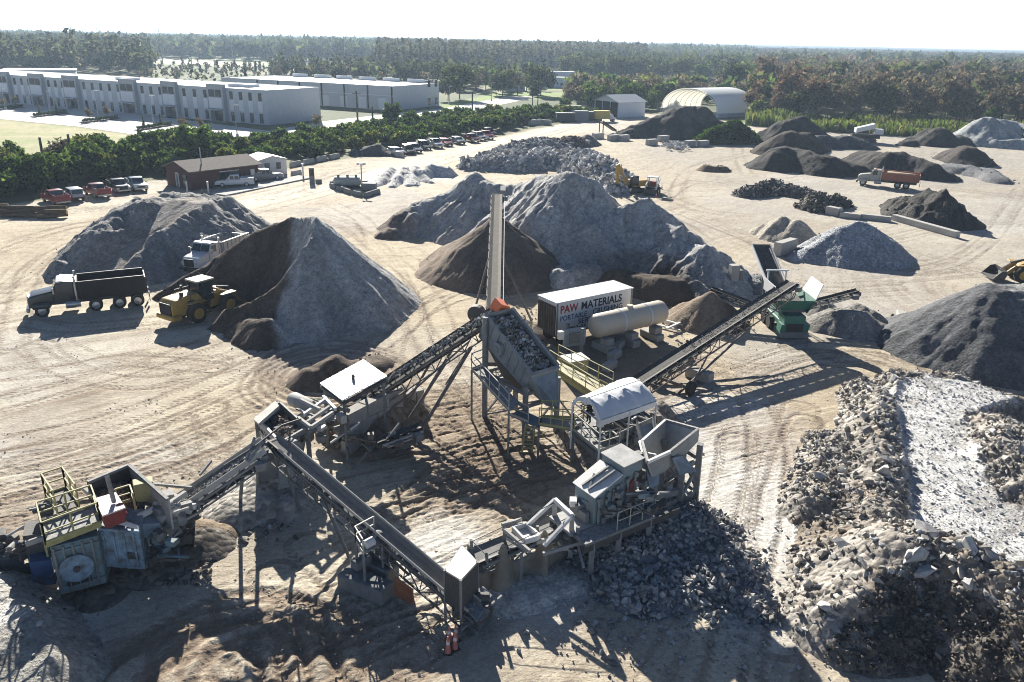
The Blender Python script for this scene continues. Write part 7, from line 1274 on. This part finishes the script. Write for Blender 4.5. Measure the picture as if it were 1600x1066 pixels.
# yellow platforms
q = [P(64,818,3.2), P(72,851,3.2), P(158,818,3.2), P(148,790,3.2)]; MB().plate(*q, -.06).build('platform_grating', m_dust, r, org=og); railing('yellow_railing', m_yel, r, og, [q[3], q[0], q[1], q[2], q[3]], 1.0, 1.3, .035); MB().beam(q[1], q[2], .08, .28).build('toe_beam', m_yel, r, org=og); MB().beam(q[0], q[1], .08, .28).build('toe_beam', m_yel, r, org=og)
q2 = [P(90,803,3.2), P(72,775,3.2), P(104,764,3.2), P(124,792,3.2)]; MB().plate(*q2, -.06).build('platform_grating', m_steel, r, org=og); railing('yellow_railing', m_yel, r, og, q2[:3]+[q2[3]], 1.1, 1.2, .035)
for k in q2+[q[0],q[3]]: MB().beam((k.x,k.y,.3), k, .1).build('platform_post', m_yel2, r, org=og)
q3 = [P(185,790,3.2), P(207,783,3.2), P(212,797,3.2)]; railing('yellow_railing', m_yel, r, og, q3, .8, .8, .035)
# engine with a white pink roof
q = [P(147,779,4.0), P(181,769,4.0), P(196,793,4.0), P(160,806,4.0)]; MB().plate(*q, .06).build('engine_roof', plain('faded_pink_white_roof', (.68,.58,.57), .6, var=.12, dust=.3), r, org=og); c0 = sum(q, Vector())/4; MB().ext([k.lerp(c0,.1)-up*.01 for k in q], -up*.7).build('engine_housing', m_red, r, org=og, bevel=.03)
MB().cyl(P(178,784,4.05), P(167,744,5.6), .09, n=10).build('exhaust_pipe', m_dust, r, org=og, smooth=40); MB().cyl(P(188,800,3.2), P(188,794,3.9), .22, n=12).build('air_cleaner', m_red, r, org=og, smooth=40); MB().cyl(P(192,803,3.0), P(192,810,3.0)+Vector((.1,-.2,.3)), .18, n=12).build('red_drum', m_red, r, org=og, smooth=40)
# feed hopper with soil
a, b_, c_, d_ = P(137,754,3.9), P(201,727,3.9), P(262,781,3.6), P(190,800,3.4)
for p0, p1, mm in ((a,b_,m_steel),(b_,c_,m_hop)): MB().plate(p0, p1, p1-up*1.5, p0-up*1.5, .08).build('hopper_wall', mm, r, org=og); MB().beam(p0, p1, .14, .12).build('rim_beam', m_dust, r, org=og)
pts = []
for k in range(900):
    u_, v_ = random.random(), random.random(); q = a.lerp(b_,u_).lerp(P(150,790,3.4).lerp(P(222,775,3.4),u_),v_); pts.append((q.x, q.y, q.z-.75+.5*math.sin(u_*3.14)*math.sin(v_*3.14)+random.uniform(-.06,.08)))
stones('soil_lumps', 'dark clods of soil filling the hopper of the jaw crusher', pts, .08, .34, [(.11,.085,.07),(.15,.12,.095),(.085,.07,.06)])
b = MB(); b.add([a-up*.9, b_-up*.9, P(224,772,2.6), P(150,792,2.6)], [(0,1,2,3)]); b.build('hopper_floor', m_soilp if 0 else plain('dark_soil_bed', (.10,.08,.065), .95, var=.3, bump=.6), r, org=og)
MB().box(P(225,765,3.3), (.8,.6,.9), .5).build('yellow_box', m_yel2, r, org=og, bevel=.03)
for k, (p0, p1) in enumerate((((240,785,3.0),(300,800,2.4)),((246,800,2.8),(290,770,2.9)),((250,815,2.4),(285,785,2.6)),((262,820,2.0),(300,785,2.4)),((130,762,3.4),(150,780,3.3)),((40,850,2.8),(70,840,2.8)))): MB().beam(P(*p0), P(*p1), .16, .2).build('frame_beam', m_hop, r, org=og)
MB().cyl(P(243,803,2.7), P(270,790,2.7), .25, n=14).build('roller', m_dust, r, org=og, smooth=40); MB().cyl(P(248,812,2.5), P(275,798,2.5), .16, n=14).build('roller', m_hop, r, org=og, smooth=40)
MB().ext([P(35,838,2.5), P(78,832,2.5), P(80,812,2.5), P(40,815,2.5)], -up*1.9).build('gear_case', m_steel, r, org=og); MB().ext([P(45,880,1.6), P(80,876,1.6), P(80,858,1.6), P(45,862,1.6)], -up*1.2).build('blue_tank', plain('deep_blue_tank', (.06,.12,.24), .6, var=.25), r, org=og, bevel=.04)
for x in (85,150,215): q = P(x,905-(x-85)*.28); MB().beam((q.x,q.y+.5,-.1), (q.x,q.y+.5,1.2), .3).build('skid_leg', m_steel, r, org=og)
MB().beam(P(60,905,.7), P(300,838,.9), .3, .4).build('skid_beam', m_steel, r, org=og); MB().beam(P(60,880,.9), P(300,815,1.0), .3, .4).build('skid_beam', m_steel, r, org=og)
clutter(r, og, P(190,850,1.6), (2.4,.5,.7), 30, [m_steel, m_bg, m_dust, m_pb]); clutter(r, og, P(262,805,2.2), (.9,.7,.6), 30, [m_hop, m_dust, m_wht, m_steel]); clutter(r, og, P(120,800,2.9), (1.5,.5,.3), 16, DU)
og2 = Vector((P(10,900).x, P(10,900).y, 0)); r = empty('engine_unit', og2, 0, 'dark engine and gearbox unit left of the jaw crusher, cut by the frame', 'machine'); MB().ext([P(-60,885,1.4), P(35,868,1.4), P(30,842,1.4), P(-60,856,1.4)], -up*1.2).build('housing', plain('dark_blue_grey_machine', (.07,.09,.105), .7, var=.4, dust=.4), r, org=og2, bevel=.05); MB().ext([P(-60,850,2.0), P(10,836,2.0), P(8,822,2.0), P(-60,830,2.0)], -up*.9).build('hood', m_steel, r, org=og2, bevel=.08)
clutter(r, og2, P(15,858,1.5), (1.2,.5,.3), 22, [m_steel, m_dust, m_hop, m_trs]); MB().beam(P(-60,905,.7), P(60,888,.7), .3, .5).build('skid_beam', m_steel, r, org=og2)
heap('rubble_pile', 'dark rubble spread at the foot of the jaw crusher', [[RG(230,880,.5,.8), RG(290,850,.7,.6)], [RG(150,920,.4,.6)]], (.16,.14,.12), m_rubble, seed=450, res=.12, slope=30); stones('rubble', 'dark rubble lumps lying below the jaw crusher', [tuple(P(random.uniform(165,330), random.uniform(845,915))) for k in range(330)], .12, .45, BG)
heap('soil_pile', 'brown cone of dirt between the jaw crusher and the spoil heap', [[RG(310,838,.8,.2)], [RG(350,830,.3,.3)]], (.27,.21,.15), m_soil, seed=455, res=.12)
# --- front left pale ramp
heap('dirt_ramp', 'pale dirt ramp with scattered rubble in the lower left corner', [[RG(-70,985,1.5,1.6), RG(0,1030,1.4,1.2), RG(30,1085,1.3,1.2)], [RG(0,955,1.2,.5)], [(-19.6,20.5,1.3,1.4), (-19,17,1.3,1.8)]], (.36,.34,.30), m_fine, seed=460, res=.12, slope=40, lump=.3, cat='ramp', colfn=lambda X, Y, H, c: LL(c, (.62,.60,.56), sst(-.1, .4, fbm(X*.3, Y*.3, 3, 9))*.8))
sprinkle(bpy.data.objects['dirt_ramp'], 190, .08, .42, DG+BG+[(.55,.54,.52)], 'broken_concrete')
stones('rubble', 'grey rubble lumps on the pale ramp in the lower left corner', [tuple(P(random.uniform(-20,70), random.uniform(930,1060), .8)) for k in range(160)], .1, .5, DG+BG)
# --- traffic cones
def cone():
    r = empty('traffic_cone', (0,0,0), 0, '', 'traffic cone'); MB().bb(-.2,.2,-.2,.2,0,.05).build('base', m_blkp, r, bevel=.01); MB().lathe((0,0,.05),(0,0,.92),[(0,.15),(.98,.035),(1,.03)],14).build('cone_body', plain('faded_orange_red', (.62,.20,.15), .7, var=.3, dust=.45), r, smooth=40); MB().lathe((0,0,.5),(0,0,.66),[(0,.094),(1,.072)],14).build('reflective_band', plain('pale_band', (.75,.72,.7), .5), r, smooth=40); return r
c0 = cone(); c0.scale = (.85,.85,.85)
for k, (x, y, z, lb) in enumerate(((702,1003,0,'back left of four orange cones beside the front conveyor'),(712,1001,0,'back right of four orange cones beside the front conveyor'),(700,1020,0,'front left of four orange cones beside the front conveyor'),(711,1014,0,'front right of four orange cones beside the front conveyor'),(1025,309,0,'orange cone in front of the compact loader'),(1034,296,0,'orange cone right of the compact loader'),(971,304,0,'orange cone left of the excavator'),(316,303,0,'orange cone near the brown office'),(1207,398,0,'orange cone at the block left of the blue grey stone heap'))):
    q = P(x,y); (copy_tree(c0, q, k*.7, lb, 'orange traffic cones') if k else None)
    if k == 0: c0.location = q; c0['label'] = lb; c0['group'] = 'orange traffic cones'
# ------------------------------------------------------------------ rubble berm with a white gravel ramp at right
plat = XY((1392,640),(1400,612),(1450,600),(1520,612),(1590,640))+XY((1500,660),(1515,720),(1560,800),(1640,830))+[(22.5,28),(20.5,27.5)]+XY((1470,905),(1425,860),(1412,790),(1398,700))
plat = [(x*.985, y*.985) for x, y in plat]
DKP = [tuple(P(x, y, 2.)[:2]) for x, y in ((1255,1066),(1285,990),(1330,940),(1400,895),(1470,908),(1560,958),(1650,990))]+[(25,14),(11,14)]
def colR(X, Y, H, c):
    sd = polysd(X, Y, plat)+.8*fbm(X*.7, Y*.7, 4, 5); k = 1-sst(-.25, .35, sd); c = LL(c, (.25,.205,.16), sst(-.15, .4, fbm(X*.35, Y*.35, 4, 6))*.8)
    c = LL(c, (.115,.10,.086), (1-sst(-1.1, .7, polysd(X, Y, DKP)+1.6*fbm(X*.6, Y*.6, 4, 7)))*(.75+.35*fbm(X*1.2, Y*1.2, 3, 27))); pn = sst(-.1, .5, fbm(X*.9, Y*.5, 4, 61)); c = LL(c, (.52,.51,.495), k); c = LL(c, (.33,.315,.295), k*np.clip(pn*.8+.35*sst(.1,.5,fbm(X*3, Y*3, 3, 62)), 0, 1))
    return c
def cutP(X, Y, H):
    k = 1-sst(-.5, .1, polysd(X, Y, plat)); return H*(1-k)+k*(1.02+.08*fbm(X*.4, Y*.4, 3, 8)+.04*fbm(X*2, Y*2, 3, 9))
bm_ = heap('rubble_berm', 'high berm of broken concrete and dirt with a white gravel ramp on top', [
    [RG(1350,615,.8,.2), RG(1372,655,1.4,.2), RG(1375,735,1.6,.3), RG(1372,815,1.7,.3), RG(1358,875,1.6,.3), RG(1355,935,1.6,.3)],
    [RG(1400,600,.8,.2), RG(1470,602,1.0,.2), RG(1560,632,.7,.2)],
    [RG(1338,968,1.7,.3), RG(1395,912,2.4,.3), RG(1480,930,2.7,.3), RG(1600,1005,2.7,.5), (22.5,22,2.5,.8)],
    [RG(1545,690,1.5,.5), RG(1580,740,1.9,1.0), RG(1640,775,2.2,1.3)], [RG(1300,700,.9,.3), RG(1290,800,1.0,.4)]],
    (.33,.30,.265), m_rubble, slope=33, res=.10, seed=500, lump=.35, rough=.25, rill=.1, blocky=.15, warp=.6, polys=[(plat, 1.0, 32)], cut=cutP, colfn=colR)
m_wg = earth('white_gravel', bs=5., bstr=.35, bd=.05, vor=9., fine=.2, bs2=30.); bm_.data.materials.append(m_wg)
_ct = np.zeros(len(bm_.data.polygons)*3, np.float32); bm_.data.polygons.foreach_get('center', _ct); _ct = _ct.reshape(-1,3); bm_.data.polygons.foreach_set('material_index', (polysd(_ct[:,0]+bm_.location.x, _ct[:,1]+bm_.location.y, plat) < 0).astype(np.int32))
def onplat(x, y): return polysd(np.atleast_1d(x), np.atleast_1d(y), plat) < -.1
def dark(x, y): return polysd(np.atleast_1d(x), np.atleast_1d(y), DKP) < .1
CC = [(.38,.37,.35),(.50,.49,.47),(.29,.27,.25),(.25,.22,.185),(.33,.31,.285),(.23,.21,.19)]
def mk_side(x, y, h): return np.where(onplat(x, y), 0, np.where(dark(x, y), .10, np.where(vn(np.asarray(x)*.5, np.asarray(y)*.5, 17) > .45, 1., .25)))
def mk_plat(x, y, h): return onplat(x, y)*1.
def mk_dark(x, y, h): return dark(x, y)*1.
sprinkle(bm_, 8500, .08, .42, CC, 'rubble', mask=mk_side, pw=2.6); sprinkle(bm_, 5200, .04, .14, [(.70,.69,.68),(.62,.61,.6),(.54,.53,.52),(.76,.75,.74)], 'white_gravel', mask=mk_plat, pw=2.2, sink=.4); sprinkle(bm_, 6500, .05, .26, [(.11,.095,.08),(.15,.13,.11),(.085,.075,.066),(.20,.18,.155)], 'soil_clods', mask=mk_dark, pw=2.4)
sprinkle(bm_, 900, .10, .30, [(.5,.49,.48),(.6,.59,.58),(.38,.36,.34)], 'rubble', mask=mk_plat, pw=2.5, sink=.3)
# the larger slabs one by one
slabs = []
def slab_proto(k):
    pv, pf = ROCKS[k]; me = npmesh('concrete_chunk', pv, pf, False, np.tile(np.array([(.48,.47,.455),(.40,.38,.36),(.54,.53,.51),(.32,.30,.28),(.44,.43,.42),(.37,.36,.35)][k]), (len(pv),1))); me.materials.append(m_rock); return me
SP = [slab_proto(k) for k in range(6)]; Xb, Yb, Hb = HF[bm_.name]; I = np.argwhere(Hb > .2); tries = 0
where2 = lambda py: 'top end' if py < 680 else 'middle' if py < 800 else 'lower end'
while len(slabs) < 190 and tries < 9000:
    tries += 1; i, j = I[RNG.integers(len(I))]; x, y, h = float(Xb[i,j]), float(Yb[i,j]), float(Hb[i,j])
    if onplat(x, y)[0] or RNG.random() < .25: continue
    if dark(x, y)[0] and RNG.random() < .93: continue
    q = Vector((x,y,h-CH)); w = q.dot(CW)
    if w < 1: continue
    px, py = 800+FPX*q.dot(CR)/w, 533-FPX*q.dot(CU)/w
    if not (1190 < px < 1640 and 560 < py < 1090): continue
    s = .30+.7*RNG.random()**3; o = bpy.data.objects.new('concrete_chunk', SP[len(slabs) % 6]); COL.objects.link(o); o.location = (x,y,h+s*.12); o.scale = (s*1.3,s,s*.9); o.rotation_euler = (RNG.normal(0,.45),RNG.normal(0,.45),RNG.uniform(0,6.28)); wh = where2(py); sd_ = 'right bank' if px > 1480 and py < 850 else 'left slope'
    tag(o, 'broken concrete chunk on the %s of the rubble berm, %s' % (sd_, wh), 'concrete chunk', 'concrete chunks on the %s, %s' % (sd_, wh)); slabs.append(o)
# ------------------------------------------------------------------ buildings and small things of the yard
def office():
    a, b, c = P(300,298), P(405,284), P(277,291); d = (b-a).normalized(); e = Vector((-d.y,d.x,0)); L = (b-a).length; W = 7.2; h = 2.7; hp = 1.2; rz = math.atan2(d.y,d.x)
    r = empty('office_building', a, rz, 'low brown office building with a shallow gabled roof at the yard edge', 'building'); mw = plain('dark_red_brown_siding', (.105,.045,.04), .8, var=.2, scale=1.5); mr = plain('brown_shingle_roof', (.20,.165,.14), .95, var=.25, scale=2., bump=.4)
    MB().bb(0,L,0,W,0,h).build('wall', mw, r); b = MB(); zz = h+.02
    b.plate((-.5,-.6,zz),(L+.5,-.6,zz),(L+.5,W/2,zz+hp),(-.5,W/2,zz+hp),.12); b.plate((-.5,W/2,zz+hp),(L+.5,W/2,zz+hp),(L+.5,W+.6,zz),(-.5,W+.6,zz),.12); b.build('roof', mr, r)
    for x in (0.02, L-.14): MB().ext([(x,.02,h+.003),(x,W-.02,h+.003),(x,W/2,h+hp-.05)],(.12,0,0)).build('gable', mw, r)
    for x in (L*.42, L*.52, L*.62): f = MB().bb(x,x+.9,-.06,-.004,1.0,2.2).build('window', m_glass, r); MB().bb(x-.08,x+.98,-.055,-.005,2.202,2.3).build('window_frame', m_whp, f)
    MB().bb(L*.78,L*.78+.95,-.06,-.004,.1,2.15).build('door', m_blkp, r); MB().bb(L*.88,L*.88+.7,-.06,-.004,1.2,2.1).build('notice_board', m_wht, r); MB().bb(-.06,-.004,1.2,2.2,.8,2.2).build('window', m_glass, r); MB().bb(-.06,-.004,3.4,4.4,.1,2.2).build('door', m_wht, r)
office()
def whiteshed():
    a, b = P(406,276), P(449,272); d = (b-a).normalized(); L = (b-a).length; r = empty('site_cabin', a, math.atan2(d.y,d.x), 'small white site cabin with a pale roof beside the brown office', 'cabin'); h = 2.5
    MB().bb(0,L,0,5.5,0,h).build('wall', m_wht, r); b = MB(); b.plate((-.15,-.15,h+.02),(L/2,-.15,h+.65),(L/2,5.7,h+.65),(-.15,5.7,h+.02),.08); b.plate((L/2,-.15,h+.65),(L+.15,-.15,h+.02),(L+.15,5.7,h+.02),(L/2,5.7,h+.65),.08); b.build('roof', m_tin, r)
    MB().ext([(0.02,.02,h+.003),(L-.02,.02,h+.003),(L/2,.02,h+.6)],(0,.1,0)).build('gable', m_wht, r); f = MB().bb(L*.62,L*.62+.8,-.06,-.004,1.0,2.0).build('window', m_glass, r); MB().bb(L*.62-.06,L*.62+.86,-.055,-.005,2.002,2.1).build('window_frame', m_dust, f); MB().bb(L*.2,L*.2+.9,-.06,-.004,.05,2.1).build('door', m_dust, r)
whiteshed()
g = P(284,292); r = empty('portable_toilet', g, .3, 'grey portable toilet at the left end of the brown office', 'portable toilet'); MB().bb(-.6,.6,-.6,.6,0,2.1).build('body', plain('grey_plastic', (.38,.40,.40), .6), r, bevel=.04); MB().bb(-.64,.64,-.64,.64,2.102,2.3).build('roof', m_whp, r, bevel=.06); MB().bb(-.45,.45,-.63,-.605,.1,2.0).build('door', m_dust, r)
for x, y, t, lab in ((326,302,284,'short leaning white post near the brown office'),(474,277,256,'short pale post at the end of the cabin slab'),(293,302,283,'thin post right of the portable toilet')): q = P(x,y); h = Q(x,t,q.y).z; o = MB().cyl((0,0,-.1),(0,0,h),.14,n=8).build('marker_post', m_whp, None, q); tag(o, lab, 'post')
g = P(488,286); r = empty('card_reader', g, .2, 'dark kiosk pillar alone on the sand right of the cabin', 'kiosk'); MB().bb(-.4,.4,-.3,.3,0,2.4).build('pillar', m_dust, r, bevel=.04); MB().bb(-.32,.32,-.33,-.305,1.2,2.2).build('panel', m_steel, r); MB().bb(.5,1.5,-.4,.4,0,.6).build('concrete_foot', m_bl2, r, bevel=.05)
# weigh bridge slab and barriers
b = MB(); a, c = P(340,305), P(478,277); d = (c-a).normalized(); n = Vector((-d.y,d.x,0)); b.ext([a-n*1.6, c-n*1.6, c+n*1.6, a+n*1.6], (0,0,.18)); o = b.build('weighbridge', m_con, None, a, org=a); tag(o, 'long low concrete weighbridge slab in front of the office and cabin', 'weighbridge')
def barrier_row(pts, label, group, sz=(1.8,.6,.7), mm=None, name='concrete_barrier'):
    pts = [P(*q) for q in pts]; k = 0
    for p, q in zip(pts, pts[1:]):
        L = (q-p).length; d = (q-p).normalized(); n = max(1, int(L/(sz[0]+.08)))
        for i in range(n):
            c = p+d*(L*(i+.5)/n); o = MB().ext([(-sz[0]/2,-sz[1]/2,0),(-sz[0]/2,-sz[1]/2,sz[2]*.25),(-sz[0]/2,-sz[1]*.25,sz[2]),(-sz[0]/2,sz[1]*.25,sz[2]),(-sz[0]/2,sz[1]/2,sz[2]*.25),(-sz[0]/2,sz[1]/2,0)],(sz[0],0,0)).build(name, mm or m_con, None, c, bevel=.03); o.rotation_euler = (0,0,math.atan2(d.y,d.x)+random.uniform(-.03,.03)); tag(o, label, 'concrete barrier', group); k += 1
barrier_row([(452,262),(492,254),(532,246)], 'grey barrier in the row behind the cabin, before the hedge', 'barriers behind the cabin', (3,.6,.9)); barrier_row([(452,276),(474,272)], 'barrier beside the cabin slab', 'barriers at the cabin slab', (2.2,.6,.8)); barrier_row([(606,243),(636,247)], 'white barrier in front of the silver car of the far row', 'barriers at the far car row', (3,.7,1.))
barrier_row([(517,293),(548,304),(570,309)], 'low block of the walled pump pen, front side', 'blocks of the pump pen front', (1.9,.7,.7), m_bl2); barrier_row([(570,309),(592,302)], 'low block of the walled pump pen, right side', 'blocks of the pump pen right', (1.9,.7,.7), m_bl2); barrier_row([(517,291),(535,284)], 'low block of the walled pump pen, left side', 'blocks of the pump pen left', (1.9,.7,.7), m_bl2)
g = P(548,294); r = empty('water_pump', g, .1, 'pale skid mounted tank and pump inside the block pen', 'pump'); MB().lathe((-2.6,0,1.0),(1.6,0,1.0),[(0,.3),(.06,.75),(.94,.75),(1,.3)],16).build('tank', plain('pale_grey_green_tank', (.40,.43,.41), .6, dust=.3), r, smooth=50); MB().bb(-2.8,2.6,-.7,.7,.1,.3).build('skid', m_steel, r); MB().bb(1.7,2.6,-.5,.5,.3,1.2).build('engine', m_dust, r, bevel=.05)
for x in (-1.8,-.4,.9): MB().cyl((x,0,1.7),(x,0,2.1),.2,n=10).build('hatch', m_dust, r)
g = P(566,298); hh = Q(563,256,g.y).z; r = empty('light_tower', g, 0, 'tall slim floodlight mast beside the pump pen', 'light mast'); MB().cyl((0,0,0),(0,0,hh),.09,n=8).build('mast', m_galv, r); 
for s in (-.45,.1,.5): MB().box((s,0,hh-.1+.2*abs(s)),(.4,.25,.35)).build('floodlight', m_wht, r, bevel=.03)
MB().bb(-.1,2.2,-.6,.6,.1,1.2).build('generator_trailer', m_dust, r, bevel=.05)
# logs
g = P(25,338)
for k in range(30):
    row = k % 3; q = g+Vector((-7+(k//3)*1.35+random.uniform(-.3,.3), random.uniform(-.4,.4)+row*.5-.3, .3+row*.42*random.uniform(.7,1))); a = random.uniform(-.25,.25)+.25; w = Vector((math.cos(a), math.sin(a), random.uniform(-.05,.05)))*random.uniform(.9,1.8); rr = random.uniform(.2,.34); r = empty('log', q, 0, 'cut log in the stack at the left edge, %s layer' % ('bottom','middle','top')[row], 'log', 'logs in the stack, %s layer' % ('bottom','middle','top')[row])
    MB().cyl(-w, w, rr, rr*.9, 10).build('bark', plain('log_bark', (.17,.115,.07), .95, var=.4, bump=.5) if 'log_bark' not in bpy.data.materials else bpy.data.materials['log_bark'], r, smooth=40); u_ = w.normalized()
    for s in (-1,1): MB().cyl(w*s, w*s+u_*(.012*s), rr*.86, n=10).build('cut_end', plain('pale_cut_wood', (.55,.38,.2), .9, var=.2) if 'pale_cut_wood' not in bpy.data.materials else bpy.data.materials['pale_cut_wood'], r)
# concrete beams, blocks of the bays at right
def beam_obj(pa, pb, w, h, label): a, b = P(*pa), P(*pb); d = (b-a); o = MB().box((0,0,h/2),(d.length,w,h)).build('concrete_beam', m_con, None, (a+b)/2, bevel=.05); o.rotation_euler = (0,0,math.atan2(d.y,d.x)); tag(o, label, 'concrete beam')
beam_obj((1292,334),(1312,338),1.,1.1,'short raised concrete block at the left end of the long beams'); beam_obj((1312,339),(1345,343),.8,.7,'first long concrete beam beside the boulder heap'); beam_obj((1346,342),(1392,347),.8,.7,'second long concrete beam before the black debris heap'); beam_obj((1396,344),(1496,372),.8,.8,'longest concrete beam running in front of the black debris heap')
beam_obj((1213,400),(1238,392),1.,1.5,'upright concrete barrier at the left end of the blue grey stone heap'); beam_obj((1406,496),(1414,522),.75,.7,'single white concrete block on the sand left of the very large heap')
for k, (x, y, w_, lab) in enumerate(((888,231,4.5,'left'),(912,228,5,'middle'),(934,216,5.5,'upper left'),(958,219,6,'upper middle'),(974,219,5,'upper right'),(1018,226,4,'lower left'),(1036,220,5,'lower middle'),(1078,228,4.5,'lower right'),(1098,228,4,'far right'),(1172,222,3.5,'mound'))): beam_obj((x-7,y+1.2),(x+7,y),1.2,1.3,lab+' pale block of the bay walls around the black heap')
stones('white_rubble', 'small spill of white rubble between the bay blocks', [tuple(P(1054+random.gauss(0,9), 227+random.gauss(0,2.2), random.uniform(0,.8))) for k in range(220)], .4, 1.0, [(.6,.6,.59),(.5,.5,.49)])
g = P(950,208); r = empty('steel_skip', g, .35, 'dark steel loading skip tilted beside the dirt road', 'skip'); o = MB().plate((-2.2,-1.2,2.8),(1.8,-1.2,.4),(1.8,1.2,.4),(-2.2,1.2,2.8),.2).build('chute_plate', m_dbody, r)
for s in (-1,1): MB().ext([(-2.2,s*1.2,2.8),(1.8,s*1.2,.4),(1.8,s*1.2,.9),(-2.2,s*1.2,3.3)],(0,.1*s,0)).build('side_plate', m_steel, r); MB().beam((-2,s*1.1,0),(-2,s*1.1,2.8),.2).build('leg', m_steel, r)
for k, (x, y, w_, h_, c_, lab) in enumerate(((883,190,5.5,2.4,(.04,.05,.06),'dark closed container beyond the dirt road'),(905,189,5,2.8,(.30,.33,.34),'grey container right of the dark one beyond the road'),(925,189,5.5,2.6,(.12,.11,.08),'rack of stacked timber pallets left of the yellow box truck'),(893,176,6,2.2,(.10,.12,.12),'low dark container in the bushes behind the grey one'))):
    g = P(x,y); r = empty('storage_container', g, .12, lab, 'container'); mm = plain('container_paint_%s' % ('dark','grey','timber','green')[k], c_, .7, var=.25, dust=.2); bo = MB().bb(-w_/2,w_/2,-1.2,1.2,.1,h_).build('body', mm, r, bevel=.03); MB().bb(-w_/2-.05,w_/2+.05,-1.25,1.25,h_+.002,h_+.1).build('roof', m_dust, r)
    for i in range(9): x_ = -w_/2+.3+i*(w_-.6)/8; MB().bb(x_-.06,x_+.06,-1.26,-1.203,.2,h_-.1).build('side_rib', mm, bo)
beam_obj((828,196),(845,194),.8,1.4,'white barrier wall on the scrub left of the containers'); beam_obj((846,195),(861,196),.8,1.4,'second white barrier wall left of the containers')
# concrete column behind the pale ridge
g = P(1143,455); r = empty('concrete_pillar', g, .2, 'pale concrete pillar standing at the right foot of the pale ridge', 'pillar'); MB().bb(-.4,.4,-.4,.4,0,2.6).build('shaft', m_con, r, bevel=.04); MB().bb(.45,.85,-.35,.35,0,2.1).build('dark_side_post', m_bl2, r, bevel=.04)
stones('rubble', 'pale rubble and loose blocks lying around the sign trailer', [tuple(P(random.uniform(780,860), random.uniform(480,540))) for k in range(120)]+[tuple(P(random.uniform(1020,1075), random.uniform(495,540))) for k in range(70)], .12, .5, DG+CC)
for k, (p, q) in enumerate((((1030,512),(1062,520)),((1034,505),(1066,514)),((1040,522),(1062,512)))): a, b = P(*p)+up*(.2+.12*k), P(*q)+up*(.2+.12*k); o = MB().beam(a-(a+b)/2, b-(a+b)/2, .18, .12).build('timber_beam', m_wht, None, (a+b)/2); tag(o, ('lowest','middle','topmost')[k]+' of the pale timbers right of the cream tank', 'timber')
# small grit everywhere on the driven ground
pts = []
while len(pts) < 2600:
    x, y = random.uniform(0,1600), 380+680*random.random()**1.0; q = P(x,y)
    if vn(np.array([q.x*.25]), np.array([q.y*.25]), 91)[0] > .52: pts.append((q.x,q.y,0))
stones('loose_stones', 'small loose stones scattered over the sandy yard', pts, .05, .16, [(.42,.38,.32),(.30,.26,.21),(.5,.48,.44)])
